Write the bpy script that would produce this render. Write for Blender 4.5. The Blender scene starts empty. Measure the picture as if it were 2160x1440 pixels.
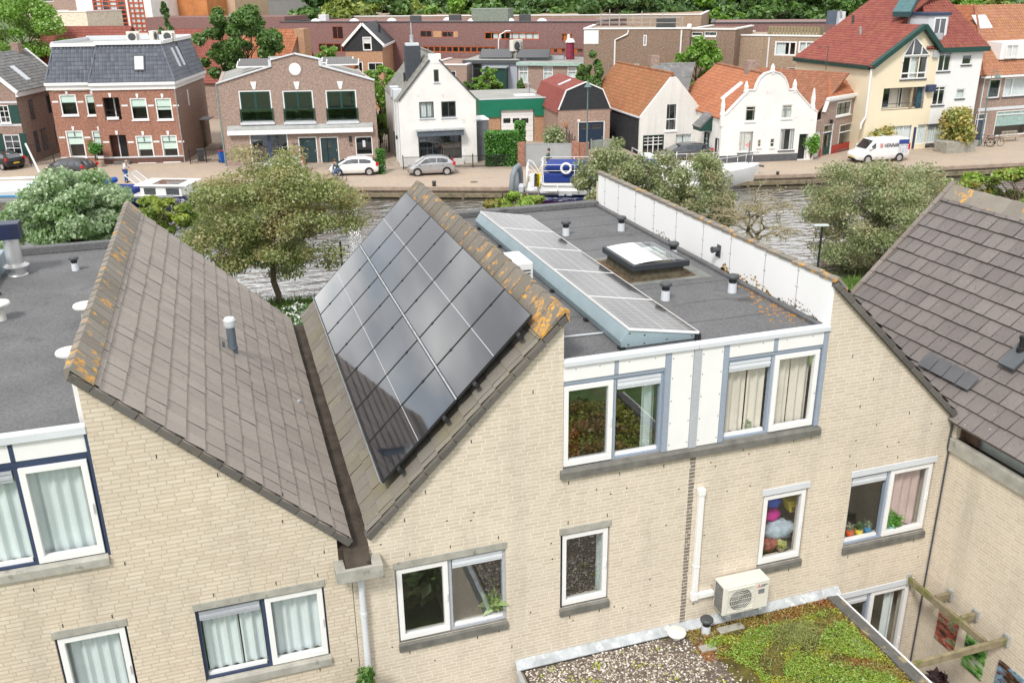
import bpy, bmesh, math, random
from math import radians, sin, cos, pi, sqrt
from mathutils import Vector, Matrix
import numpy as np
scene = bpy.context.scene
COL = scene.collection
# ------------------------------------------------------------------ camera, world, sun, exposure
CAM = Vector((0.0, -12.0, 14.2))
FPX, CPX, CPY = 1916.98, 1080.0, 720.0
PIT, YAW, ROLL = radians(21.2832325), radians(17.45654), radians(-0.75572)
F_ = Vector((sin(YAW)*cos(PIT), cos(YAW)*cos(PIT), -sin(PIT)))
R0 = Vector((cos(YAW), -sin(YAW), 0.0)); U0 = R0.cross(F_)
R_ = R0*cos(ROLL) + U0*sin(ROLL); U_ = U0*cos(ROLL) - R0*sin(ROLL)
cd = bpy.data.cameras.new("camera"); cam = bpy.data.objects.new("camera", cd); COL.objects.link(cam)
cam.matrix_world = Matrix(((R_.x, U_.x, -F_.x, CAM.x), (R_.y, U_.y, -F_.y, CAM.y), (R_.z, U_.z, -F_.z, CAM.z), (0, 0, 0, 1)))
cd.sensor_width = 36.0; cd.lens = FPX/2160*36.0; cd.clip_start = 0.1; cd.clip_end = 6000
scene.camera = cam
SUN_EL, SUN_AZ = radians(50), radians(220)      # azimuth clockwise from +Y
world = bpy.data.worlds.new("World"); scene.world = world; world.use_nodes = True
wn = world.node_tree.nodes; wl = world.node_tree.links
bg = wn["Background"]; bg.inputs[1].default_value = 0.118
sky = wn.new("ShaderNodeTexSky"); sky.sky_type = 'NISHITA'; sky.sun_disc = False
sky.sun_elevation = SUN_EL; sky.sun_rotation = SUN_AZ; sky.air_density = 1.0; sky.dust_density = 2.0
tc = wn.new("ShaderNodeTexCoord"); mp = wn.new("ShaderNodeMapping"); mp.inputs['Scale'].default_value = (1.6, 1.6, 4.0)
nz = wn.new("ShaderNodeTexNoise"); nz.inputs['Scale'].default_value = 2.2; nz.inputs['Detail'].default_value = 6; nz.inputs['Roughness'].default_value = .55
rp = wn.new("ShaderNodeValToRGB"); rp.color_ramp.elements[0].position = .27; rp.color_ramp.elements[1].position = .47
nz2 = wn.new("ShaderNodeTexNoise"); nz2.inputs['Scale'].default_value = 3.1; nz2.inputs['Detail'].default_value = 5
rp2 = wn.new("ShaderNodeValToRGB"); rp2.color_ramp.elements[0].position = .38; rp2.color_ramp.elements[1].position = .66
rp2.color_ramp.elements[0].color = (4.4, 4.5, 4.7, 1); rp2.color_ramp.elements[1].color = (11, 11, 10.8, 1)
mx = wn.new("ShaderNodeMixRGB")
wl.new(tc.outputs['Generated'], mp.inputs[0]); wl.new(mp.outputs[0], nz.inputs['Vector']); wl.new(mp.outputs[0], nz2.inputs['Vector'])
wl.new(nz.outputs[0], rp.inputs[0]); wl.new(nz2.outputs[0], rp2.inputs[0])
wl.new(rp.outputs[0], mx.inputs[0]); wl.new(sky.outputs[0], mx.inputs[1]); wl.new(rp2.outputs[0], mx.inputs[2]); wl.new(mx.outputs[0], bg.inputs[0])
sd = bpy.data.lights.new("sun", 'SUN'); sd.energy = 2.0; sd.angle = radians(11); sd.color = (1, .96, .9)
sun = bpy.data.objects.new("sun", sd); COL.objects.link(sun)
sdir = Vector((sin(SUN_AZ)*cos(SUN_EL), cos(SUN_AZ)*cos(SUN_EL), sin(SUN_EL)))
sun.rotation_euler = sdir.to_track_quat('Z', 'Y').to_euler(); sun.location = (0, -20, 40)
scene.view_settings.view_transform = 'Standard'; scene.view_settings.look = 'None'; scene.view_settings.gamma = 1.0
scene.view_settings.exposure = 0.6
try:
    scene.cycles.max_bounces = 6; scene.cycles.transparent_max_bounces = 8
    scene.cycles.caustics_reflective = False; scene.cycles.caustics_refractive = False
except Exception: pass
# ------------------------------------------------------------------ pixel -> point on a real plane
def ray(x, y): return F_ + R_*((x-CPX)/FPX) - U_*((y-CPY)/FPX)
def hit(x, y, P, n):
    d = ray(x, y); P = Vector(P); n = Vector(n); return CAM + d*((P-CAM).dot(n)/d.dot(n))
def G(x, y, z=0.0): return hit(x, y, (0, 0, z), (0, 0, 1))
# ------------------------------------------------------------------ mesh builder
class MB:
    def __init__(s): s.v = []; s.f = []; s.m = []
    def q(s, *p, m=0):
        i = len(s.v); s.v += [tuple(a) for a in p]; s.f.append(tuple(range(i, i+len(p)))); s.m.append(m); return s
    def box(s, x0, x1, y0, y1, z0, z1, m=0):
        a = [(x0,y0,z0),(x1,y0,z0),(x1,y1,z0),(x0,y1,z0),(x0,y0,z1),(x1,y0,z1),(x1,y1,z1),(x0,y1,z1)]
        return s.hexa(a, m)
    def hexa(s, a, m=0):
        i = len(s.v); s.v += [tuple(p) for p in a]
        for f in ((0,3,2,1),(4,5,6,7),(0,1,5,4),(1,2,6,5),(2,3,7,6),(3,0,4,7)):
            s.f.append(tuple(i+k for k in f)); s.m.append(m)
        return s
    def bar(s, p0, p1, w, h, up=(0,0,1), m=0):      # box beam from p0 to p1, width w, height h
        p0 = Vector(p0); p1 = Vector(p1); d = (p1-p0).normalized(); up = Vector(up)
        x = d.cross(up); x = x.normalized() if x.length > 1e-6 else d.orthogonal().normalized()
        y = x.cross(d).normalized(); x *= w/2; y *= h/2
        return s.hexa([p0-x-y, p0+x-y, p1+x-y, p1-x-y, p0-x+y, p0+x+y, p1+x+y, p1-x+y], m)
    def cyl(s, p0, p1, r0, r1=None, n=10, caps=True, m=0):
        r1 = r0 if r1 is None else r1; p0 = Vector(p0); p1 = Vector(p1); d = (p1-p0).normalized()
        x = d.orthogonal().normalized(); y = d.cross(x); i = len(s.v)
        for k in range(n):
            c = x*cos(2*pi*k/n) + y*sin(2*pi*k/n); s.v.append(tuple(p0+c*r0)); s.v.append(tuple(p1+c*r1))
        for k in range(n):
            j = (k+1) % n; s.f.append((i+2*k, i+2*j, i+2*j+1, i+2*k+1)); s.m.append(m)
        if caps:
            s.f.append(tuple(i+2*k for k in range(n))[::-1]); s.m.append(m)
            s.f.append(tuple(i+2*k+1 for k in range(n))); s.m.append(m)
        return s
    def tube(s, pts, r, n=8, m=0):
        rs = r if isinstance(r, (list, tuple)) else [r]*len(pts)
        pts = [Vector(p) for p in pts]; i = len(s.v); x = None
        for k, p in enumerate(pts):
            d = (pts[min(k+1, len(pts)-1)] - pts[max(k-1, 0)]).normalized()
            if x is None: x = d.orthogonal().normalized()
            x = (x - d*x.dot(d)).normalized(); y = d.cross(x)
            for a in range(n): s.v.append(tuple(p + (x*cos(2*pi*a/n) + y*sin(2*pi*a/n))*rs[k]))
        for k in range(len(pts)-1):
            for a in range(n):
                b = (a+1) % n; s.f.append((i+k*n+a, i+k*n+b, i+(k+1)*n+b, i+(k+1)*n+a)); s.m.append(m)
        s.f.append(tuple(i+a for a in range(n))[::-1]); s.m.append(m)
        s.f.append(tuple(i+(len(pts)-1)*n+a for a in range(n))); s.m.append(m)
        return s
    def lathe(s, prof, c=(0,0,0), n=16, m=0, sx=1, sy=1):
        i = len(s.v)
        for r, z in prof:
            for a in range(n): s.v.append((c[0]+r*sx*cos(2*pi*a/n), c[1]+r*sy*sin(2*pi*a/n), c[2]+z))
        for k in range(len(prof)-1):
            for a in range(n):
                b = (a+1) % n; s.f.append((i+k*n+a, i+k*n+b, i+(k+1)*n+b, i+(k+1)*n+a)); s.m.append(m)
        s.f.append(tuple(i+a for a in range(n))[::-1]); s.m.append(m)
        s.f.append(tuple(i+(len(prof)-1)*n+a for a in range(n))); s.m.append(m)
        return s
    def loft(s, rings, m=0, closed=True, caps=True):
        i = len(s.v); n = len(rings[0])
        for r in rings: s.v += [tuple(p) for p in r]
        for k in range(len(rings)-1):
            for a in range(n if closed else n-1):
                b = (a+1) % n; s.f.append((i+k*n+a, i+k*n+b, i+(k+1)*n+b, i+(k+1)*n+a)); s.m.append(m)
        if caps:
            s.f.append(tuple(i+a for a in range(n))[::-1]); s.m.append(m)
            s.f.append(tuple(i+(len(rings)-1)*n+a for a in range(n))); s.m.append(m)
        return s
    def blob(s, c, rx, ry, rz, n=10, k=6, m=0):
        return s.lathe([(sin(pi*j/k)*1.0 if 0 < j < k else .02, -cos(pi*j/k)*rz) for j in range(k+1)], c, n, m, rx, ry)
    def prism(s, pts, d, m=0):                       # planar polygon extruded by vector d
        i = len(s.v); n = len(pts); d = Vector(d)
        s.v += [tuple(p) for p in pts] + [tuple(Vector(p)+d) for p in pts]
        s.f.append(tuple(i+k for k in range(n))); s.m.append(m)
        s.f.append(tuple(i+n+k for k in range(n))[::-1]); s.m.append(m)
        for k in range(n):
            j = (k+1) % n; s.f.append((i+j, i+k, i+n+k, i+n+j)); s.m.append(m)
        return s
    def build(s, name, mats, parent=None, smooth=False, bevel=0, loc=None, recalc=True):
        me = bpy.data.meshes.new(name); me.from_pydata(s.v, [], s.f)
        mats = mats if isinstance(mats, (list, tuple)) else [mats]
        for mm in mats: me.materials.append(mm)
        if len(mats) > 1: me.polygons.foreach_set('material_index', s.m)
        if recalc:
            b = bmesh.new(); b.from_mesh(me); bmesh.ops.recalc_face_normals(b, faces=b.faces); b.to_mesh(me); b.free()
        if smooth:
            me.polygons.foreach_set('use_smooth', [True]*len(me.polygons))
        o = bpy.data.objects.new(name, me); COL.objects.link(o)
        if smooth and smooth != 'all':
            try: me.set_sharp_from_angle(angle=radians(40))
            except Exception: pass
        if bevel:
            bv = o.modifiers.new('bevel', 'BEVEL'); bv.width = bevel; bv.segments = 2; bv.limit_method = 'ANGLE'
        if parent is not None: o.parent = parent
        if loc is not None: o.location = loc
        return o
def tag(o, label=None, cat=None, group=None, kind=None):
    if label: o['label'] = label
    if cat: o['category'] = cat
    if group: o['group'] = group
    if kind: o['kind'] = kind
    return o
def thing(name, label, cat, loc=(0,0,0), rz=0.0, group=None):
    o = bpy.data.objects.new(name, None); COL.objects.link(o); o.empty_display_size = .3
    o.location = loc; o.rotation_euler = (0, 0, rz); return tag(o, label, cat, group)
def dup(root, loc, rz=None, label=None, group=None, scale=None):
    r = root.copy(); COL.objects.link(r); r.location = loc
    if rz is not None: r.rotation_euler = (0, 0, rz)
    if scale: r.scale = (scale,)*3 if not isinstance(scale, (tuple, list)) else scale
    if label: r['label'] = label
    if group: r['group'] = group
    for ch in list(root.children):
        c = ch.copy(); COL.objects.link(c); c.parent = r
        for g in list(ch.children):
            d = g.copy(); COL.objects.link(d); d.parent = c
    return r
# ------------------------------------------------------------------ materials
def newmat(name):
    m = bpy.data.materials.new(name); m.use_nodes = True; nt = m.node_tree; return m, nt, nt.nodes, nt.links, nt.nodes["Principled BSDF"]
def nd(nt, t, **kw):
    n = nt.nodes.new(t)
    for k, v in kw.items(): setattr(n, k, v)
    return n
def noise(nt, vec, scale, detail=4, rough=.55):
    n = nd(nt, "ShaderNodeTexNoise"); n.inputs['Scale'].default_value = scale; n.inputs['Detail'].default_value = detail; n.inputs['Roughness'].default_value = rough
    if vec is not None: nt.links.new(vec, n.inputs['Vector'])
    return n.outputs[0]
def ramp(nt, fac, stops):
    r = nd(nt, "ShaderNodeValToRGB"); e = r.color_ramp.elements
    while len(e) < len(stops): e.new(.5)
    for i, (p, c) in enumerate(stops): e[i].position = p; e[i].color = (c, c, c, 1) if not hasattr(c, '__len__') else (*c, 1)
    nt.links.new(fac, r.inputs[0]); return r.outputs[0]
def mixc(nt, fac, a, b, mode='MIX'):
    n = nd(nt, "ShaderNodeMixRGB", blend_type=mode)
    for i, x in enumerate((fac, a, b)):
        if hasattr(x, 'links') or isinstance(x, bpy.types.NodeSocket): nt.links.new(x, n.inputs[i])
        else: n.inputs[i].default_value = x if i == 0 else (*x, 1)
    return n.outputs[0]
def objco(nt): return nd(nt, "ShaderNodeTexCoord").outputs['Object']
def bump(nt, h, bs, strength=.3, dist=.01):
    b = nd(nt, "ShaderNodeBump"); b.inputs['Strength'].default_value = strength; b.inputs['Distance'].default_value = dist
    nt.links.new(h, b.inputs['Height']); nt.links.new(b.outputs[0], bs.inputs['Normal'])
def M(name, col, rough=.7, var=.18, scale=3.0, metal=0.0, spec=.4, bmp=0.0, bscale=40, stain=None, fine=.08):
    m, nt, ns, ls, bs = newmat(name); co = objco(nt)
    dark = tuple(c*(1-var) for c in col); lite = tuple(min(1, c*(1+var)) for c in col)
    c = mixc(nt, ramp(nt, noise(nt, co, scale), [(.3, 0), (.7, 1)]), dark, lite)
    if fine: c = mixc(nt, fine*3, c, mixc(nt, noise(nt, co, scale*25, 2), (0, 0, 0), (1, 1, 1)), 'OVERLAY')
    if stain: c = mixc(nt, ramp(nt, noise(nt, co, stain[1], 6, .65), [(stain[2], 0), (stain[2]+.12, 1)]), c, stain[0])
    ls.new(c, bs.inputs['Base Color']); bs.inputs['Roughness'].default_value = rough; bs.inputs['Metallic'].default_value = metal
    bs.inputs['Specular IOR Level'].default_value = spec
    if bmp: bump(nt, noise(nt, co, bscale, 4), bs, bmp)
    return m
def brick(name, c1, c2, mortar, bw=.22, bh=.0667, ms=.009, stain=.2, rough=.85, dirt=(.3, .28, .25), dirtpos=.62, mott=0.0):
    m, nt, ns, ls, bs = newmat(name); co = objco(nt)
    sx = nd(nt, "ShaderNodeSeparateXYZ"); ls.new(co, sx.inputs[0])
    a = nd(nt, "ShaderNodeMath", operation='ADD'); ls.new(sx.outputs[0], a.inputs[0]); ls.new(sx.outputs[1], a.inputs[1])
    row = nd(nt, "ShaderNodeMath", operation='DIVIDE'); ls.new(sx.outputs[2], row.inputs[0]); row.inputs[1].default_value = bh
    fl = nd(nt, "ShaderNodeMath", operation='FLOOR'); ls.new(row.outputs[0], fl.inputs[0])
    wn_ = nd(nt, "ShaderNodeTexWhiteNoise", noise_dimensions='1D'); ls.new(fl.outputs[0], wn_.inputs['W'])
    ad = nd(nt, "ShaderNodeMath", operation='MULTIPLY_ADD'); ls.new(wn_.outputs['Value'], ad.inputs[0]); ad.inputs[1].default_value = bw; ls.new(a.outputs[0], ad.inputs[2])
    cb = nd(nt, "ShaderNodeCombineXYZ"); ls.new(ad.outputs[0], cb.inputs[0]); ls.new(sx.outputs[2], cb.inputs[1])
    b = nd(nt, "ShaderNodeTexBrick"); ls.new(cb.outputs[0], b.inputs['Vector']); b.offset = 0.0; b.squash = 1.0
    for k, v in (('Color1', c1), ('Color2', c2), ('Mortar', mortar)): b.inputs[k].default_value = (*v, 1)
    for k, v in (('Scale', 1), ('Mortar Size', ms), ('Mortar Smooth', .2), ('Brick Width', bw), ('Row Height', bh), ('Bias', 0)): b.inputs[k].default_value = v
    c = mixc(nt, ramp(nt, noise(nt, co, .55, 5, .6), [(.35, 0), (.75, stain)]), b.outputs['Color'], dirt)
    c = mixc(nt, ramp(nt, noise(nt, co, 3.5, 6, .7), [(dirtpos, 0), (dirtpos+.15, .35)]), c, dirt)
    sk_ = nd(nt, "ShaderNodeMapping"); sk_.inputs['Scale'].default_value = (2.2, 2.2, .22); ls.new(co, sk_.inputs[0]); c = mixc(nt, ramp(nt, noise(nt, sk_.outputs[0], 1.0, 5, .65), [(.5, 0), (.78, stain*1.6)]), c, tuple(x*.75 for x in dirt))
    if mott: c = mixc(nt, mott, c, ramp(nt, noise(nt, co, 7, 4, .75), [(.3, .12), (.7, .88)]), 'OVERLAY')
    c = mixc(nt, .2, c, mixc(nt, noise(nt, co, 30, 3), (.1, .1, .1), (.9, .9, .9)), 'OVERLAY')
    ls.new(c, bs.inputs['Base Color']); bs.inputs['Roughness'].default_value = rough; bs.inputs['Specular IOR Level'].default_value = .25
    inv = nd(nt, "ShaderNodeMath", operation='SUBTRACT'); inv.inputs[0].default_value = 1; ls.new(b.outputs['Fac'], inv.inputs[1])
    bump(nt, inv.outputs[0], bs, .35, .008); return m
LICHEN = (.78, .37, .02)
def tilemat(name, c1, c2, rough=.85, lichen=0.0, yend=0.0, spots=.5, streak=(.16, .14, .1), lscale=2.0, pale=True):
    m, nt, ns, ls, bs = newmat(name); co = objco(nt)
    g = nd(nt, "ShaderNodeNewGeometry")
    c = mixc(nt, g.outputs['Random Per Island'], c1, c2)
    c = mixc(nt, ramp(nt, noise(nt, co, 1.1, 5, .65), [(.45, 0), (.75, .5)]), c, streak)
    c = mixc(nt, ramp(nt, noise(nt, co, 17, 3, .6), [(.62, 0), (.7, spots)]), c, tuple(x*.45 for x in c1))
    if pale: c = mixc(nt, ramp(nt, noise(nt, co, 23, 2, .5), [(.72, 0), (.76, .8)]), c, (.55, .52, .46))
    if lichen: 
        sv = nd(nt, "ShaderNodeSeparateXYZ"); ls.new(co, sv.inputs[0]); mr = nd(nt, "ShaderNodeMapRange"); ls.new(sv.outputs[1], mr.inputs[0]); mr.inputs[1].default_value = .2; mr.inputs[2].default_value = 1.1; mr.inputs[3].default_value = yend; mr.inputs[4].default_value = 0
        aa = nd(nt, "ShaderNodeMath", operation='ADD'); ls.new(noise(nt, co, lscale, 2, .5), aa.inputs[0]); ls.new(mr.outputs[0], aa.inputs[1])
        n1 = ramp(nt, aa.outputs[0], [(min(.94, 1-lichen*.62), 0), (min(.95, 1-lichen*.62)+.04, 1)]); n2 = ramp(nt, noise(nt, co, 16, 5, .75), [(.42, 0), (.62, .9)])
        c = mixc(nt, mixc(nt, 1.0, n1, n2, 'MULTIPLY'), c, LICHEN)
    ls.new(c, bs.inputs['Base Color']); bs.inputs['Roughness'].default_value = rough; bs.inputs['Specular IOR Level'].default_value = .3
    bump(nt, noise(nt, co, 60, 4), bs, .35, .01); return m
def glass(name, tint=(.75, .85, .85), k=2.2, base=.04, dark=False):
    m, nt, ns, ls, bs = newmat(name); out = ns['Material Output']; ns.remove(bs)
    lw = nd(nt, "ShaderNodeFresnel"); gg = nd(nt, "ShaderNodeNewGeometry"); mi = nd(nt, "ShaderNodeMapRange"); ls.new(gg.outputs['Backfacing'], mi.inputs[0]); mi.inputs[3].default_value = 1.5; mi.inputs[4].default_value = 1/1.5; ls.new(mi.outputs[0], lw.inputs['IOR'])
    mm = nd(nt, "ShaderNodeMath", operation='MULTIPLY_ADD'); ls.new(lw.outputs[0], mm.inputs[0]); mm.inputs[1].default_value = k; mm.inputs[2].default_value = base; mm.use_clamp = True
    gl = nd(nt, "ShaderNodeBsdfGlossy"); gl.inputs['Roughness'].default_value = .015; gl.inputs['Color'].default_value = (.95, .97, 1, 1)
    if dark: tr = nd(nt, "ShaderNodeBsdfDiffuse"); tr.inputs['Color'].default_value = (*tint, 1)
    else: tr = nd(nt, "ShaderNodeBsdfTransparent"); tr.inputs['Color'].default_value = (*tint, 1)
    ms = nd(nt, "ShaderNodeMixShader"); ls.new(mm.outputs[0], ms.inputs[0]); ls.new(tr.outputs[0], ms.inputs[1]); ls.new(gl.outputs[0], ms.inputs[2]); ls.new(ms.outputs[0], out.inputs[0]); 
    if True:
        co = objco(nt); b = nd(nt, "ShaderNodeBump"); b.inputs['Strength'].default_value = .03; b.inputs['Distance'].default_value = .05
        ls.new(noise(nt, co, 1.3, 2), b.inputs['Height']); ls.new(b.outputs[0], gl.inputs['Normal'])
    return m
def leafmat(name, c1, c2, trans=.35, c3=None, patch=.7):
    m, nt, ns, ls, bs = newmat(name); out = ns['Material Output']; co = objco(nt); ns.remove(bs)
    g = nd(nt, "ShaderNodeNewGeometry"); c = mixc(nt, g.outputs['Random Per Island'], c1, c2)
    if c3: c = mixc(nt, ramp(nt, noise(nt, co, patch, 3), [(.48, 0), (.6, .8)]), c, c3)
    d = nd(nt, "ShaderNodeBsdfDiffuse"); t = nd(nt, "ShaderNodeBsdfTranslucent"); gl = nd(nt, "ShaderNodeBsdfGlossy"); gl.inputs['Roughness'].default_value = .45
    ls.new(c, d.inputs[0]); ls.new(c, t.inputs[0])
    a = nd(nt, "ShaderNodeMixShader"); a.inputs[0].default_value = trans; ls.new(d.outputs[0], a.inputs[1]); ls.new(t.outputs[0], a.inputs[2])
    b = nd(nt, "ShaderNodeMixShader"); b.inputs[0].default_value = .06; ls.new(a.outputs[0], b.inputs[1]); ls.new(gl.outputs[0], b.inputs[2]); ls.new(b.outputs[0], out.inputs[0])
    return m
white = M('white_paint', (.8, .8, .8), .4, .03, 2, fine=.02)
white_wall = M('white_render', (.78, .77, .75), .9, .07, .8, stain=((.56, .55, .5), 1.5, .6), fine=.03)
cream_wall = M('cream_render', (.78, .69, .51), .9, .03, .8, stain=((.62, .56, .42), 1.0, .7), fine=.03)
bluegrey = M('blue_grey_paint', (.30, .35, .43), .45, .05, 2)
navy = M('navy_paint', (.042, .06, .115), .45, .1, 2)
greypaint = M('grey_paint', (.42, .44, .48), .45, .06, 2)
lightgrey = M('light_grey_paint', (.62, .65, .69), .45, .05, 2)
concrete = M('concrete', (.36, .35, .31), .9, .2, 4, bmp=.3, stain=((.18, .17, .13), 5, .6))
darkstone = M('dark_stone', (.15, .145, .13), .8, .25, 5, bmp=.2)
zinc = M('zinc', (.5, .53, .55), .4, .2, 5, metal=.6, stain=((.75, .77, .78), 9, .6))
black = M('black_plastic', (.02, .02, .022), .5, .1, 3)
darkgrey = M('dark_grey', (.07, .075, .08), .55, .15, 3)
bitumen = M('bitumen', (.135, .135, .14), .9, .14, .9, bmp=.5, bscale=120, stain=((.08, .077, .073), 1.2, .6), fine=.18)
bitumen_light = M('bitumen_patch', (.2, .21, .2), .9, .2, 3, bmp=.4, bscale=90, fine=.15)
greenpaint = M('dark_green_paint', (.012, .055, .045), .5, .15, 3)
glass_clear = glass('window_glass', (.97, .98, .97), 1.3, .015)
glass_mirror = glass('reflecting_window_glass', (.9, .94, .92), 3.2, .10)
glass_dark = glass('dark_window_glass', (.012, .016, .018), 2.4, .05, True)
curtain_white = M('white_curtain', (.70, .77, .79), .9, .05, 2, fine=.03)
curtain_cream = M('cream_curtain', (.68, .64, .57), .9, .08, 2)
curtain_pink = M('pink_curtain', (.55, .42, .41), .9, .1, 2)
blind = M('pale_green_blind', (.7, .86, .8), .8, .04, 2)
interior = M('interior_plaster', (.5, .48, .42), .9, .1, 1)
rubber = M('rubber', (.018, .018, .018), .8, .1, 5)
chrome = M('alloy', (.6, .6, .62), .3, .1, 5, metal=.8)
wood_old = M('weathered_wood', (.26, .22, .14), .9, .25, 6, bmp=.4, stain=((.16, .17, .05), 5, .52))
bark = M('bark', (.13, .10, .07), .95, .3, 8, bmp=.8, bscale=25)
# ------------------------------------------------------------------ geometry helpers
def wall(mb, pieces, holes, y=0.0, t=.3, m=0, rev=None):
    """pieces: (x0, x1, z0, ztop at x0, ztop at x1); holes: (x0, x1, z0, z1). Front face at y, wall goes to y+t."""
    rev = m if rev is None else rev
    for (x0, x1, z0, za, zb) in pieces:
        top = lambda x: za + (zb-za)*(x-x0)/(x1-x0)
        hs = [h for h in holes if h[1] > x0+1e-4 and h[0] < x1-1e-4]
        xs = sorted({x0, x1, *[min(max(v, x0), x1) for h in hs for v in h[:2]]})
        for a, b in zip(xs, xs[1:]):
            if b-a < 1e-5: continue
            cm = (a+b)/2; hh = sorted([(h[2], h[3]) for h in hs if h[0] < cm < h[1]])
            segs = []; z = z0
            for (p, q_) in hh:
                if p > z+1e-5: segs.append((z, z, p, p))
                z = max(z, q_)
            if min(top(a), top(b)) > z-1e-4: segs.append((z, z, top(a), top(b)))
            for (l0, r0, l1, r1) in segs:
                mb.q((a, y, l0), (b, y, r0), (b, y, r1), (a, y, l1), m=m)
                mb.q((b, y+t, r0), (a, y+t, l0), (a, y+t, l1), (b, y+t, r1), m=m)
        mb.q((x0, y, za), (x1, y, zb), (x1, y+t, zb), (x0, y+t, za), m=m)
        mb.q((x0, y, z0), (x0, y, za), (x0, y+t, za), (x0, y+t, z0), m=m)
        mb.q((x1, y, z0), (x1, y+t, z0), (x1, y+t, zb), (x1, y, zb), m=m)
    for (a, b, c, d) in holes:
        e = .0005
        mb.q((a, y, c), (a, y+t, c), (a, y+t, d), (a, y, d), m=rev); mb.q((b, y, c), (b, y, d), (b, y+t, d), (b, y+t, c), m=rev)
        mb.q((a, y, c), (b, y, c), (b, y+t, c), (a, y+t, c), m=rev); mb.q((a, y, d), (a, y+t, d), (b, y+t, d), (b, y, d), m=rev)
def ringframe(mb, x0, x1, z0, z1, y0, y1, w, wb=None, m=0):
    wb = w if wb is None else wb
    mb.box(x0, x1, y0, y1, z1-w, z1, m); mb.box(x0, x1, y0, y1, z0, z0+wb, m)
    mb.box(x0, x0+w, y0, y1, z0+wb, z1-w, m); mb.box(x1-w, x1, y0, y1, z0+wb, z1-w, m)
def tiles(poly, tw, th, lift=.03, seed=1, pan=False, jit=.006, stagger=False, gap=.004, clip=True, overlap=1.0):
    """tile courses over a convex planar polygon (3D points); every tile an island. Returns MB."""
    rng = random.Random(seed); P = [Vector(p) for p in poly]
    n = (P[1]-P[0]).cross(P[2]-P[0]).normalized()
    if n.z < 0: n = -n
    u = Vector((0, 0, 1)).cross(n).normalized(); v = n.cross(u)
    o = P[0]; us = [(p-o).dot(u) for p in P]; vs = [(p-o).dot(v) for p in P]
    u0, u1, v0, v1 = min(us), max(us), min(vs), max(vs); mb = MB()
    cen = sum(P, Vector())/len(P); nr = int((v1-v0)/th)+1; nc = int((u1-u0)/tw)+2
    for r in range(nr):
        for c in range(nc):
            a = u0 + (c - (.5 if stagger and r % 2 else 0))*tw; b = a+tw-gap; bt = v0+r*th; tp = bt+th*overlap
            j = rng.uniform(-jit, jit); k = rng.uniform(-jit, jit)
            f = lambda uu, vv, h: o+u*uu+v*vv+n*h
            if pan:
                mid = (a+b)/2
                mb_pts = [f(a, bt, lift*.4), f(a+tw*.3, bt+k, lift*1.5), f(b, bt, lift*.4), f(b, tp, 0), f(a+tw*.3, tp, lift*1.0), f(a, tp, 0)]
                i = len(mb.v); mb.v += [tuple(p) for p in mb_pts]; mb.v += [tuple(f(a, bt, -.01)), tuple(f(a+tw*.3, bt+k, 0)), tuple(f(b, bt, -.01))]
                for q in ((0,1,4,5), (1,2,3,4), (6,7,1,0), (7,8,2,1)): mb.f.append(tuple(i+w for w in q)); mb.m.append(0)
            else:
                i = len(mb.v); mb.v += [tuple(f(a, bt+k, lift+j)), tuple(f(b, bt+k, lift+j)), tuple(f(b, tp, .002+j*.3)), tuple(f(a, tp, .002+j*.3)), tuple(f(a, bt+k, -.01)), tuple(f(b, bt+k, -.01))]
                for q in ((0,1,2,3), (4,5,1,0)): mb.f.append(tuple(i+w for w in q)); mb.m.append(0)
    mb.clipdata = (P, n, cen); return mb
def build_tiles(mb, name, mat, parent, smooth=False):
    P, n, cen = mb.clipdata
    me = bpy.data.meshes.new(name); me.from_pydata(mb.v, [], mb.f); me.materials.append(mat)
    b = bmesh.new(); b.from_mesh(me)
    for k in range(len(P)):
        e = P[(k+1) % len(P)]-P[k]; out = e.cross(n).normalized()
        if (cen-P[k]).dot(out) > 0: out = -out
        bmesh.ops.bisect_plane(b, geom=b.verts[:]+b.edges[:]+b.faces[:], plane_co=P[k], plane_no=out, clear_outer=True)
    und = [b.verts.new(p-n*.012) for p in P]; low = [b.verts.new(p-n*.09) for p in P]
    b.faces.new(und); b.faces.new(low[::-1])
    for k in range(len(P)):
        j = (k+1) % len(P); b.faces.new((und[j], und[k], low[k], low[j]))
    b.to_mesh(me); b.free()
    o = bpy.data.objects.new(name, me); COL.objects.link(o); o.parent = parent; return o
def roof(poly, mat, parent, name='roof', tw=.3, th=.33, lift=.03, seed=1, pan=False, **k):
    if pan: lift *= 1.7; k.setdefault('gap', .018)
    return build_tiles(tiles(poly, tw, th, lift, seed, pan, **k), name, mat, parent)
def curtain(mb, x0, x1, z0, z1, y, amp=.035, wl=.16, seed=0, slant=0):
    rng = random.Random(seed); n = max(6, int((x1-x0)/.025)); ph = rng.random()*6; row = []
    for i in range(n+1):
        x = x0+(x1-x0)*i/n; yy = y+amp*sin(2*pi*x/wl+ph+1.3*sin(3.1*x+ph)); row.append((x, yy))
    for a, b in zip(row, row[1:]):
        mb.q((a[0], a[1], z0), (b[0], b[1], z0), (b[0]+slant, b[1], z1), (a[0]+slant, a[1], z1))
    return mb
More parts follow.
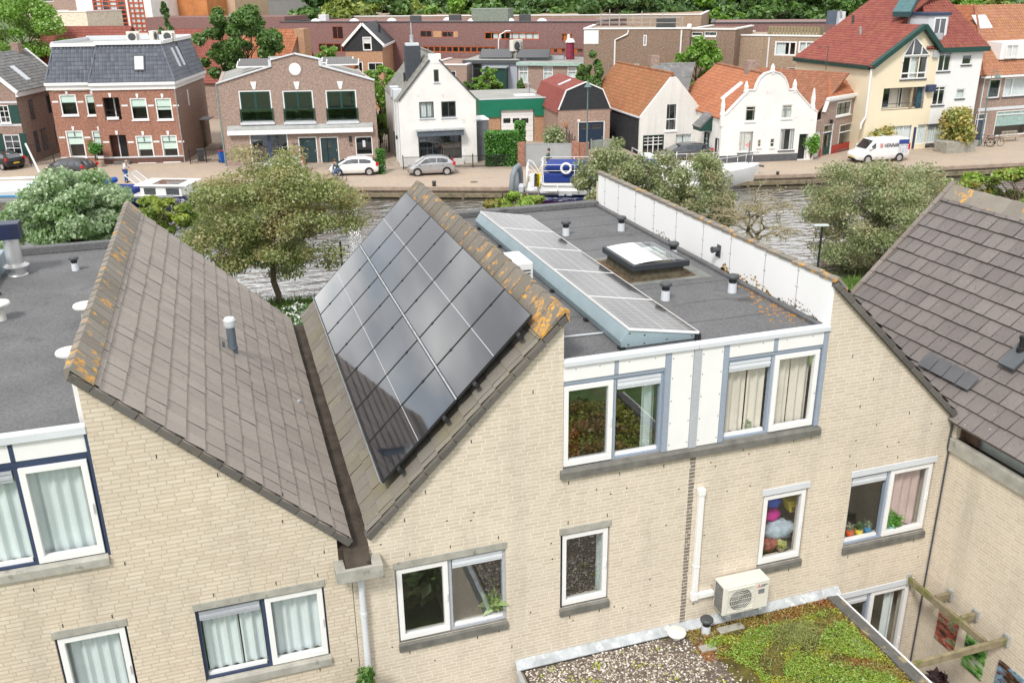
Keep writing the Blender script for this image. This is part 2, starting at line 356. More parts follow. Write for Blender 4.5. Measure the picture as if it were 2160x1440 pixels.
def leaves(n, clumps, size, seed, aspect=1.7, spread=None, shell=.0):
    """clumps: list of (centre, radius(3)). returns verts (n*4,3), one quad per leaf."""
    r = np.random.default_rng(seed); C = np.array([c for c, _ in clumps]); Rr = np.array([q for _, q in clumps], float)
    w = Rr.prod(1)**.66; idx = r.choice(len(C), n, p=w/w.sum())
    d = r.normal(size=(n, 3)); d /= np.linalg.norm(d, axis=1)[:, None]
    rad = (shell + (1-shell)*r.random(n)**.5)[:, None]
    P = C[idx] + d*rad*Rr[idx]
    nn = d*.6 + r.normal(size=(n, 3))*.7 + np.array([0, 0, .5]); nn /= np.linalg.norm(nn, axis=1)[:, None]
    t = np.cross(nn, r.normal(size=(n, 3))); t /= np.linalg.norm(t, axis=1)[:, None]; b = np.cross(nn, t)
    s = size*(.6+.8*r.random(n))[:, None]
    t = t*s*aspect/2; b = b*s/2
    V = np.empty((n, 4, 3)); V[:, 0] = P-t; V[:, 1] = P-b*1.0+nn*s*.12; V[:, 2] = P+t; V[:, 3] = P+b*1.0+nn*s*.12
    return V.reshape(-1, 3)
def leafobj(name, V, mat, parent=None):
    n = len(V)//4; me = bpy.data.meshes.new(name); me.vertices.add(n*4); me.vertices.foreach_set('co', V.ravel().astype(np.float32))
    me.loops.add(n*4); me.loops.foreach_set('vertex_index', np.arange(n*4, dtype=np.int32)); me.polygons.add(n)
    me.polygons.foreach_set('loop_start', np.arange(0, n*4, 4, dtype=np.int32)); me.polygons.foreach_set('loop_total', np.full(n, 4, dtype=np.int32))
    me.materials.append(mat); me.update(calc_edges=True); me.validate()
    o = bpy.data.objects.new(name, me); COL.objects.link(o)
    if parent: o.parent = parent
    return o
def limb(mb, p0, p1, r0, r1, rng, n=5, wob=.12, k=6):
    p0 = Vector(p0); p1 = Vector(p1); L = (p1-p0).length; pts = []; rs = []
    for i in range(n+1):
        t = i/n; w = wob*L*sin(pi*t)*.5
        pts.append(p0.lerp(p1, t)+Vector((rng.uniform(-w, w), rng.uniform(-w, w), rng.uniform(0, w) + .1*L*sin(pi*t)*.3))); rs.append(r0+(r1-r0)*t)
    mb.tube(pts, rs, k); return pts
def tree(name, label, loc, height, crown, trunk_h, mat, nleaf=12000, leaf=.14, nclump=40, seed=1, r0=.18, group=None, crz=.6, trunkmat=None, cat='tree', shape='round', gap=.85, offs=(0, 0)):
    """crown = (rx, ry, rz) ellipsoid centred at height - rz."""
    rng = random.Random(seed); t = thing(name, label, cat, loc, rng.random()*6, group)
    rx, ry, rz = crown; cz = height-rz; cl = []
    for i in range(nclump):
        while True:
            d = Vector((rng.uniform(-1, 1), rng.uniform(-1, 1), rng.uniform(-1, 1)))
            if .25 < d.length < 1: break
        if shape == 'cone':
            h = rng.random(); w = (1-h)**.8+.06; a = rng.random()*2*pi; q = rng.uniform(.35, 1)*w
            c = Vector((cos(a)*rx*q, sin(a)*ry*q, cz-rz+2*rz*h)); s = rng.uniform(.16, .3)*(.5+.7*(1-h))
        else:
            d = d.normalized()*(d.length**.6)*gap; az = math.atan2(d.y, d.x); d = d*(1.03+.11*sin(3*az+seed)+.09*sin(5*az+2*seed)+.07*sin(4*d.z*3+seed)); c = Vector((d.x*rx+offs[0], d.y*ry+offs[1], cz+d.z*rz)); s = rng.uniform(.13, .27)
        cl.append((tuple(c), (rx*s, ry*s, rz*s*(crz if shape != 'cone' else .5))))
    leafobj('crown', leaves(nleaf, cl, leaf, seed), mat, t)
    mb = MB(); top = Vector((offs[0]*.6, offs[1]*.6, max(trunk_h, cz-rz*.3)))
    limb(mb, (0, 0, -.1), top, r0, r0*.7, rng, 6, .08, 8)
    if shape == 'cone': limb(mb, top, (0, 0, height-.1), r0*.7, .02, rng, 5, .02)
    else:
        for (c, s) in rng.sample(cl, min(len(cl), 16)):
            limb(mb, top-Vector((0, 0, rng.uniform(0, .25)*trunk_h)), c, r0*.42, .015, rng, 5, .25, 5)
    mb.build('trunk', trunkmat or bark, t, smooth='all'); return t
# ================================================================== FOREGROUND: the terrace
def FG(mb, name, mat, root, parent=None, **k):
    """world-coordinate mesh parented to a root Empty (or to one of its parts)."""
    o = mb.build(name, mat, parent or root, **k)
    if parent is None: o.location = -Vector(root.location)
    return o
brickA = brick('cream_brick_grey_joints', (.62, .53, .415), (.70, .615, .5), (.50, .42, .33), .235, .068, .008, stain=.2)
brickB = brick('cream_brick_pale_joints', (.585, .505, .4), (.665, .58, .47), (.76, .68, .575), .235, .068, .009, stain=.18)
brick_brown = brick('brown_brick', (.16, .13, .115), (.22, .19, .17), (.6, .54, .44), .3, .068, .009)
tile_grey = tilemat('grey_brown_tile', (.295, .26, .23), (.345, .305, .27), streak=(.24, .21, .185))
tile_moss = tilemat('mossy_grey_tile', (.175, .16, .14), (.215, .197, .175), streak=(.24, .21, .07))
tile_dark = tilemat('dark_grey_tile', (.155, .138, .132), (.205, .183, .174), spots=.75, streak=(.12, .105, .098))
tile_ridge = tilemat('lichen_ridge_tile', (.2, .18, .155), (.26, .235, .2), lichen=.65, lscale=4.2, yend=.12)
tile_ridge_thick = tilemat('thick_lichen_ridge_tile', (.15, .135, .112), (.205, .18, .15), lichen=.66, lscale=4.6, yend=.17)
tile_verge = tilemat('verge_tile', (.09, .085, .08), (.15, .138, .127), pale=False)
def fwin(root, x0, x1, z0, z1, fmat, layout, cur=None, lint=concrete, sillm=darkstone, seed=1, label=None, curz=None, yb=0.0, gl=None):
    mb = MB(); ringframe(mb, x0, x1, z0, z1, yb+.05, yb+.14, .05)
    for a, b in zip(layout, layout[1:]): mb.box(a[1]-.025, a[1]+.035, yb+.048, yb+.142, z0+.05, z1-.05)
    w = FG(mb, 'window', fmat, root, bevel=.004)
    if label: w['label'] = label
    for (xa, xb, kind) in layout:
        a = max(xa, x0)+.03; b = min(xb, x1)-.03
        if kind == 'sash':
            s = MB(); ringframe(s, a, b, z0+.03, z1-.03, yb+.015, yb+.1, .085, .1); FG(s, 'sash', white, root, w, bevel=.006)
            h = MB(); h.box(b-.05, b-.03, yb-.015, yb+.015, (z0+z1)/2-.07, (z0+z1)/2+.07); FG(h, 'hinge', white, root, w)
            p = MB(); p.q((a+.08, yb+.07, z0+.12), (b-.08, yb+.07, z0+.12), (b-.08, yb+.07, z1-.11), (a+.08, yb+.07, z1-.11)); FG(p, 'pane', gl or glass_clear, root, w)
        else:
            s = MB(); zz = z1-.05
            for k in range(4): s.box(a+.02, b-.02, yb+.035+.012*(k % 2), yb+.1, zz-.042*(k+1), zz-.042*k)
            FG(s, 'roller_shutter', lightgrey if fmat is not navy else greypaint, root, w)
            s = MB(); s.box(a+.02, b-.02, yb+.08, yb+.135, z0+.05, z0+.1); FG(s, 'glazing_bead', white, root, w)
            p = MB(); p.q((a, yb+.11, z0+.05), (b, yb+.11, z0+.05), (b, yb+.11, z1-.2), (a, yb+.11, z1-.2)); FG(p, 'pane', gl or glass_clear, root, w)
    if cur:
        for n, (ca, cb, cm) in enumerate(cur):
            c = MB(); curtain(c, ca, cb, (curz or z0+.06), z1-.06, yb+.2, .03, .17, seed+n); FG(c, 'curtain', cm, root, w, smooth='all', recalc=False)
    if lint:
        l = MB(); l.box(x0-.02, x1+.02, yb-.015, yb+.12, z1+.001, z1+.13); FG(l, 'lintel', lint, root, w, bevel=.006)
    if sillm:
        l = MB(); l.hexa([(x0-.01, yb-.05, z0-.15), (x1+.01, yb-.05, z0-.15), (x1+.01, yb+.04, z0-.15), (x0-.01, yb+.04, z0-.15), (x0-.01, yb-.05, z0-.02), (x1+.01, yb-.05, z0-.02), (x1+.01, yb+.04, z0+.012), (x0-.01, yb+.04, z0+.012)])
        FG(l, 'sill', sillm, root, w, bevel=.006)
    return w
def verge(root, x0, z0, x1, z1, y=-.08, seed=1, w=.18, name='verge_tiles'):
    rng = random.Random(seed); a = Vector((x0, 0, z0)); b = Vector((x1, 0, z1)); L = (b-a).length; n = int(L/.335); d = (b-a)/L; up = Vector((-d.z, 0, d.x)); up = up if up.z > 0 else -up
    mb = MB()
    for k in range(n+1):
        s0 = k*.335; s1 = min(s0+.325, L)
        if s1 <= s0: break
        j = rng.uniform(-.008, .008)
        p = a+d*s0; q = a+d*s1
        t0, t1 = (.04, .012) if d.z > 0 else (.012, .04)
        f = lambda P, h, yy: P+up*h+Vector((0, yy, 0))
        mb.hexa([f(p, -.075, y+j), f(q, -.075, y+j), f(q, -.075, y+w), f(p, -.075, y+w), f(p, t0, y+j), f(q, t1, y+j), f(q, t1, y+w), f(p, t0, y+w)])
    return FG(mb, name, tile_verge, root, bevel=.008)
def ridge_caps(root, x, z, y0, y1, side, mat, seed, w=.34, step=.42, name='ridge_tiles', dr=.16):
    """monopitch ridge caps along Y; the long flange lies on the slope towards side (+1/-1)."""
    rng = random.Random(seed); mb = MB(); n = int((y1-y0)/step); step = (y1-y0)/n
    for k in range(n):
        a = y0+k*step; b = a+step-.006; j = rng.uniform(0, .006); t = .018
        s = side; sl = w*.7071
        prof = lambda e: [(x-s*.07, z+.02-dr+e), (x-s*.075, z+.055+e), (x+s*.02, z+.085+e), (x+s*sl, z+.085-sl+e), (x+s*(sl-.012), z+.04-sl+e), (x, z+.03+e)]
        mb.loft([[(p[0], a-.02, p[1]) for p in prof(j+t)], [(p[0], b, p[1]) for p in prof(j)]])
    return FG(mb, name, mat, root)
def weep(mb, pts, y=-.003):
    for (x, z, v) in pts: mb.box(x-.007 if v else x-.012, x+.007 if v else x+.012, y, y+.002, z, z+(.06 if v else .024), 1)
# ---------------------------------------------------------------- house A (left)
HA = thing('terraced_house', 'cream brick house with navy window frames and a brown tiled slope', 'house', (-2.2, 0, 0), group='terraced houses of cream brick')
zA = lambda x: 9.60-(x+2.18)*.964
hA = [(-7.2, -2.15, 6.86, 8.79), (-1.2, .69, 4.36, 5.67), (-3.1, -2.14, 4.1, 5.66)]
m = MB(); wall(m, [(-7.2, -2.15, 0, 6.86, 6.86), (-2.15, .95, 0, zA(-2.15), zA(.95)), (.95, 1.12, 0, 6.0, 6.0)], hA[1:])
rng = random.Random(5); weep(m, [(-1.35, 8.25, 1), (-.6, 7.82, 1), (-.25, 7.62, 1), (.25, 7.35, 1), (.9, 6.98, 1), (-2.0, 6.66, 1), (-3.2, 6.5, 1), (-.9, 5.86, 1), (.0, 5.86, 1), (.62, 5.86, 1), (-2.95, 5.83, 1), (-2.3, 5.83, 1), (.75, 6.25, 1), (.5, 4.1, 1), (-1.0, 4.1, 1), (.2, 6.9, 1), (1.0, 4.15, 1)])
FG(m, 'wall', [brickA, black], HA)
m = MB(); wall(m, [(-7.2, .96, 0, 9.0, 6.2)], [], 10.0, .25); m.box(-7.2, 1.0, .31, 9.99, 5.99, 6.1); FG(m, 'rear_wall', brickA, HA)
m = MB(); m.box(-7.2, -2.3, 3.4, 3.5, 3.2, 8.6); m.box(-2.3, .9, 3.4, 3.5, 3.2, 6.1); FG(m, 'partition_wall', interior, HA)
m = MB(); m.box(-7.4, -2.26, .12, 9.95, 8.60, 8.79); 
m.box(-7.4, -2.26, 9.83, 10.02, 8.79, 8.96); FG(m, 'flat_roof', bitumen, HA, bevel=.02)
m = MB(); m.box(-2.26, -2.2, .3, 10.0, 8.7, 9.62)
FG(m, 'side_panel', white, HA)
roof([(x-HA.location.x, y, z) for x, y, z in ((-2.18, -.06, 9.68), (1.15, -.06, 6.47), (1.15, 10.3, 6.47), (-2.18, 10.3, 9.68))], tile_grey, HA, 'roof', .33, .325, .024, 3, gap=.009)
ridge_caps(HA, -2.18, 9.66, -.07, 10.32, 1, tile_ridge, 4, .36, .34)
verge(HA, 1.16, 6.40, -2.2, 9.64, -.09, 5)
m = MB(); m.box(-7.2, -2.15, -.02, .13, 8.76, 8.88); FG(m, 'roof_edge_trim', lightgrey, HA, bevel=.01)
m = MB()
for a, b in ((-7.2, -5.1), (-5.05, -3.115), (-3.055, -2.19)): m.box(a, b, .03, .08, 8.49, 8.755)
FG(m, 'facade_panel', white, HA)
m = MB(); m.box(-7.2, -2.15, .04, .15, 8.41, 8.485); m.box(-3.115, -3.055, .028, .14, 8.49, 8.755); m.box(-2.19, -2.135, .005, .15, 6.88, 8.755); FG(m, 'window_post', navy, HA)
fwin(HA, -5.1, -2.19, 6.88, 8.41, navy, [(-5.1, -3.09, 'fixed'), (-3.09, -2.19, 'sash')], [(-5.0, -3.15, curtain_white), (-3.02, -2.24, curtain_white)], None, concrete, 11)
fwin(HA, *hA[1], navy, [(-1.2, -.23, 'fixed'), (-.23, .69, 'sash')], [(-1.13, -.62, curtain_white), (-.6, -.27, curtain_white), (-.2, .62, curtain_white)], concrete, concrete, 12)
fwin(HA, *hA[2], navy, [(-3.1, -2.14, 'sash')], [(-3.05, -2.2, curtain_white)], concrete, concrete, 13)
# ---------------------------------------------------------------- valley gutter + outlet + downpipe
VG = thing('valley_gutter', 'dirty valley gutter between two facing tiled slopes, ending in a concrete outlet block', 'gutter', (1.2, 0, 5.8))
gut = M('gutter_silt', (.06, .047, .035), .9, .45, 3, bmp=.8, bscale=30, stain=((.02, .018, .015), 6, .58))
m = MB(); m.box(.9, 1.5, .001, 10.3, 5.96, 6.28); m.hexa([(1.03, -.268, 5.93), (1.41, -.268, 5.93), (1.41, 0, 5.93), (1.03, 0, 5.93), (1.03, -.268, 6.0), (1.41, -.268, 6.0), (1.41, 0, 6.275), (1.03, 0, 6.275)]); FG(m, 'gutter', gut, VG)
m = MB(); m.box(.87, 1.02, -.27, -.002, 5.88, 6.09); m.box(1.42, 1.58, -.27, -.002, 5.88, 6.09); m.box(.87, 1.58, -.33, -.27, 5.87, 6.09); m.box(1.021, 1.419, -.269, -.01, 5.875, 5.92); FG(m, 'outlet_block', concrete, VG, bevel=.01)
DP = thing('downpipe', 'pale grey downpipe fixed to the cream brick wall under the concrete outlet block', 'downpipe', (1.25, -.09, 0))
m = MB(); m.cyl((1.25, -.09, 0), (1.25, -.09, 5.86), .05, n=14); FG(m, 'pipe', lightgrey, DP, smooth=True)
for z in (5.66, 5.05, 3.3):
    m = MB(); m.cyl((1.25, -.09, z), (1.25, -.09, z+.07), .058, n=14); FG(m, 'pipe_collar', lightgrey, DP, smooth=True)
# ---------------------------------------------------------------- house B + C (double house with the flat roof)
HB = thing('terraced_house', 'wide cream brick house with two gables and a flat roof between them', 'house', (6.7, 0, 0), group='terraced houses of cream brick')
zB = lambda x: x+5.03; zC = lambda x: 9.62-(x-9.36)*.965
hB = [(1.79, 3.62, 4.3, 5.72), (4.57, 5.46, 4.3, 5.76), (8.40, 9.33, 4.27, 5.76), (10.25, 12.1, 4.3, 5.79), (10.35, 12.04, .3, 3.08)]
m = MB(); wall(m, [(1.13, 1.42, 0, 6.0, 6.0), (1.42, 4.6, 0, zB(1.42), zB(4.6)), (4.6, 9.37, 0, 6.98, 6.98), (9.37, 12.35, 0, zC(9.37), zC(12.35))], hB)
wp = [(2.35, 6.98, 1), (3.1, 7.72, 1), (2.0, 6.55, 1), (2.7, 5.92, 1), (2.05, 5.92, 1), (3.5, 5.92, 1), (4.7, 5.95, 1), (5.4, 5.95, 1), (4.7, 6.7, 1), (5.6, 6.7, 1), (6.4, 6.7, 1), (7.9, 6.75, 1), (8.9, 6.75, 1), (9.25, 6.75, 1), (1.95, 4.05, 1), (3.1, 4.05, 1), (4.75, 4.05, 1), (5.3, 4.05, 1), (8.5, 4.02, 1), (9.1, 4.02, 1), (10.4, 4.02, 1), (11.9, 4.05, 1), (10.3, 6.0, 1), (11.2, 6.02, 1), (9.9, 8.2, 1), (10.4, 7.7, 1), (11.3, 6.9, 1), (10.2, 7.2, 1), (4.1, 8.4, 1), (3.7, 3.7, 1), (3.3, 3.0, 1)]
wp += [(rng.uniform(1.6, 6.8), rng.uniform(3.6, 6.6), 0) for _ in range(26)] + [(rng.uniform(7.1, 12.2), rng.uniform(3.6, 6.8), 0) for _ in range(30)]
wp = [p for p in wp if not any(h[0]-.1 < p[0] < h[1]+.1 and h[2]-.2 < p[1] < h[3]+.15 for h in hB)]
weep(m, wp); FG(m, 'wall', [brickB, black], HB)
m = MB(); m.box(6.89, 6.99, -.006, .01, 0, 6.84); FG(m, 'brick_band', brick_brown, HB)
m = MB(); wall(m, [(1.5, 4.6, 0, 6.45, 9.45), (4.6, 9.37, 0, 8.5, 8.5), (9.37, 12.2, 0, 9.4, 6.75)], [], 9.95, .2); FG(m, 'rear_wall', brickB, HB)
m = MB(); m.box(1.5, 12.2, 3.4, 3.5, 3.2, 6.3); m.box(4.7, 9.25, 3.4, 3.5, 6.3, 8.5); m.box(1.5, 12.2, .32, 9.9, 5.98, 6.1); m.box(1.5, 12.2, .32, 9.9, 3.1, 3.3); m.box(6.9, 7.0, .32, 3.39, 3.3, 8.5); m.box(5.9, 6.0, 1.2, 3.39, 6.1, 8.5); FG(m, 'partition_wall', interior, HB)
m = MB(); m.box(4.66, 9.3, .1, 9.95, 8.58, 8.79); m.box(4.66, 9.3, 9.8, 10.05, 8.79, 8.93); FG(m, 'flat_roof', bitumen, HB, bevel=.02)
# seams and patches on the roofing felt
m = MB()
for y in (1.05, 2.0, 3.0, 4.9, 5.9, 6.9, 7.9, 8.9): m.box(4.7, 9.28, y, y+.012, 8.7905, 8.794)
FG(m, 'felt_seam', M('felt_seam', (.075, .075, .078), .9, .3, 8), HB)
fcm = M('felt_collar', (.135, .135, .138), .9, .2, 4, bmp=.4, bscale=120)
for (x, y) in ((7.42, 7.3), (8.8, 7.25), (7.47, 2.3), (8.85, 2.28), (8.88, 4.75)): m = MB(); m.lathe([(.36, 0), (.36, .003), (.345, .006)], (x, y, 8.789), 24); FG(m, 'felt_collar', fcm, HB)
m = MB(); m.box(7.05, 9.0, 3.3, 5.3, 8.789, 8.7965); FG(m, 'felt_patch', bitumen_light, HB, bevel=.003)
m = MB(); m.box(7.25, 8.75, 3.45, 5.1, 8.797, 8.8); FG(m, 'leaf_litter', M('leaf_litter', (.12, .08, .045), .95, .6, 12, bmp=1, bscale=50, stain=((.3, .22, .12), 25, .6)), HB)
lm = M('orange_lichen', (.5, .22, .02), .95, .25, 20, bmp=.5); m = MB()
for k in range(120):
    t = rng.random()**.6; x = 9.22-rng.random()**1.6*.75*t; y = .35+(1-t)*2.2+rng.random()*.25; r = rng.uniform(.006, .026)
    m.lathe([(r, 0), (r*.8, .004)], (x, y, 8.79), 7, 0, rng.uniform(.6, 1.6), 1)
FG(m, 'lichen_patch', lm, HB)['kind'] = 'stuff'
# white panelled side of gable C
pan = M('white_facade_panel', (.84, .84, .84), .55, .03, 1, stain=((.6, .6, .56), .9, .7), fine=.02)
ys = [.02, .95, 1.98, 3.2, 4.3, 5.5, 6.6, 7.6, 8.6, 9.45, 9.9]; m = MB()
for a, b in zip(ys, ys[1:]): m.box(9.31, 9.36, a+.006, b-.006, 8.86, 9.64)
m.box(9.34, 9.4, .01, 9.9, 8.6, 9.62); FG(m, 'side_panel', pan, HB, bevel=.003)
m = MB()
for b in ys[1:-1]:
    for z in (8.95, 9.25, 9.55): m.box(9.303, 9.31, b-.035, b-.023, z, z+.012); m.box(9.303, 9.31, b+.023, b+.035, z, z+.012)
    m.box(9.311, 9.34, b-.006, b+.006, 8.85, 9.63)
FG(m, 'panel_screw', darkgrey, HB)
m = MB(); m.box(9.22, 9.31, .1, 9.85, 8.79, 8.86); FG(m, 'felt_upstand', bitumen, HB, bevel=.015)
m = MB()
for (y0, y1, h) in ((1.7, 3.0, .2), (.25, 1.5, .16), (3.2, 3.5, .16), (5.7, 6.6, .14)):
    for k in range(70 if h != .14 else 40):
        y = rng.uniform(y0, y1); e = sin(pi*(y-y0)/(y1-y0)); r = rng.uniform(.008, .026); z = 8.87+rng.random()**1.7*h*e
        m.box(9.306, 9.3085, y-r, y+r, z-r*.6, z+r*.6, 1 if h in (.14, .16) and y0 != 3.2 else 0)
FG(m, 'lichen_stain', [M('ochre_lichen', (.42, .25, .04), .95, .4, 20), M('grey_algae', (.3, .29, .25), .95, .3, 20)], HB)['kind'] = 'stuff'
ridge_caps(HB, 9.36, 9.62, -.06, 10.0, 1, tile_ridge, 8, .3, .4, 'coping_tiles', .02)
ridge_caps(HB, 4.58, 9.64, -.08, 10.3, -1, tile_ridge_thick, 9, .55, .46)
roof([(x-HB.location.x, y, z) for x, y, z in ((4.56, -.06, 9.66), (1.42, -.06, 6.52), (1.42, 10.3, 6.52), (4.56, 10.3, 9.66))], tile_moss, HB, 'roof', .33, .325, .024, 6, gap=.009)
roof([(x-HB.location.x, y, z) for x, y, z in ((9.38, -.06, 9.66), (12.33, -.06, 6.8), (12.33, 10, 6.8), (9.38, 10, 9.66))], tile_dark, HB, 'roof', .33, .34, .03, 7)
verge(HB, 1.4, 6.43, 4.62, 9.64, -.09, 15); verge(HB, 12.36, 6.72, 9.36, 9.62, -.09, 16)
m = MB(); m.box(4.6, 6.9, -.04, .12, 8.77, 8.86); m.box(6.905, 9.37, -.04, .12, 8.77, 8.86); FG(m, 'roof_edge_trim', lightgrey, HB, bevel=.012)
m = MB()
for a, b, z in ((4.6, 5.45, 8.52), (5.52, 6.33, 8.52), (6.44, 6.83, 7.0), (6.98, 7.38, 7.0), (7.48, 8.31, 8.53), (8.39, 9.27, 8.53)): m.box(a, b, .0, .06, z, 8.765)
FG(m, 'facade_panel', white, HB, bevel=.003)
m = MB(); m.box(4.6, 6.42, .02, .13, 8.455, 8.518); m.box(7.39, 9.34, .02, .13, 8.465, 8.528)
for a, b in ((5.455, 5.515), (8.315, 8.385)): m.box(a, b, -.005, .12, 8.53, 8.765)
for a, b in ((6.335, 6.435), (7.385, 7.475), (9.275, 9.36)): m.box(a, b, -.01, .14, 7.0, 8.767)
FG(m, 'window_post', bluegrey, HB)
m = MB(); m.box(6.835, 6.975, -.012, .05, 6.99, 8.768); FG(m, 'cover_strip', greypaint, HB)
m = MB()
for x in (6.47, 6.8, 7.01, 7.35):
    for z in (7.1, 7.5, 7.9, 8.3, 8.65): m.box(x-.008, x+.008, -.004, 0, z, z+.016)
for x in (4.8, 5.2, 5.7, 6.15, 7.65, 8.1, 8.55, 9.05): m.box(x-.007, x+.007, -.004, 0, 8.7, 8.714)
FG(m, 'panel_screw', darkgrey, HB)
m = MB(); m.hexa([(4.55, -.07, 6.83), (9.40, -.07, 6.83), (9.40, .03, 6.83), (4.55, .03, 6.83), (4.55, -.07, 6.955), (9.40, -.07, 6.955), (9.40, .03, 6.995), (4.55, .03, 6.995)]); FG(m, 'sill', darkstone, HB, bevel=.006)
fwin(HB, 4.58, 6.335, 6.99, 8.455, bluegrey, [(4.58, 5.48, 'sash'), (5.48, 6.335, 'fixed')], [(6.02, 6.27, curtain_white)], None, None, 21, gl=glass_mirror)
fwin(HB, 7.475, 9.275, 6.99, 8.465, bluegrey, [(7.475, 8.35, 'fixed'), (8.35, 9.275, 'sash')], [(7.52, 7.95, curtain_cream), (7.97, 8.3, curtain_cream), (8.4, 8.8, curtain_cream), (8.82, 9.2, curtain_cream)], None, None, 22)
fwin(HB, *hB[0], greypaint, [(1.79, 2.68, 'sash'), (2.68, 3.62, 'fixed')], [(1.84, 1.9, curtain_cream)], concrete, darkstone, 23, gl=glass_mirror)
fwin(HB, *hB[1], greypaint, [(4.57, 5.46, 'sash')], [(5.3, 5.4, curtain_white)], concrete, darkstone, 24, gl=glass_mirror)
fwin(HB, *hB[2], bluegrey, [(8.40, 9.33, 'sash')], None, lightgrey, darkstone, 25)
fwin(HB, *hB[3], bluegrey, [(10.25, 11.1, 'fixed'), (11.1, 12.1, 'sash')], [(11.35, 12.02, curtain_pink)], lightgrey, darkstone, 26)
fwin(HB, *hB[4], bluegrey, [(10.35, 11.08, 'fixed'), (11.08, 12.04, 'sash')], [(11.62, 11.85, curtain_white)], lightgrey, darkstone, 27)
# things standing on the window sills inside
def pot(x, y, z, r, h, col, label, leafc=None, pl=.1, seed=1, nl=40):
    t = thing('potted_plant', label, 'plant', (x, y, z)); m = MB(); m.lathe([(r*.7, 0), (r, h*.6), (r*.92, h), (r*.8, h), (r*.75, h*.85)], (0, 0, 0), 14); m.build('pot', M('glazed_pot', col, .35, .1, 5), t, smooth=True)
    leafobj('foliage', leaves(nl, [((0, 0, h+pl*.5), (pl*.6, pl*.5, pl*.6))], pl*.45, seed, 3.0), leafmat('sill_plant', *(leafc or ((.05, .16, .04), (.12, .25, .07)))), t)
pot(10.55, .22, 4.36, .085, .13, (.75, .13, .03), 'orange pot with a small pale succulent on the window sill', ((.3, .3, .2), (.4, .42, .3)), .1, 1)
pot(10.74, .2, 4.36, .08, .12, (.75, .6, .08), 'yellow pot with a dark leafy plant on the window sill', None, .12, 2)
pot(10.95, .22, 4.36, .08, .12, (.04, .25, .5), 'bright blue pot with a grey green plant on the window sill', ((.15, .22, .12), (.2, .3, .2)), .1, 3)
pot(11.42, .14, 4.36, .08, .11, (.1, .45, .55), 'turquoise pot with a bushy fern in front of the pink curtain', ((.1, .3, .05), (.2, .42, .08)), .22, 4, 90)
pot(3.44, .2, 4.36, .07, .1, (.5, .45, .38), 'beige pot with a long leaved spider plant behind the window pane', ((.2, .35, .08), (.45, .5, .25)), .26, 5, 60)
pot(9.05, .22, 4.33, .07, .1, (.35, .3, .2), 'round yellow green cactus in a small pot on the cluttered sill', ((.45, .5, .12), (.6, .6, .2)), .11, 6, 90)
pot(8.06, .2, 7.05, .05, .05, (.5, .5, .4), 'low pale green succulent in a shallow dish on the upper window sill', ((.3, .38, .2), (.5, .55, .4)), .11, 7, 40)
def lump(name, label, cat, c, r, mat, seed):
    m = MB(); rg = random.Random(seed); t = MB()
    m.blob((0, 0, 0), r[0], r[1], r[2], 14, 9); m.v = [(x*(1+.25*rg.uniform(-1, 1)), y, z*(1+.2*rg.uniform(-1, 1))) for x, y, z in m.v]
    o = m.build(name, mat, smooth='all'); o.location = c; tag(o, label, cat)
lump('laundry', 'crumpled pale blue sheets heaped behind the cluttered window', 'laundry', (9.1, .42, 4.68), (.34, .16, .2), M('pale_blue_cloth', (.4, .48, .56), .9, .3, 6), 3)
lump('laundry', 'patterned red and brown clothes in a heap low behind the cluttered window', 'laundry', (8.88, .36, 4.45), (.24, .12, .15), M('patterned_cloth', (.3, .1, .08), .9, .6, 9), 4)
lump('cushion', 'bright magenta cushion behind the cluttered window', 'cushion', (8.97, .5, 4.98), (.17, .1, .13), M('magenta_cloth', (.6, .03, .3), .8), 5)
lump('cushion', 'bright blue bag above the magenta cushion behind the window', 'bag', (9.0, .54, 5.22), (.16, .1, .12), M('blue_cloth', (.05, .12, .6), .7), 6)
LB = thing('laundry_basket', 'yellow plastic laundry basket hung behind the cluttered window', 'basket', (9.42, .5, 5.0)); m = MB(); m.loft([[(-.12, -.1, 0), (.12, -.1, 0), (.12, .1, 0), (-.12, .1, 0)], [(-.2, -.12, .26), (.2, -.12, .26), (.2, .12, .26), (-.2, .12, .26)]]); m.build('basket_body', M('yellow_plastic', (.75, .65, .06), .5), LB, bevel=.02)
m = MB(); [m.box(-.12, .12, -.135, -.128, z, z+.012) for z in (.06, .09, .12)]; m.build('slot', darkgrey, LB)
m = MB(); m.box(4.75, 5.4, 1.3, 2.2, 6.1, 6.9); o = m.build('cabinet', M('red_cabinet', (.45, .05, .03), .5), bevel=.02, loc=None); tag(o, 'red cabinet standing in the upper left room', 'cabinet')
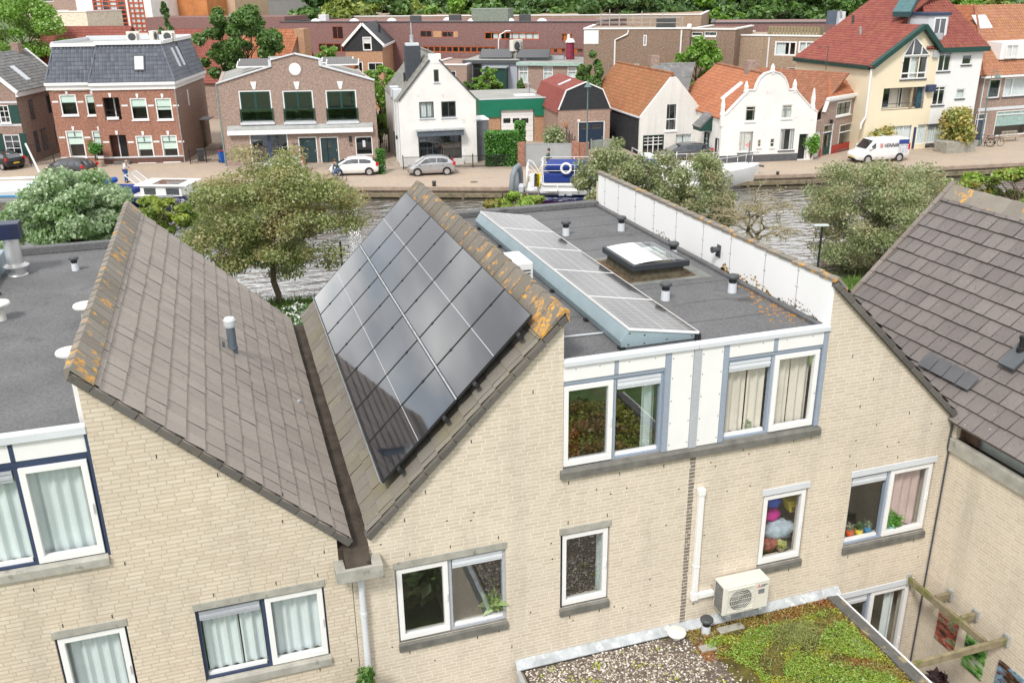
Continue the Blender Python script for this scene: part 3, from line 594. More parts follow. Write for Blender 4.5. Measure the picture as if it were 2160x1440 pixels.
# ---------------------------------------------------------------- solar panels on slope B
cellmat, nt, ns, ls, bs = newmat('black_solar_glass'); co = objco(nt)
b = nd(nt, "ShaderNodeTexBrick"); b.offset = 0; ls.new(co, b.inputs['Vector'])
for k, v in (('Scale', 1), ('Mortar Size', .0012), ('Brick Width', .0945), ('Row Height', .17), ('Bias', 0)): b.inputs[k].default_value = v
b.inputs['Color1'].default_value = (.006, .007, .012, 1); b.inputs['Color2'].default_value = (.008, .009, .015, 1); b.inputs['Mortar'].default_value = (.03, .032, .04, 1)
ls.new(b.outputs['Color'], bs.inputs['Base Color']); bs.inputs['Roughness'].default_value = .035; bs.inputs['Specular IOR Level'].default_value = .7
bs.inputs['Coat Weight'].default_value = 1; bs.inputs['Coat Roughness'].default_value = .06; bs.inputs['Coat IOR'].default_value = 1.7
s45 = sqrt(.5)
def pv_module(name, label, L, W, gmat, fmat, line=True, group=None):
    t = thing(name, label, 'solar panel', group=group); m = MB()      # local: x along, y up slope, z out
    ringframe(MB(), 0, 1, 0, 1, 0, 1, .1); w = .014
    for (a, b, c, d) in ((0, L, 0, w), (0, L, W-w, W), (0, w, w, W-w), (L-w, L, w, W-w)): m.box(a, b, c, d, -.035, .004)
    m.build('frame', fmat, t)
    g = MB(); g.q((w, w, 0), (L-w, w, 0), (L-w, W-w, 0), (w, W-w, 0)); g.q((w, w, -.03), (w, W-w, -.03), (L-w, W-w, -.03), (L-w, w, -.03)); g.build('glass', gmat, t)
    if line:
        g = MB(); g.box(w, L-w, W/2-.0045, W/2+.0045, .0005, .0022); g.build('centre_line', M('white_line', (.55, .57, .6), .5, .03, 3), t)
    return t
nrow = Vector((-s45, 0, s45)); vrow = Vector((s45, 0, s45))
base = Vector((1.74, 0, 7.13)); LM = (9.8-.3)/7; WM = 1.71
rows = ['bottom', 'top']; cols = ['nearest the brick gable', 'second from the brick gable', 'third from the brick gable', 'in the middle of the row', 'third from the canal end', 'second from the canal end', 'nearest the canal end']
first = None
for r in range(2):
    for c in range(7):
        p = base+vrow*(r*(WM+.035)); p.y = .3+c*LM
        lab = f'black solar panel, {rows[r]} row on the tiled slope, {cols[c]}'
        t = first = first or pv_module('solar_module', lab, LM-.022, WM, cellmat, black, True, 'black solar panels on the tiled slope')
        if (r, c) != (0, 0): t = dup(first, p, None, lab)
        # local x -> +Y, local y -> up slope, z -> normal ; (x,y,z) right handed: Y x v = n ?
        X_ = Vector((0, 1, 0)); Y_ = vrow; Z_ = X_.cross(Y_)
        if Z_.dot(nrow) < 0: X_ = -X_; p = p+Vector((0, LM-.022, 0)); Z_ = X_.cross(Y_)
        rot = Matrix((X_, Y_, Z_)).transposed(); t.rotation_euler = rot.to_euler(); t.location = p
RA = thing('mounting_rails', 'black mounting rails with end clamps between the tiles and the black solar panels', 'rails', tuple(base)); m = MB()
for s in (.35, 1.4, 2.1, 3.1):
    p = base+vrow*s-nrow*.06; m.bar((p.x, .2, p.z), (p.x, 9.9, p.z), .035, .035); m.bar((p.x, .17, p.z), (p.x, .32, p.z), .06, .09, nrow)
FG(m, 'rail', black, RA); m = MB()
for s in (.35, 1.4, 2.1, 3.1):
    for c in range(1, 7):
        p = base+vrow*s+nrow*.006; y = .3+c*LM-.011; m.bar((p.x, y-.025, p.z), (p.x, y+.025, p.z), .05, .012, nrow)
p = base+vrow*(WM+.0175)-nrow*.006; m.bar((p.x, .31, p.z), (p.x, 9.78, p.z), .03, .01, nrow, 1)
FG(m, 'clamp', [black, zinc], RA)
m = MB(); p = base-nrow*.0+vrow*(-.012); m.bar((p.x, .3, p.z), (p.x, 9.8, p.z), .012, .045, nrow); FG(m, 'edge_strip', zinc, RA)
# ---------------------------------------------------------------- solar row on the flat roof
cell2, nt, ns, ls, bs = newmat('grey_solar_glass'); co = objco(nt)
b = nd(nt, "ShaderNodeTexBrick"); b.offset = 0; ls.new(co, b.inputs['Vector'])
for k, v in (('Scale', 1), ('Mortar Size', .004), ('Brick Width', .17), ('Row Height', .2), ('Bias', 0)): b.inputs[k].default_value = v
b.inputs['Color1'].default_value = (.06, .055, .055, 1); b.inputs['Color2'].default_value = (.075, .068, .065, 1); b.inputs['Mortar'].default_value = (.34, .34, .34, 1)
ls.new(b.outputs['Color'], bs.inputs['Base Color']); bs.inputs['Roughness'].default_value = .12; bs.inputs['Specular IOR Level'].default_value = .6; bs.inputs['Coat Weight'].default_value = .5
TR = thing('solar_mount', 'pale blue grey metal wedge carrying the solar panels on the flat roof', 'mount', (6.3, 4.6, 8.8))
tray = M('pale_blue_metal', (.33, .42, .46), .4, .08, 3, metal=.3, fine=.02)
prof = [(5.70, 8.81), (5.68, 8.93), (5.80, 9.10), (7.06, 8.885), (7.08, 8.83), (7.06, 8.81)]
m = MB(); m.loft([[(x, .32, z) for x, z in prof], [(x, 8.93, z) for x, z in prof]]); FG(m, 'wedge', tray, TR, bevel=.006)
for q_ in [(5.66, 5.76, .29, .4, 8.79, 8.83), (7.0, 7.1, .28, .4, 8.79, 8.9)]+[(5.64, 5.72, y, y+.1, 8.79, 8.84) for y in (1.7, 3.4, 5.1, 6.8, 8.5)]: m = MB(); m.box(*q_); FG(m, 'foot', black, TR)
m = MB()
for (x, z) in ((5.82, 8.86), (5.84, 9.05), (6.1, 8.99), (6.5, 8.87), (6.95, 8.87), (6.1, 8.85)): m.cyl((x, .312, z), (x, .322, z), .012)
FG(m, 'bolts', black, TR)
e = Vector((7.06-5.80, 0, 8.885-9.10)); LE = e.length; ang = math.atan2(e.z, e.x); first2 = None
for k in range(5):
    y = .3+k*1.727; lab = 'grey solar panel in the row on the flat roof, ' + ['nearest the facade', 'second from the facade', 'in the middle of the row', 'second from the canal end', 'nearest the canal end'][k]
    if first2 is None: t = first2 = pv_module('solar_module', lab, 1.72, LE, cell2, white, True, 'grey solar panels on the flat roof')
    else: t = dup(first2, (0, 0, 0), None, lab)
    X_ = Vector((0, 1, 0)); Y_ = -e.normalized(); Z_ = X_.cross(Y_)
    if Z_.z < 0: X_ = -X_; Z_ = X_.cross(Y_)
    t.location = Vector((7.075, y if X_.y > 0 else y+1.72, 8.885+.045)); t.rotation_euler = Matrix((X_, Y_, Z_)).transposed().to_euler()
CB = MB(); CB.tube([(4.7, 1.15, 8.80), (5.3, 1.12, 8.802), (5.75, 1.1, 8.80)], .014); tag(CB.build('cable_duct', lightgrey), 'thin pale cable duct crossing the felt beside the solar row', 'duct')
# ---------------------------------------------------------------- roof vents, skylight, units
def roof_vent(loc, label, first=[None], s=1.0):
    if first[0] is None:
        t = first[0] = thing('roof_vent', label, 'vent', loc, 0, 'black capped vents on the flat roofs')
        m = MB(); m.lathe([(.085, 0), (.085, .03), (.078, .16), (.078, .19)], n=18); m.build('base', lightgrey, t, smooth=True)
        m = MB(); m.lathe([(.073, .19), (.073, .28)], n=18); m.build('neck', black, t, smooth=True)
        m = MB(); m.lathe([(.09, .27), (.115, .285), (.12, .32), (.1, .345), (.04, .355)], n=18); m.build('cap', darkgrey, t, smooth=True)
        return t
    return dup(first[0], loc, None, label, None, s)
for loc, lab in (((7.42, 7.3, 8.795), 'black capped roof vent on the flat roof between the solar row and the far parapet'), ((8.8, 7.25, 8.795), 'black capped roof vent near the far end of the white panel wall'), ((7.47, 2.3, 8.795), 'black capped roof vent between the skylight and the low end of the solar row'), ((8.85, 2.28, 8.795), 'black capped roof vent beside the ochre stain on the white panel wall'), ((8.88, 4.75, 8.795), 'black capped roof vent half hidden behind the skylight')): roof_vent(loc, lab)
roof_vent((-3.2, 8.2, 8.792), 'small black capped vent on the left flat roof', s=.85)
SK = thing('skylight', 'square flat roof skylight with a dark rim, half covered by a white blind', 'skylight', (7.95, 4.2, 8.8))
m = MB(); m.loft([[(-.56, -.7, 0), (.56, -.7, 0), (.56, .7, 0), (-.56, .7, 0)], [(-.52, -.66, .2), (.52, -.66, .2), (.52, .66, .2), (-.52, .66, .2)]]); m.build('curb', M('mossy_curb', (.09, .075, .05), .95, .4, 9, bmp=.6), SK)
m = MB(); 
for (a, b, c, d) in ((-.62, .62, -.76, -.68), (-.62, .62, .68, .76), (-.62, -.54, -.68, .68), (.54, .62, -.68, .68)): m.box(a, b, c, d, .21, .34)
m.build('rim', M('dark_rim', (.035, .04, .045), .4, .1, 4), SK, bevel=.02)
m = MB(); n = 8
for i in range(n):
    a = -.56+1.12*i/n; b = a+1.12/n; f = lambda q: .335+.04*(1-(q/.56)**2)
    m.q((a, -.7, f(a)), (b, -.7, f(b)), (b, .7, f(b)), (a, .7, f(a)))
m.build('pane', glass_clear, SK)
m = MB(); f = lambda q: .34+.04*(1-(q/.56)**2); [m.q((a, -.69, f(a)), (a+.1, -.69, f(a+.1)), (a+.1, .69, f(a+.1)), (a, .69, f(a))) for a in (-.55+.1*i for i in range(6))]; m.build('blind', white, SK)
m = MB(); m.box(-.53, -.45, .1, .62, .2, .27); m.box(.45, .53, .1, .62, .2, .27); m.box(-.45, .45, .54, .62, .2, .27); m.box(-.53, .53, .1, .64, .12, .14); m.build('inner_frame', M('pale_lining', (.5, .6, .58), .7), SK)
def ac_grille(mb, c, r, n, ring=5):
    pass
AC2 = thing('air_conditioner', 'white outdoor air conditioner standing on the flat roof behind the lichen covered ridge', 'air conditioner', (5.0, 3.6, 8.8))
m = MB(); m.box(-.17, .2, -.42, .42, .06, .7); m.build('casing', M('white_metal', (.72, .72, .72), .4, .03), AC2, bevel=.02)
m = MB(); [m.box(-.06, .15, -.426, -.42, .3+.06*k, .33+.06*k) for k in range(5)]; m.build('grille', darkgrey, AC2)
m = MB(); m.box(-.15, .15, -.36, -.3, 0, .06); m.box(-.15, .15, .3, .36, 0, .06); m.build('foot', black, AC2)
WV = thing('wall_vent', 'dark grey double flue outlet on the white panel wall', 'vent', (9.31, 3.62, 9.2)); m = MB(); m.box(-.02, 0, -.07, .07, -.13, .13); m.build('plate', darkgrey, WV, bevel=.01)
m = MB(); m.cyl((-.01, 0, .04), (-.14, 0, .04), .055, n=14); m.cyl((-.14, 0, .04), (-.17, 0, .04), .065, n=14); m.build('pipe', darkgrey, WV, smooth=True); m = MB(); m.cyl((-.01, 0, -.07), (-.06, 0, -.07), .04, n=12); m.build('inlet', black, WV)
def mushroom(loc, label, first=[None], s=1):
    if first[0] is None:
        t = first[0] = thing('mushroom_vent', label, 'vent', loc, 0, 'pale mushroom vents')
        m = MB(); m.lathe([(.1, 0), (.095, .04), (.085, .25), (.085, .3)], n=18); m.build('stem', M('pale_plastic', (.55, .54, .5), .6, .08), t, smooth=True)
        m = MB(); m.lathe([(.2, .28), (.205, .31), (.19, .335), (.1, .36), (.03, .365)], n=22); m.build('cap', M('offwhite_plastic', (.7, .69, .64), .5, .05), t, smooth=True); return t
    return dup(first[0], loc, None, label, None, s)
mushroom((-2.6, 4.66, 8.79), 'white mushroom vent half hidden by the brown ridge, the farther one'); mushroom((-2.58, 2.35, 8.79), 'white mushroom vent half hidden by the brown ridge, the nearer one'); mushroom((-4.1, 5.3, 8.79), 'white mushroom vent at the left edge of the photo')
mushroom((6.72, -.22, 3.16), 'beige mushroom vent on the gravel of the low roof', s=.85)
FL = thing('flue', 'steel flue pipe with a navy blue rectangular cowl on the left flat roof', 'flue', (-4.31, 8.3, 8.79)); m = MB(); m.lathe([(.2, 0), (.17, .03), (.16, .17), (.25, .18), (.25, .2), (.16, .25), (.155, .3), (.15, .78)], n=22); m.build('pipe', M('steel', (.5, .5, .5), .35, .1, 4, metal=.7), FL, smooth=True)
m = MB(); m.box(-.55, .22, -.2, .2, .78, 1.1); m.build('cowl', M('navy_metal', (.012, .02, .06), .35, .1), FL, bevel=.015); m = MB(); m.box(.1, .13, -.205, .205, .79, 1.09); m.build('slot', black, FL)
m = MB(); m.hexa([(-5.6, 7.1, 8.8), (-4.6, 7.1, 8.8), (-4.6, 9.2, 8.8), (-5.6, 9.2, 8.8), (-5.6, 7.1, 9.2), (-4.66, 7.1, 9.12), (-4.66, 9.2, 9.12), (-5.6, 9.2, 9.2)]); tag(m.build('solar_mount', tray, bevel=.01), 'blue grey metal mount at the left edge of the left flat roof', 'mount')
m = MB(); m.tube([(-4.7, 6.95, 8.85), (-4.45, 6.9, 8.86), (-4.4, 6.9, 8.8)], .045, 10); tag(m.build('pipe_stub', black, smooth='all'), 'short black pipe stub at the edge of the left flat roof', 'pipe')
PV_ = thing('roof_vent_pipe', 'grey vent pipe with a white cap standing on the brown tiled slope', 'vent', (-.24, 4.95, 7.74)); PV_.scale = (1.1, 1.1, 1.4); m = MB(); m.lathe([(.075, 0), (.075, .42)], n=18); m.lathe([(.09, .09), (.09, .12)], n=18); m.build('pipe', M('slate_grey', (.12, .15, .18), .45, .08), PV_, smooth=True)
m = MB(); m.lathe([(.1, .42), (.105, .5), (.08, .53), (.02, .54)], n=18); m.lathe([(.088, .4), (.088, .42)], n=18); m.build('cap', M('pale_cap', (.6, .64, .66), .4, .05), PV_, smooth=True)
m = MB(); m.hexa([(-.16, -.16, -.09), (.2, -.16, -.3), (.2, .12, -.3), (-.16, .12, -.09), (-.16, -.16, .19), (.2, -.16, -.16), (.2, .12, -.16), (-.16, .12, .19)]); m.build('flashing', M('lead', (.07, .085, .11), .5, .2), PV_)
m = MB(); m.hexa([(.72, 4.35, 6.70), (.9, 4.35, 6.52), (.9, 4.62, 6.52), (.72, 4.62, 6.70), (.735, 4.35, 6.85), (.93, 4.35, 6.66), (.93, 4.62, 6.66), (.735, 4.62, 6.85)]); m.cyl((.82, 4.48, 6.75), (.86, 4.48, 6.82), .03)
tag(m.build('vent_flashing', M('pale_lead', (.4, .46, .52), .4, .1)), 'small pale metal flashing low on the brown tiled slope', 'flashing')
# ---------------------------------------------------------------- wall AC unit + conduit
ACM = M('aged_white_metal', (.68, .66, .6), .45, .05, 3, stain=((.42, .36, .2), 6, .64))
AC = thing('air_conditioner', 'white outdoor air conditioner with round fan on the cream brick wall above the planted roof', 'air conditioner', (7.98, -.22, 3.68))
m = MB(); m.box(-.46, .46, -.17, .17, 0, .6); m.build('casing', ACM, AC, bevel=.015)
m = MB(); m.lathe([(.225, 0), (.225, .004)], (0, 0, 0), 30); m.v = [(x-.12, -.172-z, y+.3) for x, y, z in m.v]; m.build('fan_opening', M('fan_dark', (.14, .14, .14), .7), AC)
m = MB()
for r in (.05, .085, .12, .155, .19, .225): m.tube([(-.12+r*cos(a), -.182, .3+r*sin(a)) for a in [2*pi*i/26 for i in range(27)]], .004, 5)
for k in range(5): m.box(-.36, .12, -.187, -.183, .1+.1*k, .106+.1*k)
m.build('fan_grille', ACM, AC)
m = MB(); ringframe(m, -.4, .16, .05, .55, -.186, -.17, .02); m.build('front_rim', ACM, AC)
m = MB(); 
for i in range(7):
    for j in range(16): m.box(-.468, -.46, -.13+.038*i, -.105+.038*i, .04+.034*j, .058+.034*j)
m.build('side_grille', darkgrey, AC)
m = MB(); m.box(.24, .36, -.178, -.17, .33, .42); m.build('label_plate', M('grey_label', (.2, .2, .22), .5), AC)
red = M('red_paint', (.6, .02, .03), .5, .05); m = MB()
for (dx, dz, rr) in ((0, .028, 0), (-.024, -.014, 1), (.024, -.014, 2)):
    a = (pi/2, pi*7/6, -pi/6)[rr]; u = Vector((cos(a), 0, sin(a))); w = Vector((-sin(a), 0, cos(a))); c = Vector((.245, -.1745, .49))
    m.q(c, c+u*.022+w*.013, c+u*.044, c+u*.022-w*.013)
m.build('emblem', red, AC, recalc=False)
def text3d(s, size, mat, name, parent, loc, rot=(pi/2, 0, 0), ext=.002, align='LEFT', shear=0, sx=1, bold=0):
    cu = bpy.data.curves.new(name, 'FONT'); cu.body = s; cu.size = size; cu.extrude = ext; cu.align_x = align; cu.shear = shear; cu.offset = bold
    tmp = bpy.data.objects.new(name+'_tmp', cu); COL.objects.link(tmp); dg = bpy.context.evaluated_depsgraph_get(); me = bpy.data.meshes.new_from_object(tmp.evaluated_get(dg)); bpy.data.objects.remove(tmp); bpy.data.curves.remove(cu)
    me.name = name; me.materials.clear(); me.materials.append(mat); o = bpy.data.objects.new(name, me); COL.objects.link(o); o.parent = parent; o.location = loc; o.rotation_euler = rot; o.scale = (sx, 1, 1); return o
text3d('MITSUBISHI', .034, darkgrey, 'lettering', AC, (.285, -.173, .492), sx=.75); text3d('ELECTRIC', .026, darkgrey, 'lettering', AC, (.285, -.173, .465), sx=.75)
for x in (-.36, .28): m = MB(); m.box(x, x+.06, -.2, .21, -.1, 0); m.build('bracket', zinc, AC)
CD = thing('cable_duct', 'white plastic cable duct running down the brick wall to the air conditioner', 'duct', (7.12, -.05, 3.9)); m = MB(); m.box(7.07, 7.17, -.09, -.002, 3.92, 6.14); m.box(7.171, 7.51, -.09, -.002, 3.92, 4.02); FG(m, 'duct', white, CD, bevel=.01)
for q_ in ((7.055, 7.185, -.1, -.001, 6.06, 6.19), (7.055, 7.19, -.1, -.001, 3.9, 4.06), (7.06, 7.18, -.097, -.001, 4.6, 4.64)): m = MB(); m.box(*q_); FG(m, 'duct_fitting', white, CD, bevel=.015)
# ---------------------------------------------------------------- low extension with gravel / sedum roof
EX = thing('garden_extension', 'low garden extension with a flat roof of gravel and green sedum and grey metal edges', 'extension', (7, -3, 0))
m = MB(); m.box(3.8, 10.15, -9.5, -.03, 0, 3.22); FG(m, 'wall', brickB, EX)
m = MB(); m.box(3.86, 9.95, -9.4, -.03, 3.221, 3.27); FG(m, 'roof_felt', M('wet_felt', (.06, .05, .045), .9, .3, 4), EX)
m = MB(); m.hexa([(3.75, -.14, 3.30), (10.27, -.14, 3.30), (10.27, -.002, 3.32), (3.75, -.002, 3.32), (3.75, -.14, 3.318), (10.27, -.14, 3.318), (10.27, -.002, 3.43), (3.75, -.002, 3.43)])
FG(m, 'lead_flashing', M('lead_flashing', (.42, .45, .47), .6, .25, 5, stain=((.65, .67, .68), 7, .55)), EX)
m = MB(); m.box(3.72, 3.80, -9.5, -.145, 3.0, 3.32); FG(m, 'edge_trim', zinc, EX, bevel=.005)
m = MB(); m.hexa([(9.93, -9.5, 3.25), (10.17, -9.5, 3.2), (10.17, -.145, 3.2), (9.93, -.145, 3.25), (9.93, -9.5, 3.36), (10.17, -9.5, 3.33), (10.17, -.145, 3.33), (9.93, -.145, 3.36)]); FG(m, 'edge_trim', M('lichened_trim', (.12, .12, .115), .7, .2, 4, stain=((.42, .33, .16), 3.2, .56)), EX)
m = MB(); m.box(10.171, 10.2, -9.5, -.1, 2.95, 3.345); FG(m, 'edge_strip', white, EX)
rs = np.random.default_rng(3)
def stones(n, xr, yr, z, s, name, mat, parent, dens=None):
    V = []; Fc = []; base_ = np.array([(1, 0, 0), (0, 1, 0), (-1, 0, 0), (0, -1, 0), (0, 0, .7), (0, 0, -.5)]); fs = [(0,1,4),(1,2,4),(2,3,4),(3,0,4),(1,0,5),(2,1,5),(3,2,5),(0,3,5)]
    k = 0
    while k < n:
        x = rs.uniform(*xr); y = rs.uniform(*yr)
        if dens and rs.random() > dens(x, y): continue
        a = rs.uniform(0, 6.28); q = s*rs.uniform(.5, 1.3)*np.array([rs.uniform(.8, 1.3), rs.uniform(.7, 1.1), rs.uniform(.7, 1)]); p = base_*q; c_, s_ = np.cos(a), np.sin(a)
        p = np.stack([p[:, 0]*c_-p[:, 1]*s_, p[:, 0]*s_+p[:, 1]*c_, p[:, 2]], 1)+rs.normal(0, s*.12, (6, 3))+(x, y, z+rs.uniform(0, s)); i = len(V); V += p.tolist(); Fc += [tuple(i+w for w in f) for f in fs]; k += 1
    me = bpy.data.meshes.new(name); me.from_pydata(V, [], Fc); me.materials.append(mat); o = bpy.data.objects.new(name, me); COL.objects.link(o); o.parent = parent; o.location = -Vector(parent.location); o['kind'] = 'stuff'; return o
gm, nt, ns, ls, bs = newmat('gravel'); g = nd(nt, "ShaderNodeNewGeometry"); ls.new(ramp(nt, g.outputs['Random Per Island'], [(0, (.13, .1, .08)), (.35, (.29, .245, .2)), (.7, (.55, .49, .42)), (1, (.82, .78, .7))]), bs.inputs['Base Color']); bs.inputs['Roughness'].default_value = .9
grav = lambda x, y: 1 if x < 6.9+.5*sin(y*5)-.15*y*0 - (y+.2)*(-.35) else (.35 if x < 7.5 else .03)
stones(13000, (3.88, 8.2), (-3.6, -.16), 3.275, .021, 'gravel', gm, EX, grav)
m = MB(); m.box(3.88, 7.6, -9.3, -.16, 3.271, 3.285); FG(m, 'gravel_bed', M('gravel_bed', (.13, .105, .085), .95, .45, 14, bmp=1, bscale=60), EX)
m = MB(); n = 30
for i in range(n):
    for j in range(40):
        P = []
        for a, b in ((i, j), (i+1, j), (i+1, j+1), (i, j+1)):
            x = 7.0+2.93*a/n; y = -9.3+9.14*b/40; e = min(1, (x-7.0)/.5, (9.95-x)/.15+.1, (-.12-y)/.2+.1); P.append((x, y, 3.268+.05*max(0, e)*(1+.5*sin(x*7)*cos(y*6))))
        m.q(*P)
FG(m, 'sedum_bed', M('moss_bed', (.1, .085, .02), .95, .5, 3, bmp=1, bscale=40), EX, smooth='all')
def scat(n, xr, yr, zr, size, name, mat, parent, mask, aspect=1.6, up=.8):
    x = rs.uniform(*xr, n*3); y = rs.uniform(*yr, n*3); k = np.array([rs.random() < mask(a, b) for a, b in zip(x, y)]); x = x[k][:n]; y = y[k][:n]; n = len(x)
    P = np.stack([x, y, rs.uniform(*zr, n)], 1); nn = rs.normal(size=(n, 3))*.6+(0, 0, up); nn /= np.linalg.norm(nn, axis=1)[:, None]; t = np.cross(nn, rs.normal(size=(n, 3))); t /= np.linalg.norm(t, axis=1)[:, None]; b = np.cross(nn, t); s = size*(.6+.8*rs.random(n))[:, None]
    V = np.empty((n, 4, 3)); V[:, 0] = P-t*s*aspect/2; V[:, 1] = P-b*s/2; V[:, 2] = P+t*s*aspect/2; V[:, 3] = P+b*s/2
    o = leafobj(name, V.reshape(-1, 3), mat, parent); o.location = -Vector(parent.location); o['kind'] = 'stuff'; return o
sn = lambda x, y: .5+.5*sin(1.9*x+1.3*sin(2.3*y))*cos(2.1*y+.9*sin(1.7*x))
red_sed = leafmat('brown_sedum', (.2, .15, .03), (.42, .31, .07), .15, (.38, .14, .05), 1.6)
ysed = leafmat('yellow_green_sedum', (.28, .33, .03), (.52, .54, .07), .25, (.38, .46, .06), 1.1)
gsed = leafmat('green_sedum', (.18, .33, .03), (.38, .54, .09), .3)
inb = lambda x, y: (x > 7.0+.25*sin(3*y)+.3*(y < -1)*1) * (1 if x < 9.93 else 0)
scat(22000, (6.9, 9.95), (-3.4, -.15), (3.30, 3.345), .02, 'brown_sedum', red_sed, EX, lambda x, y: inb(x, y)*(1 if (y > -.75-.15*sin(4*x) or x > 9.5 or sn(x*1.7, y*1.6) < .38 or x < 7.4) else .15))
scat(20000, (7.1, 9.9), (-3.4, -.3), (3.31, 3.375), .021, 'yellow_sedum', ysed, EX, lambda x, y: inb(x, y)*(1 if (.35 < sn(x*1.5, y*1.4) < .75 and y < -.5) else .03))
scat(12000, (7.1, 9.8), (-3.4, -.45), (3.32, 3.45), .022, 'green_sedum', gsed, EX, lambda x, y: inb(x, y)*(1 if (sn(x*1.5+1, y*1.4) > .55 and y < -.55) else .02))
scat(5000, (6.5, 9.8), (-9.2, -3.4), (3.33, 3.42), .06, 'far_sedum', ysed, EX, lambda x, y: 1); scat(2200, (6.5, 9.8), (-9.2, -3.4), (3.35, 3.5), .07, 'far_red_sedum', red_sed, EX, lambda x, y: 1 if sn(x, y) > .6 else 0); scat(700, (4.0, 7.0), (-2.5, -.2), (3.3, 3.34), .035, 'gravel_weeds', ysed, EX, lambda x, y: 1 if sn(x*3, y*4) > .82 else .04)
V = []
for k in range(1400):
    if k < 750: cx, cy = rs.normal(8.75, .22), rs.normal(-.85, .16)
    else: cx, cy = rs.uniform(7.7, 9.8), rs.uniform(-2.6, -.5)
    h = rs.uniform(.08, .2); dx, dy = rs.normal(-.05, .1), rs.normal(-.05, .08); w = .004; px, py = -dy, dx; L = sqrt(px*px+py*py)+1e-6; px *= w/L; py *= w/L
    V += [(cx-px, cy-py, 3.3), (cx+px, cy+py, 3.3), (cx+dx*.7+px, cy+dy*.7+py, 3.3+h*.85), (cx+dx*.7-px, cy+dy*.7-py, 3.3+h*.85), (cx+dx*.7-px, cy+dy*.7-py, 3.3+h*.85), (cx+dx*.7+px, cy+dy*.7+py, 3.3+h*.85), (cx+dx*1.6, cy+dy*1.6, 3.3+h), (cx+dx*1.6, cy+dy*1.6, 3.3+h*.99)]
o = leafobj('grass_tuft', np.array(V), leafmat('tuft_grass', (.28, .34, .10), (.48, .5, .2), .3), EX); o.location = -Vector(EX.location); o['kind'] = 'stuff'
roof_vent((7.28, -.28, 3.29), 'black capped vent on the planted low roof below the air conditioner')
for i, (x0, x1, y, lab) in enumerate(((7.5, 8.0, -.42, 'grey paving slab lying under the air conditioner'), (6.95, 7.25, -.75, 'brownish paving slab between gravel and moss beside the mushroom vent'), (9.55, 9.75, -1.75, 'pale paving slab lying near the right metal edge of the planted roof'))):
    m = MB(); m.box(x0, x1, y, y+(.16 if i < 2 else .5), 3.29, 3.35); tag(m.build('paving_slab', concrete, bevel=.008), lab, 'slab')
# ---------------------------------------------------------------- house D (right)
HD = thing('terraced_house', 'cream brick house whose dark grey tiled slope ends at a concrete gutter', 'house', (12.4, -2, 0), group='terraced houses of cream brick')
brickD = brick('cream_brick_side', (.62, .535, .42), (.70, .615, .5), (.78, .7, .58), .235, .068, .009, stain=.2)
m = MB(); m.box(12.36, 12.66, -9, -.001, 0, 6.0); FG(m, 'wall', brickD, HD)
m = MB(); m.box(12.45, 12.6, .31, 4.2, 0, 6.6); m.hexa([(12.601, 4.1, 0), (15.5, 4.1, 0), (15.5, 4.25, 0), (12.601, 4.25, 0), (12.601, 4.1, 6.8), (15.5, 4.1, 9.6), (15.5, 4.25, 9.6), (12.601, 4.25, 6.8)]); FG(m, 'rear_wall', brickD, HD)
m = MB(); m.box(12.30, 12.42, -9, -.02, 6.01, 6.27); m.box(12.42, 12.9, -9, -.02, 6.01, 6.06); FG(m, 'gutter_beam', concrete, HD, bevel=.008)
m = MB(); m.box(12.421, 12.78, -9, -.12, 6.061, 6.13); FG(m, 'gutter_silt', gut, HD)
m = MB(); m.box(12.72, 12.78, -9, -.12, 6.131, 6.66); FG(m, 'gutter_board', M('green_white_board', (.5, .55, .52), .6, .15, 2), HD)
m = MB(); m.box(12.36, 12.46, -.1, -.001, 6.28, 6.78); FG(m, 'brick_stub', brickB, HD); m = MB(); m.box(12.46, 12.66, -.11, -.09, 6.07, 6.62); m.box(12.6, 12.64, -.4, -.09, 6.2, 6.6); FG(m, 'brown_board', M('brown_wood', (.14, .09, .06), .8, .3), HD)
roof([(x-HD.location.x, y-HD.location.y, z) for x, y, z in ((12.22, 4.35, 6.64), (15.5, 4.35, 9.9), (15.5, -9, 9.9), (12.22, -9, 6.64))], tile_dark, HD, 'roof', .33, .352, .045, 9, stagger=True, gap=.014)
m = MB()
for k in range(12):
    y = 4.36-.9*k*.5; y2 = y-.445; m.loft([[(15.5-.26, y, 9.70), (15.5-.02, y, 9.97), (15.5+.1, y, 9.95), (15.5+.12, y, 9.7)], [(15.5-.26, y2, 9.69), (15.5-.02, y2, 9.955), (15.5+.1, y2, 9.935), (15.5+.12, y2, 9.69)]])
FG(m, 'ridge_tiles', tile_ridge, HD)
m = MB(); fr = random.Random(4)
for k in range(14):
    a = k*.335; p0 = Vector((12.25+a*.7071, 4.3, 6.7+a*.7071)); p1 = p0+Vector((.23, 0, .23)); m.bar(p0, p1, .12, .07, (-1, 0, 1))
FG(m, 'verge_tiles', tilemat('lichen_verge', (.2, .17, .15), (.25, .22, .2), lichen=.55), HD)
m = MB(); m.box(15.3, 15.5, -9, 4.09, 0, 9.5); FG(m, 'upper_wall', brickD, HD)
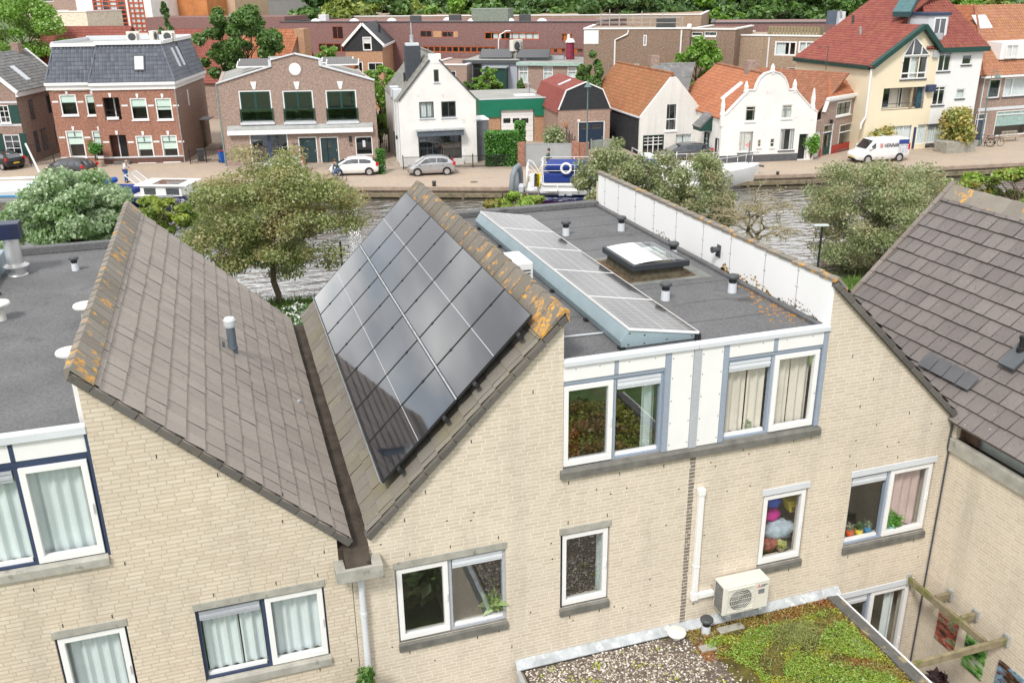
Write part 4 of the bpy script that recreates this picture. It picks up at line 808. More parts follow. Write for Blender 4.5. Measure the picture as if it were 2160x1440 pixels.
# new dark replacement tiles low on the slope
m = MB()
for k in range(4):
    p = hit(1937, 770, (12.35, 0, 6.86), (-1, 0, 1))+Vector((0, -.335*k, 0)); q = Vector((s45, 0, s45)); yv = Vector((0, .32, 0)); nn = Vector((-.028, 0, .028)); m.q(p+nn, p-yv+nn, p-yv+q*.33+nn, p+q*.33+nn)
FG(m, 'replaced_tile', M('slate_blue', (.11, .112, .12), .6, .15), HD)
RV = thing('roof_vent_pipe', 'black vent pipe on the dark tiled slope at the right edge', 'vent', hit(2152, 748, (12.35, 0, 6.84), (-1, 0, 1))); m = MB(); m.lathe([(.08, -.05), (.08, .14), (.055, .15), (.055, .3), (.07, .31), (.07, .36)], n=16); m.build('pipe', black, RV, smooth=True); m = MB(); m.hexa([(-.3, -.2, -.2), (.12, -.2, .14), (.12, .15, .14), (-.3, .15, -.2), (-.32, -.2, -.16), (.1, -.2, .2), (.1, .15, .2), (-.32, .15, -.16)]); m.build('flashing', M('dark_lead', (.09, .1, .11), .5), RV)
m = MB(); m.tube([(12.3, -.03, 6.62), (12.29, -.03, 6.1), (12.33, -.03, 5.95), (12.335, -.03, 0)], .016, 8); o = m.build('wall_cable', darkgrey); tag(o, 'thin dark cable pipe running down the inner brick corner', 'cable')
# pergola + posters + patio plants
PG = thing('pergola', 'weathered mossy wooden pergola beams bracketed to the brick walls above the patio', 'pergola', (12, -1, 0))
for n_, p0, p1 in (('beam', (11.93, -.03, 3.2), (11.93, -2.0, 3.2)), ('beam', (10.2, -2.06, 3.2), (12.3, -2.06, 3.2)), ('stub', (11.99, -.68, 3.2), (12.3, -.68, 3.2)), ('stub', (11.99, -1.33, 3.2), (12.3, -1.33, 3.2))):
    m = MB(); m.bar(p0, p1, .07, .14); FG(m, n_, wood_old, PG, bevel=.008)
for q_ in [(11.88, 11.98, -.045, -.002, 3.08, 3.32)]+[(12.3, 12.355, y-.06, y+.06, 3.1, 3.32) for y in (-.68, -1.33, -2.06)]: m = MB(); m.box(*q_); FG(m, 'bracket', zinc, PG)
def poster(name, label, y0, y1, z0, z1, cols, seed):
    mt, nt, ns, ls, bs = newmat(name+'_print'); co = objco(nt); mpn = nd(nt, "ShaderNodeMapping"); mpn.inputs['Location'].default_value = (seed*3.1, seed, 0); mpn.inputs['Rotation'].default_value = (.6, 0, 0); mpn.inputs['Scale'].default_value = (1, 1.0, 2.2); ls.new(co, mpn.inputs[0])
    c = ramp(nt, noise(nt, mpn.outputs[0], 3.2, 8, .72), [(.4+.2*i/(len(cols)-1), q) for i, q in enumerate(cols)]); ls.new(c, bs.inputs['Base Color']); bs.inputs['Roughness'].default_value = .4
    m = MB(); m.box(-.02, 0, y0, y1, 0, z1-z0); o = m.build(name, mt); o.location = (12.355, 0, z0); tag(o, label, 'poster')
poster('garden_poster', 'garden poster of red autumn leaves on the side brick wall', -1.0, -.5, 2.06, 2.74, [(.02, .02, .02), (.2, .1, .06), (.45, .04, .02), (.35, .3, .25), (.1, .2, .05)], 1)
poster('garden_poster', 'green garden poster of clipped lawn and hedges on the side brick wall', -1.72, -1.22, 2.0, 2.8, [(.01, .03, .01), (.05, .15, .04), (.1, .35, .03), (.3, .4, .2), (.5, .55, .45)], 2)
poster('garden_poster', 'blue and brown garden poster lowest at the right edge of the photo', -2.55, -2.0, 1.95, 2.73, [(.05, .03, .02), (.2, .1, .05), (.1, .2, .35), (.3, .45, .6), (.05, .15, .05)], 4)
for n_, lab, loc, c1, c2, r, sd_ in (('fern', 'bright green fern below the pergola beside the patio window', (11.3, -1.0, 1.4), (.04, .12, .02), (.12, .26, .05), (.38, .35, .3), 1), ('potted_shrub', 'dark purple leaved shrub below the pergola on the patio', (11.6, -2.6, .9), (.05, .015, .02), (.12, .04, .04), (.5, .5, .7), 2), ('potted_shrub', 'small dark leaved plant behind the fern near the brick wall', (11.95, -1.05, 1.3), (.04, .02, .03), (.08, .04, .05), (.22, .22, .4), 3)):
    t = thing(n_, lab, 'plant', (loc[0], loc[1], 0)); leafobj('foliage', leaves(900, [((0, 0, loc[2]), r), ((.2, .1, loc[2]-.1), r), ((-.2, -.1, loc[2]+.05), r)], .1, sd_, 2.6), leafmat(n_+'_leaf', c1, c2), t); m = MB(); m.lathe([(.16, 0), (.22, loc[2]*.45), (.2, loc[2]*.45)], n=14); m.build('pot', M('terracotta', (.3, .16, .1), .8), t); m = MB(); m.cyl((0, 0, loc[2]*.4), (0, 0, loc[2]), .025); m.build('stem', bark, t)
cp_ = CAM+ray(769, 1403)*((-.5-CAM.y)/ray(769, 1403).y); t = thing('conifer', 'bright green tip of a clipped conifer beside the downpipe', 'tree', (cp_.x, cp_.y, cp_.z-4.38)); leafobj('crown', leaves(6000, [((0, 0, 1.2+.24*k), (.4-.02*k,)*2+(.28,)) for k in range(13)], .05, 9, 2.6), leafmat('conifer_leaf', (.04, .13, .015), (.14, .30, .04)), t); m = MB(); m.cyl((0, 0, 0), (0, 0, 3.6), .07, .01); m.build('trunk', bark, t)
# ================================================================== SETTING: ground, canal, street
def struct(o): o['kind'] = 'structure'; return o
quay_px = [(-260, 396), (0, 397), (350, 398), (700, 396), (1060, 397), (1330, 386), (1560, 373), (1697, 369), (1800, 363), (2160, 345)]
Q = [G(x, y) for x, y in quay_px]; Q = [Q[0]+(Q[0]-Q[2])*3] + Q + [Q[-1]+Vector((60, -2, 0)), Q[-1]+Vector((160, 10, 0))]
B = [Vector((-120, 62, 0)), Vector((-40, 41.5, 0)), Vector((-14, 35.5, 0)), Vector((0, 32.3, 0)), Vector((14, 29.0, 0)), Vector((30, 25.2, 0)), Vector((55, 22, 0)), Vector((140, 18, 0))]
grassm = M('grass', (.07, .13, .03), .95, .6, 1.6, stain=((.16, .14, .06), 1.3, .52), fine=.2, bmp=.6, bscale=30)
m = MB()
for a, b in zip(B, B[1:]): m.q((a.x, -80, 0), (b.x, -80, 0), b, a)
for a, b in zip(B, B[1:]): m.q(a, b, b+Vector((0, 0, -1.6)), a+Vector((0, 0, -1.6)))
struct(m.build('lawn', grassm))
m = MB(); m.box(-8, 16, -4.5, -.02, .001, .03); struct(m.build('patio', M('patio_paving', (.22, .2, .18), .9, .2, 2, bmp=.3)))
o = leafobj('garden_planting', leaves(15000, [((random.Random(k).uniform(-6, 11), -5.5-random.Random(k+50).random()*8, .3+random.Random(k+9).random()), (.4+random.Random(k+5).random()*.9, .8, .7)) for k in range(44)], .2, 6), leafmat('garden_planting_leaf', (.04, .12, .02), (.22, .32, .1), .3, (.3, .2, .08), .5)); tag(o, 'mixed green planting in the garden below the houses', 'planting', kind='stuff')
wm, nt, ns, ls, bs = newmat('canal_water'); co = objco(nt); mp_ = nd(nt, "ShaderNodeMapping"); mp_.inputs['Rotation'].default_value = (0, 0, .3); mp_.inputs['Scale'].default_value = (.5, 1.15, 1); ls.new(co, mp_.inputs[0])
bs.inputs['Base Color'].default_value = (.03, .03, .025, 1); bs.inputs['Roughness'].default_value = .06; bs.inputs['Specular IOR Level'].default_value = .8; bs.inputs['IOR'].default_value = 2.3
n1 = noise(nt, mp_.outputs[0], 1.35, 3, .55); n2 = noise(nt, mp_.outputs[0], .35, 2, .5); h = mixc(nt, .4, n1, n2); bump(nt, h, bs, .5, .5); gl2 = nd(nt, 'ShaderNodeBsdfGlossy'); gl2.inputs['Roughness'].default_value = .13; gl2.inputs['Color'].default_value = (.95, .95, .95, 1); ls.new(bs.inputs['Normal'].links[0].from_socket, gl2.inputs['Normal']); mxs = nd(nt, 'ShaderNodeMixShader'); mxs.inputs[0].default_value = .27; ls.new(bs.outputs[0], mxs.inputs[1]); ls.new(gl2.outputs[0], mxs.inputs[2]); ls.new(mxs.outputs[0], ns['Material Output'].inputs[0])
m = MB(); m.q((-400, -20, -.7), (400, -20, -.7), (400, 160, -.7), (-400, 160, -.7)); struct(m.build('canal_water', wm, recalc=False))
# street: paved strip from the quay edge back under the houses, out to the horizon
pave, nt, ns, ls, bs = newmat('street_brick_paving'); co = objco(nt); b = nd(nt, "ShaderNodeTexBrick"); mp_ = nd(nt, "ShaderNodeMapping"); mp_.inputs['Rotation'].default_value = (0, 0, .38); ls.new(co, mp_.inputs[0]); ls.new(mp_.outputs[0], b.inputs['Vector'])
for k, v in (('Scale', 1), ('Mortar Size', .012), ('Brick Width', .24), ('Row Height', .12)): b.inputs[k].default_value = v
b.inputs['Color1'].default_value = (.43, .335, .255, 1); b.inputs['Color2'].default_value = (.5, .395, .305, 1); b.inputs['Mortar'].default_value = (.3, .24, .18, 1)
c = mixc(nt, ramp(nt, noise(nt, co, .35, 5, .6), [(.36, 0), (.66, .75)]), b.outputs['Color'], (.36, .30, .25)); c = mixc(nt, ramp(nt, noise(nt, co, 1.6, 6, .7), [(.54, 0), (.72, .6)]), c, (.25, .215, .17)); ls.new(c, bs.inputs['Base Color']); bs.inputs['Roughness'].default_value = .9
m = MB(); far = [Vector((p.x*(1.0)+ (p.x-20)*.9, 190, 0)) for p in Q]
for a, b_, fa, fb in zip(Q, Q[1:], far, far[1:]): m.q(a, b_, fb, fa)
struct(m.build('street', pave))
m = MB(); m.q((-3000, 170, -.03), (3000, 170, -.03), (3000, 5000, -.03), (-3000, 5000, -.03)); struct(m.build('ground', grassm))
m = MB(); mk = MB(); tb = MB()
for a, b_ in zip(Q, Q[1:]):
    d = (b_-a).normalized(); n_ = Vector((d.y, -d.x, 0)); n_ = n_ if n_.y < 0 else -n_
    mk.hexa([a+n_*.02+Vector((0, 0, -.2)), b_+n_*.02+Vector((0, 0, -.2)), b_-n_*.4+Vector((0, 0, -.2)), a-n_*.4+Vector((0, 0, -.2)), a+n_*.02+Vector((0, 0, .06)), b_+n_*.02+Vector((0, 0, .06)), b_-n_*.4+Vector((0, 0, .06)), a-n_*.4+Vector((0, 0, .06))])
    m.q(a, b_, b_+Vector((0, 0, -1.8)), a+Vector((0, 0, -1.8)))
    L = (b_-a).length
    tb.bar(a+n_*.35+Vector((0, 0, -.48)), b_+n_*.35+Vector((0, 0, -.48)), .25, .28); 
    for k in range(int(L/2.4)): p = a+d*(k*2.4+.6)+n_*.42; tb.cyl(p+Vector((0, 0, -1.6)), p+Vector((0, 0, -.3)), .11, n=8)
struct(m.build('quay_wall', M('quay_brick', (.1, .075, .055), .95, .4, 3, bmp=.6, stain=((.06, .08, .03), 2, .55))))
struct(mk.build('kerb', M('kerb_stone', (.36, .28, .22), .9, .2, 2)))
QT = tb.build('mooring_timber', M('quay_timber', (.22, .18, .12), .9, .3, 3, stain=((.09, .1, .04), 2, .55))); tag(QT, 'long weathered timber fender beam on posts along the foot of the quay', 'fender')
m = MB(); rngs = random.Random(3)
for a, b_ in zip(Q, Q[1:]):      # gutter strip between street and pavement, grey pavement by the houses
    pass
# ================================================================== generic parts for the far side
class Frame:
    """a vertical facade plane standing on the ground through two pixels; local x along it, y into the building."""
    def __init__(s, name, label, pxa, pxb, cat='house', group=None, z0=0.0, root=None):
        a = G(*pxa, z0); b = G(*pxb, z0); s.O = a; d = b-a; s.L = d.length; s.u = d.normalized(); s.rz = math.atan2(s.u.y, s.u.x); s.n = Vector((s.u.y, -s.u.x, 0))
        s.r = root or thing(name, label, cat, a, s.rz, group)
    def uz(s, x, y, off=0.0):
        p = hit(x, y, s.O+s.n*off, s.n); return (p-s.O).dot(s.u), p.z-s.O.z
    def rect(s, x0, y0, x1, y1, off=0.0):
        ym = (y0+y1)/2; xm = (x0+x1)/2; a = s.uz(x0, ym, off)[0]; b = s.uz(x1, ym, off)[0]; c = s.uz(xm, y1, off)[1]; d = s.uz(xm, y0, off)[1]; return (a, b, c, d)
    def depth(s, x, y, u, z=None):
        """depth of pixel on the side plane at local x=u."""
        p = hit(x, y, s.O+s.u*u, s.u); return -(p-s.O).dot(s.n), p.z-s.O.z
def hwin(fr, rc, fmat=white, kind='plain', fw=.07, y=.0, blindf=None, blindm=None, cur=None, sill=None, gl=None, bars=None, name='window', label=None, barm=None, depth=.09, seed=1):
    x0, x1, z0, z1 = rc; m = MB(); ringframe(m, x0, x1, z0, z1, y+depth-.07, y+depth+.02, fw); bm = MB()
    for b in (bars or []):
        if b[0] == 'v': xx = x0+(x1-x0)*b[1]; w = b[2] if len(b) > 2 else .05; za = z0+fw+(z1-z0)*(b[3] if len(b) > 3 else 0); zb = z0+(z1-z0)*(b[4] if len(b) > 4 else 1)-(fw if len(b) < 5 or b[4] == 1 else 0); bm.box(xx-w/2, xx+w/2, y+depth-.03, y+depth+.021, za, zb)
        else: zz = z0+(z1-z0)*b[1]; w = b[2] if len(b) > 2 else .05; bm.box(x0+fw, x1-fw, y+depth-.032, y+depth+.022, zz-w/2, zz+w/2)
    w = m.build(name, fmat, fr.r)
    if label: w['label'] = label
    if bm.v: bm.build('glazing_bar', barm or fmat, w)
    p = MB(); p.q((x0+fw, y+depth, z0+fw), (x1-fw, y+depth, z0+fw), (x1-fw, y+depth, z1-fw), (x0+fw, y+depth, z1-fw)); p.build('pane', gl or (glass_clear if (cur or blindf) else glass_dark), w)
    if cur or blindf:
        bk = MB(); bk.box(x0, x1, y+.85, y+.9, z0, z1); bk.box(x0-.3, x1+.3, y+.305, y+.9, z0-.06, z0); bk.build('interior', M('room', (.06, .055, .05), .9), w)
    if blindf: b = MB(); b.box(x0+fw, x1-fw, y+depth+.03, y+depth+.045, z1-fw-(z1-z0-2*fw)*blindf, z1-fw); b.build('blind', blindm or blind, w)
    if cur:
        c = MB()
        for (a, b, cm) in cur: curtain(c, x0+(x1-x0)*a+.03, x0+(x1-x0)*b-.03, z0+.03, z1-.03, y+depth+.12, .03, .22, seed)
        c.build('curtain', cur[0][2], w, smooth='all', recalc=False)
    if sill: sl = MB(); sl.box(x0-.06, x1+.06, y-.09, y+.06, z0-.1, z0-.001); sl.build('sill', sill, w)
    return w
def hdoor(fr, rc, mat, fmat=white, fw=.08, y=0, pane=None, double=False, transom=0, depth=.1, hand=True):
    x0, x1, z0, z1 = rc; m = MB()
    if double == 'x': pass
    zt = z1-(z1-z0)*transom
    m.box(x0+fw, x1-fw, y+depth, y+depth+.05, z0+.02, zt-fw); 
    if double: m.box((x0+x1)/2-.012, (x0+x1)/2+.012, y+depth-.012, y+depth, z0+.03, zt-fw)
    d = m.build('door', mat, fr.r); f = MB(); f.box(x0, x1, y+depth-.08, y+depth+.04, z1-fw, z1); f.box(x0, x0+fw, y+depth-.08, y+depth+.04, z0, z1-fw); f.box(x1-fw, x1, y+depth-.08, y+depth+.04, z0, z1-fw)
    if transom: f.box(x0+fw, x1-fw, y+depth-.08, y+depth+.04, zt-fw, zt)
    f.build('door_frame', fmat, d)
    if transom: p = MB(); p.q((x0+fw, y+depth, zt), (x1-fw, y+depth, zt), (x1-fw, y+depth, z1-fw), (x0+fw, y+depth, z1-fw)); p.build('fanlight', glass_dark, d)
    if pane:
        p = MB()
        for (a, b, c, e) in pane: p.box(x0+(x1-x0)*a, x0+(x1-x0)*b, y+depth-.006, y+depth, z0+(zt-z0)*c, z0+(zt-z0)*e)
        p.build('door_pane', glass_dark if pane[0][1]-pane[0][0] > .15 else lightgrey, d)
    if hand: h = MB(); h.box(x1-fw-.14, x1-fw-.1, y+depth-.05, y+depth-.01, z0+.95, z0+1.15); h.build('handle', chrome, d)
    return d
def box_walls(fr, u0, u1, z0, z1, d, holes, mat, name='wall', y=0, extra=None, t=.3):
    m = MB(); wall(m, [(u0, u1, z0, z1, z1)], holes, y, t); m.box(u0, u0+t, y+t, y+d, z0, z1-.002); m.box(u1-t, u1, y+t, y+d, z0, z1-.002); m.box(u0+t, u1-t, y+d-t, y+d, z0, z1-.004)
    m.box(u0+t, u1-t, y+t, y+d-t, z1-.25, z1-.05)
    return m.build(name, mat, fr.r)
def gable_house(fr, u0, u1, ze0, ze1, ua, za, d, holes, mat, rmat, tw=.3, th=.33, pan=True, over=.12, side=None, flat=0.0, dl=None, seed=1):
    """gable facing the street: eaves ze0 (left), ze1 (right), apex at ua, za, width of flat top = flat."""
    a, b = ua-flat/2, ua+flat/2; m = MB(); P = [(u0, a, 0, ze0, za)] + ([(a, b, 0, za, za)] if flat else []) + [(b, u1, 0, za, ze1)]
    wall(m, P, holes); m.build('wall', mat, fr.r); m = MB(); wall(m, P, [], d-.3, .3); m.build('rear_wall', mat, fr.r)
    s = MB(); s.box(u0, u0+.3, .3, d-.3, 0, ze0-.05); s.box(u1-.3, u1, .3, d-.3, 0, ze1-.05); s.build('side_wall', side or mat, fr.r)
    k0 = (za-ze0)/(a-u0); k1 = (za-ze1)/(u1-b); zz = za-.1
    roof([(u0-over, .3, ze0-k0*over-.0), (ua, .3, ze0+k0*(ua-u0)), (ua, d+.1, ze0+k0*(ua-u0)), (u0-over, d+.1, ze0-k0*over)], rmat, fr.r, 'roof', tw, th, .03, seed, pan)
    roof([(ua, .3, ze1+k1*(u1-ua)), (u1+over, .3, ze1-k1*over), (u1+over, d+.1, ze1-k1*over), (ua, d+.1, ze1+k1*(u1-ua))], rmat, fr.r, 'roof', tw, th, .03, seed+1, pan)
    zr = max(ze0+k0*(ua-u0), ze1+k1*(u1-ua)); rc = MB(); n = int(d/.4)
    for i in range(n): y = .3+(d-.2)*i/n; rc.cyl((ua, y, zr+.0), (ua, y+(d-.2)/n*.96, zr+.015), .13, .11, 8)
    rc.build('ridge_tiles', rmat, fr.r)
def prop(name, mat, fr, *boxes, parent=None, bevel=0):
    m = MB(); [m.box(*b) for b in boxes]; return m.build(name, mat, parent or fr.r, bevel=bevel)
red_brick = brick('red_brick', (.30, .12, .075), (.38, .16, .105), (.36, .27, .22), .22, .0625, .008, stain=.2, mott=.6, dirt=(.2, .1, .08))
side_brick = brick('grey_red_brick', (.24, .14, .11), (.33, .2, .16), (.38, .33, .29), .22, .0625, .009, stain=.3, mott=.6, dirt=(.3, .24, .2))
taupe_brick = brick('taupe_brick', (.25, .165, .135), (.34, .235, .195), (.42, .35, .30), .22, .0625, .009, stain=.25, mott=.6, dirt=(.36, .27, .23))
dark_brick = brick('dark_brown_brick', (.19, .13, .10), (.26, .18, .14), (.33, .28, .23), .22, .0625, .008, stain=.25, mott=.6, dirt=(.3, .15, .06))
purple_brick = brick('purple_brick', (.20, .105, .10), (.26, .14, .13), (.25, .17, .16), .22, .0625, .006, stain=.2, mott=.6, dirt=(.2, .14, .13))
tan_brick = brick('tan_brick', (.34, .24, .17), (.40, .29, .21), (.4, .33, .26), .22, .0625, .007, stain=.2, mott=.6, dirt=(.2, .14, .1))
orange_brick = brick('orange_brick', (.42, .22, .12), (.48, .26, .15), (.45, .33, .24), .22, .0625, .007, stain=.1, mott=.6)
slate = tilemat('blue_black_pantile', (.11, .12, .15), (.17, .185, .22), rough=.5, spots=.1, streak=(.09, .1, .12), pale=False)
grey_tile = tilemat('grey_old_tile', (.15, .15, .155), (.24, .235, .235), spots=.3, streak=(.16, .155, .14))
slab_tile = tilemat('weathered_slab', (.19, .19, .175), (.27, .265, .24), spots=.3, streak=(.2, .2, .16))
orange_tile = tilemat('orange_pantile', (.34, .125, .065), (.43, .175, .09), spots=.3, streak=(.27, .13, .08), pale=False)
old_orange = tilemat('old_orange_pantile', (.26, .11, .055), (.35, .15, .075), spots=.5, streak=(.23, .16, .06))
brown_tile = tilemat('brown_pantile', (.26, .11, .065), (.36, .16, .10), spots=.3, streak=(.26, .15, .08))
maroon_tile = tilemat('maroon_pantile', (.20, .05, .04), (.27, .075, .06), rough=.6, spots=.15, streak=(.3, .13, .06), pale=False)
red_tile = tilemat('red_pantile', (.23, .075, .058), (.29, .095, .075), spots=.1, streak=(.3, .11, .08), pale=False)
felt_grey = M('pale_felt', (.32, .32, .30), .9, .12, .5, stain=((.22, .22, .2), .8, .6))
# ================================================================== STREET HOUSES
# ---- house 1: red brick with blue-black mansard
f = Frame('brick_house', 'two storey red brick house with a shiny blue black mansard roof and white cornice', (124, 349), (389, 342)); L = f.L; SB = 1.0
up = [f.rect(118, 202, 154, 247), f.rect(173, 202, 205, 247), f.rect(276, 207, 311, 253), f.rect(329, 207, 363, 253)]
lo = [f.rect(133, 279, 170, 336), f.rect(189, 279, 222, 336), f.rect(289, 286, 324, 343), f.rect(342, 285, 376, 341)]
log = f.rect(219, 206, 254, 253); dr = f.rect(234, 285, 270, 347)
dr = (dr[0], dr[1], .15, dr[3]); zc = f.uz(250, 190)[1]; us = f.uz(208, 270)[0]
lw = [w for w in up+lo if w[1] < us+.6]; rw = [w for w in up+lo if w not in lw]
for w in lw: pass
D1 = 11.0
m = MB(); wall(m, [(-.05, us, 0, zc+.35, zc+.35)], lw, SB); wall(m, [(us, L, 0, zc+.35, zc+.35)], rw+[log, dr]); m.build('wall', red_brick, f.r)
m = MB(); m.box(-.05, .25, SB+.3, D1, 0, zc+.34); m.box(us, us+.3, .3, SB+.3, 0, zc+.34); m.box(L-.3, L, .3, D1, 0, zc+.34); m.box(.25, L-.3, D1-.3, D1, 0, zc+.3); m.box(.3, L-.3, .9, D1-.3, zc-.1, zc+.2); m.build('side_wall', side_brick, f.r)
for i, w in enumerate(up+lo):
    yy = SB if w in lw else 0
    hwin(f, w, white, y=yy, fw=.1, blindf=(.4, .38, .42, .55, .0, .0, .0, .0)[i] or None, cur=None if i < 4 else [(0, .14, curtain_cream), (.86, 1, curtain_cream)], sill=white, bars=[('h', .74, .05)]+([('v', .5, .05, .74, 1)]) if i >= 4 else [('h', .6, .03)], barm=greenpaint, seed=i) if True else 0
    if i >= 4: prop('blind', blind, f, (w[0]+.12, w[1]-.12, yy+.12, yy+.135, w[2]+(w[3]-w[2])*.48, w[3]-.12))
bands = MB()
for i, w in enumerate(up+lo+[log, dr]):
    yy = SB if w in lw else 0; c = (w[0]+w[1])/2; keys = MB(); keys.hexa([(c-.07, yy-.05, w[3]+.02), (c+.07, yy-.05, w[3]+.02), (c+.07, yy+.02, w[3]+.02), (c-.07, yy+.02, w[3]+.02), (c-.12, yy-.05, w[3]+.36), (c+.12, yy-.05, w[3]+.36), (c+.12, yy+.02, w[3]+.36), (c-.12, yy+.02, w[3]+.36)]); keys.build('keystone', white, f.r)
for (x, y) in ((107, 218), (161, 218), (210, 223), (263, 223), (318, 223), (371, 223), (122, 294), (176, 294), (224, 300), (276, 300), (330, 299), (382, 299)):
    u, z = f.uz(x, y); yy = SB if u < us else 0; bands.box(u-.26, u+.26, yy-.015, yy+.01, z-.07, z+.07)
bands.build('stone_band', white, f.r)
prop('plinth', M('dark_red_plinth', (.13, .07, .055), .9), f, (us-.02, L+.02, -.03, .0, 0, .5)); prop('plinth_band', lightgrey, f, (us, L+.02, -.06, .0, .5, .62), (-.05, us-.05, SB-.05, SB, .45, .55))
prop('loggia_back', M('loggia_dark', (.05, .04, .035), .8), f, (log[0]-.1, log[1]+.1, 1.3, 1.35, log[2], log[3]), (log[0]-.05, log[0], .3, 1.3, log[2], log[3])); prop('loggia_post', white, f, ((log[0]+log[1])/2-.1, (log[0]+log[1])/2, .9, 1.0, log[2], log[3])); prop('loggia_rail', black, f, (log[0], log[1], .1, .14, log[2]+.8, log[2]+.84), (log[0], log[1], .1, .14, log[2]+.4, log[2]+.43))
hdoor(f, (dr[0]+.5, dr[1], .15, dr[3]), black, white, y=.7); prop('porch', M('porch_red', (.12, .05, .04), .8), f, (dr[0]-.1, dr[0]+.5, .8, .85, .1, dr[3])); prop('step', darkstone, f, (dr[0]+.2, dr[1]+.1, -.5, -.07, 0, .25), (dr[0]+.2, dr[1]+.1, -.07, .7, 0, .14))
pl = MB(); pl.box(log[0]+.15, log[1]-.25, -.12, .1, log[2]+.02, log[2]+.25); pbx = pl.build('flower_box', white); pbx.location = f.O; pbx.rotation_euler = (0, 0, f.rz); tag(pbx, 'white flower box on the loggia sill of the red brick house', 'planter')
cor = MB()
for (a, b, y) in ((-.2, us, SB), (us-.1, L+.15, 0)):
    cor.box(a, b, y-.12, y+.05, zc, zc+.38); cor.box(a-.05, b+.05, y-.28, y+.05, zc+.38, zc+.62)
cor.box(L, L+.14, .051, D1, zc, zc+.38); cor.box(L, L+.3, .051, D1+.1, zc+.381, zc+.619); cor.build('cornice', white, f.r)
zt = zc+.62; dz = f.uz(250, 108)[1]; hR = 2.9; iR = 1.15
roof([(-.15, SB-.15, zt), (us+.2, SB-.15, zt), (us+.2, SB-.15+iR, zt+hR), (iR-.5, SB-.15+iR, zt+hR)], slate, f.r, 'roof', .33, .36, .05, 1, True, gap=.06)
roof([(us-.15, -.15, zt+.01), (L+.2, -.15, zt+.01), (L-iR*.75, iR-.15, zt+hR+.15), (us+iR*.6, iR-.15, zt+hR+.15)], slate, f.r, 'roof', .33, .36, .05, 2, True, gap=.06)
roof([(L+.2, -.15, zt+.01), (L+.2, D1, zt+.01), (L-iR*.75, D1, zt+hR+.15), (L-iR*.75, iR-.15, zt+hR+.15)], slate, f.r, 'roof', .3, .38, .045, 3, False)
roof([(us-.15, -.15, zt), (us+iR*.6, iR-.15, zt+hR+.15), (us+iR*.6, iR+2.2, zt+hR+.15), (us-.12, 2.2, zt)], slate, f.r, 'roof', .3, .34, .045, 4, True)
hp = MB(); 
for (p, q) in (((-.15, SB-.15, zt), (iR-.5, SB-.15+iR, zt+hR)), ((us-.15, -.15, zt), (us+iR*.6, iR-.15, zt+hR+.15)), ((L+.2, -.15, zt), (L-iR*.75, iR-.15, zt+hR+.15)), ((L+.1, D1*.52, zt+.25), (L-iR*.7, D1*.52, zt+hR+.18))):
    p = Vector(p); q = Vector(q)
    for k in range(8): hp.cyl(p.lerp(q, k/8)+Vector((0, -.02, .03)), p.lerp(q, (k+.96)/8)+Vector((0, -.02, .05)), .085, .075, 7)
hp.build('hip_tiles', slate, f.r)
prop('roof_edge', white, f, (iR-.7, us+.6, SB+iR-.35, SB+iR-.15, zt+hR, zt+hR+.28), (us+.5, L-.75, iR-.4, iR-.1, zt+hR+.15, zt+hR+.45), (L-.95, L-.65, iR-.1, D1, zt+hR+.15, zt+hR+.45)); prop('flat_roof', felt_grey, f, (us+.5, L-.95, iR, D1, zt+hR-.2, zt+hR+.1), (.3, us+.49, iR+SB-.1, D1, zt+hR-.2, zt+hR+.1)); prop('roof_edge', lightgrey, f, (iR-.7, iR-.5, SB+iR-.1, D1, zt+hR, zt+hR+.4), (iR-.7, L-.7, D1-.2, D1, zt+hR+.1, zt+hR+.5))
a = f.rect(268, 124, 291, 156); sk = MB(); kx = iR/hR; z0_, z1_ = zt+.95, zt+2.2
g2 = lambda z, e: -.24+(z-zt)*kx-e
sk.hexa([(a[0]+.5, g2(z0_, .12), z0_), (a[1]+.5, g2(z0_, .12), z0_), (a[1]+.5, g2(z0_, 0), z0_), (a[0]+.5, g2(z0_, 0), z0_), (a[0]+.5, g2(z1_, .12), z1_), (a[1]+.5, g2(z1_, .12), z1_), (a[1]+.5, g2(z1_, 0), z1_), (a[0]+.5, g2(z1_, 0), z1_)]); s_ = sk.build('roof_window', darkgrey, f.r)
p = MB(); p.q((a[0]+.58, g2(z0_+.1, .13), z0_+.1), (a[1]+.42, g2(z0_+.1, .13), z0_+.1), (a[1]+.42, g2(z1_-.1, .13), z1_-.1), (a[0]+.58, g2(z1_-.1, .13), z1_-.1)); p.build('pane', M('blind_pane', (.55, .57, .6), .2), s_)
for y in (3.0, 4.6):
    z0_, z1_ = zt+1.0, zt+2.6; gx = lambda z, e: L+.2-(z-zt)*(iR*.75+.2)/(hR+.15)+e; p = MB(); p.hexa([(gx(z0_, .1), y, z0_), (gx(z0_, .1), y+.7, z0_), (gx(z0_, 0), y+.7, z0_), (gx(z0_, 0), y, z0_), (gx(z1_, .1), y, z1_), (gx(z1_, .1), y+.7, z1_), (gx(z1_, 0), y+.7, z1_), (gx(z1_, 0), y, z1_)]); p.build('roof_window', lightgrey, f.r)
hwin(f, (0, 0, 0, 0), white) if False else None
m = MB(); m.cyl((L+.06, -.06, 0), (L+.06, -.06, zc), .05); m.build('downpipe', M('pipe_grey', (.33, .33, .34), .5), f.r)
prop('side_window', white, f, (L, L+.03, 4.1, 4.45, zc-1.9, zc-.5)); prop('side_canopy', greypaint, f, (L, L+.9, 7.2, 9.2, 2.7, 2.82)); prop('side_door', black, f, (L, L+.02, 7.6, 8.8, 0, 2.4))
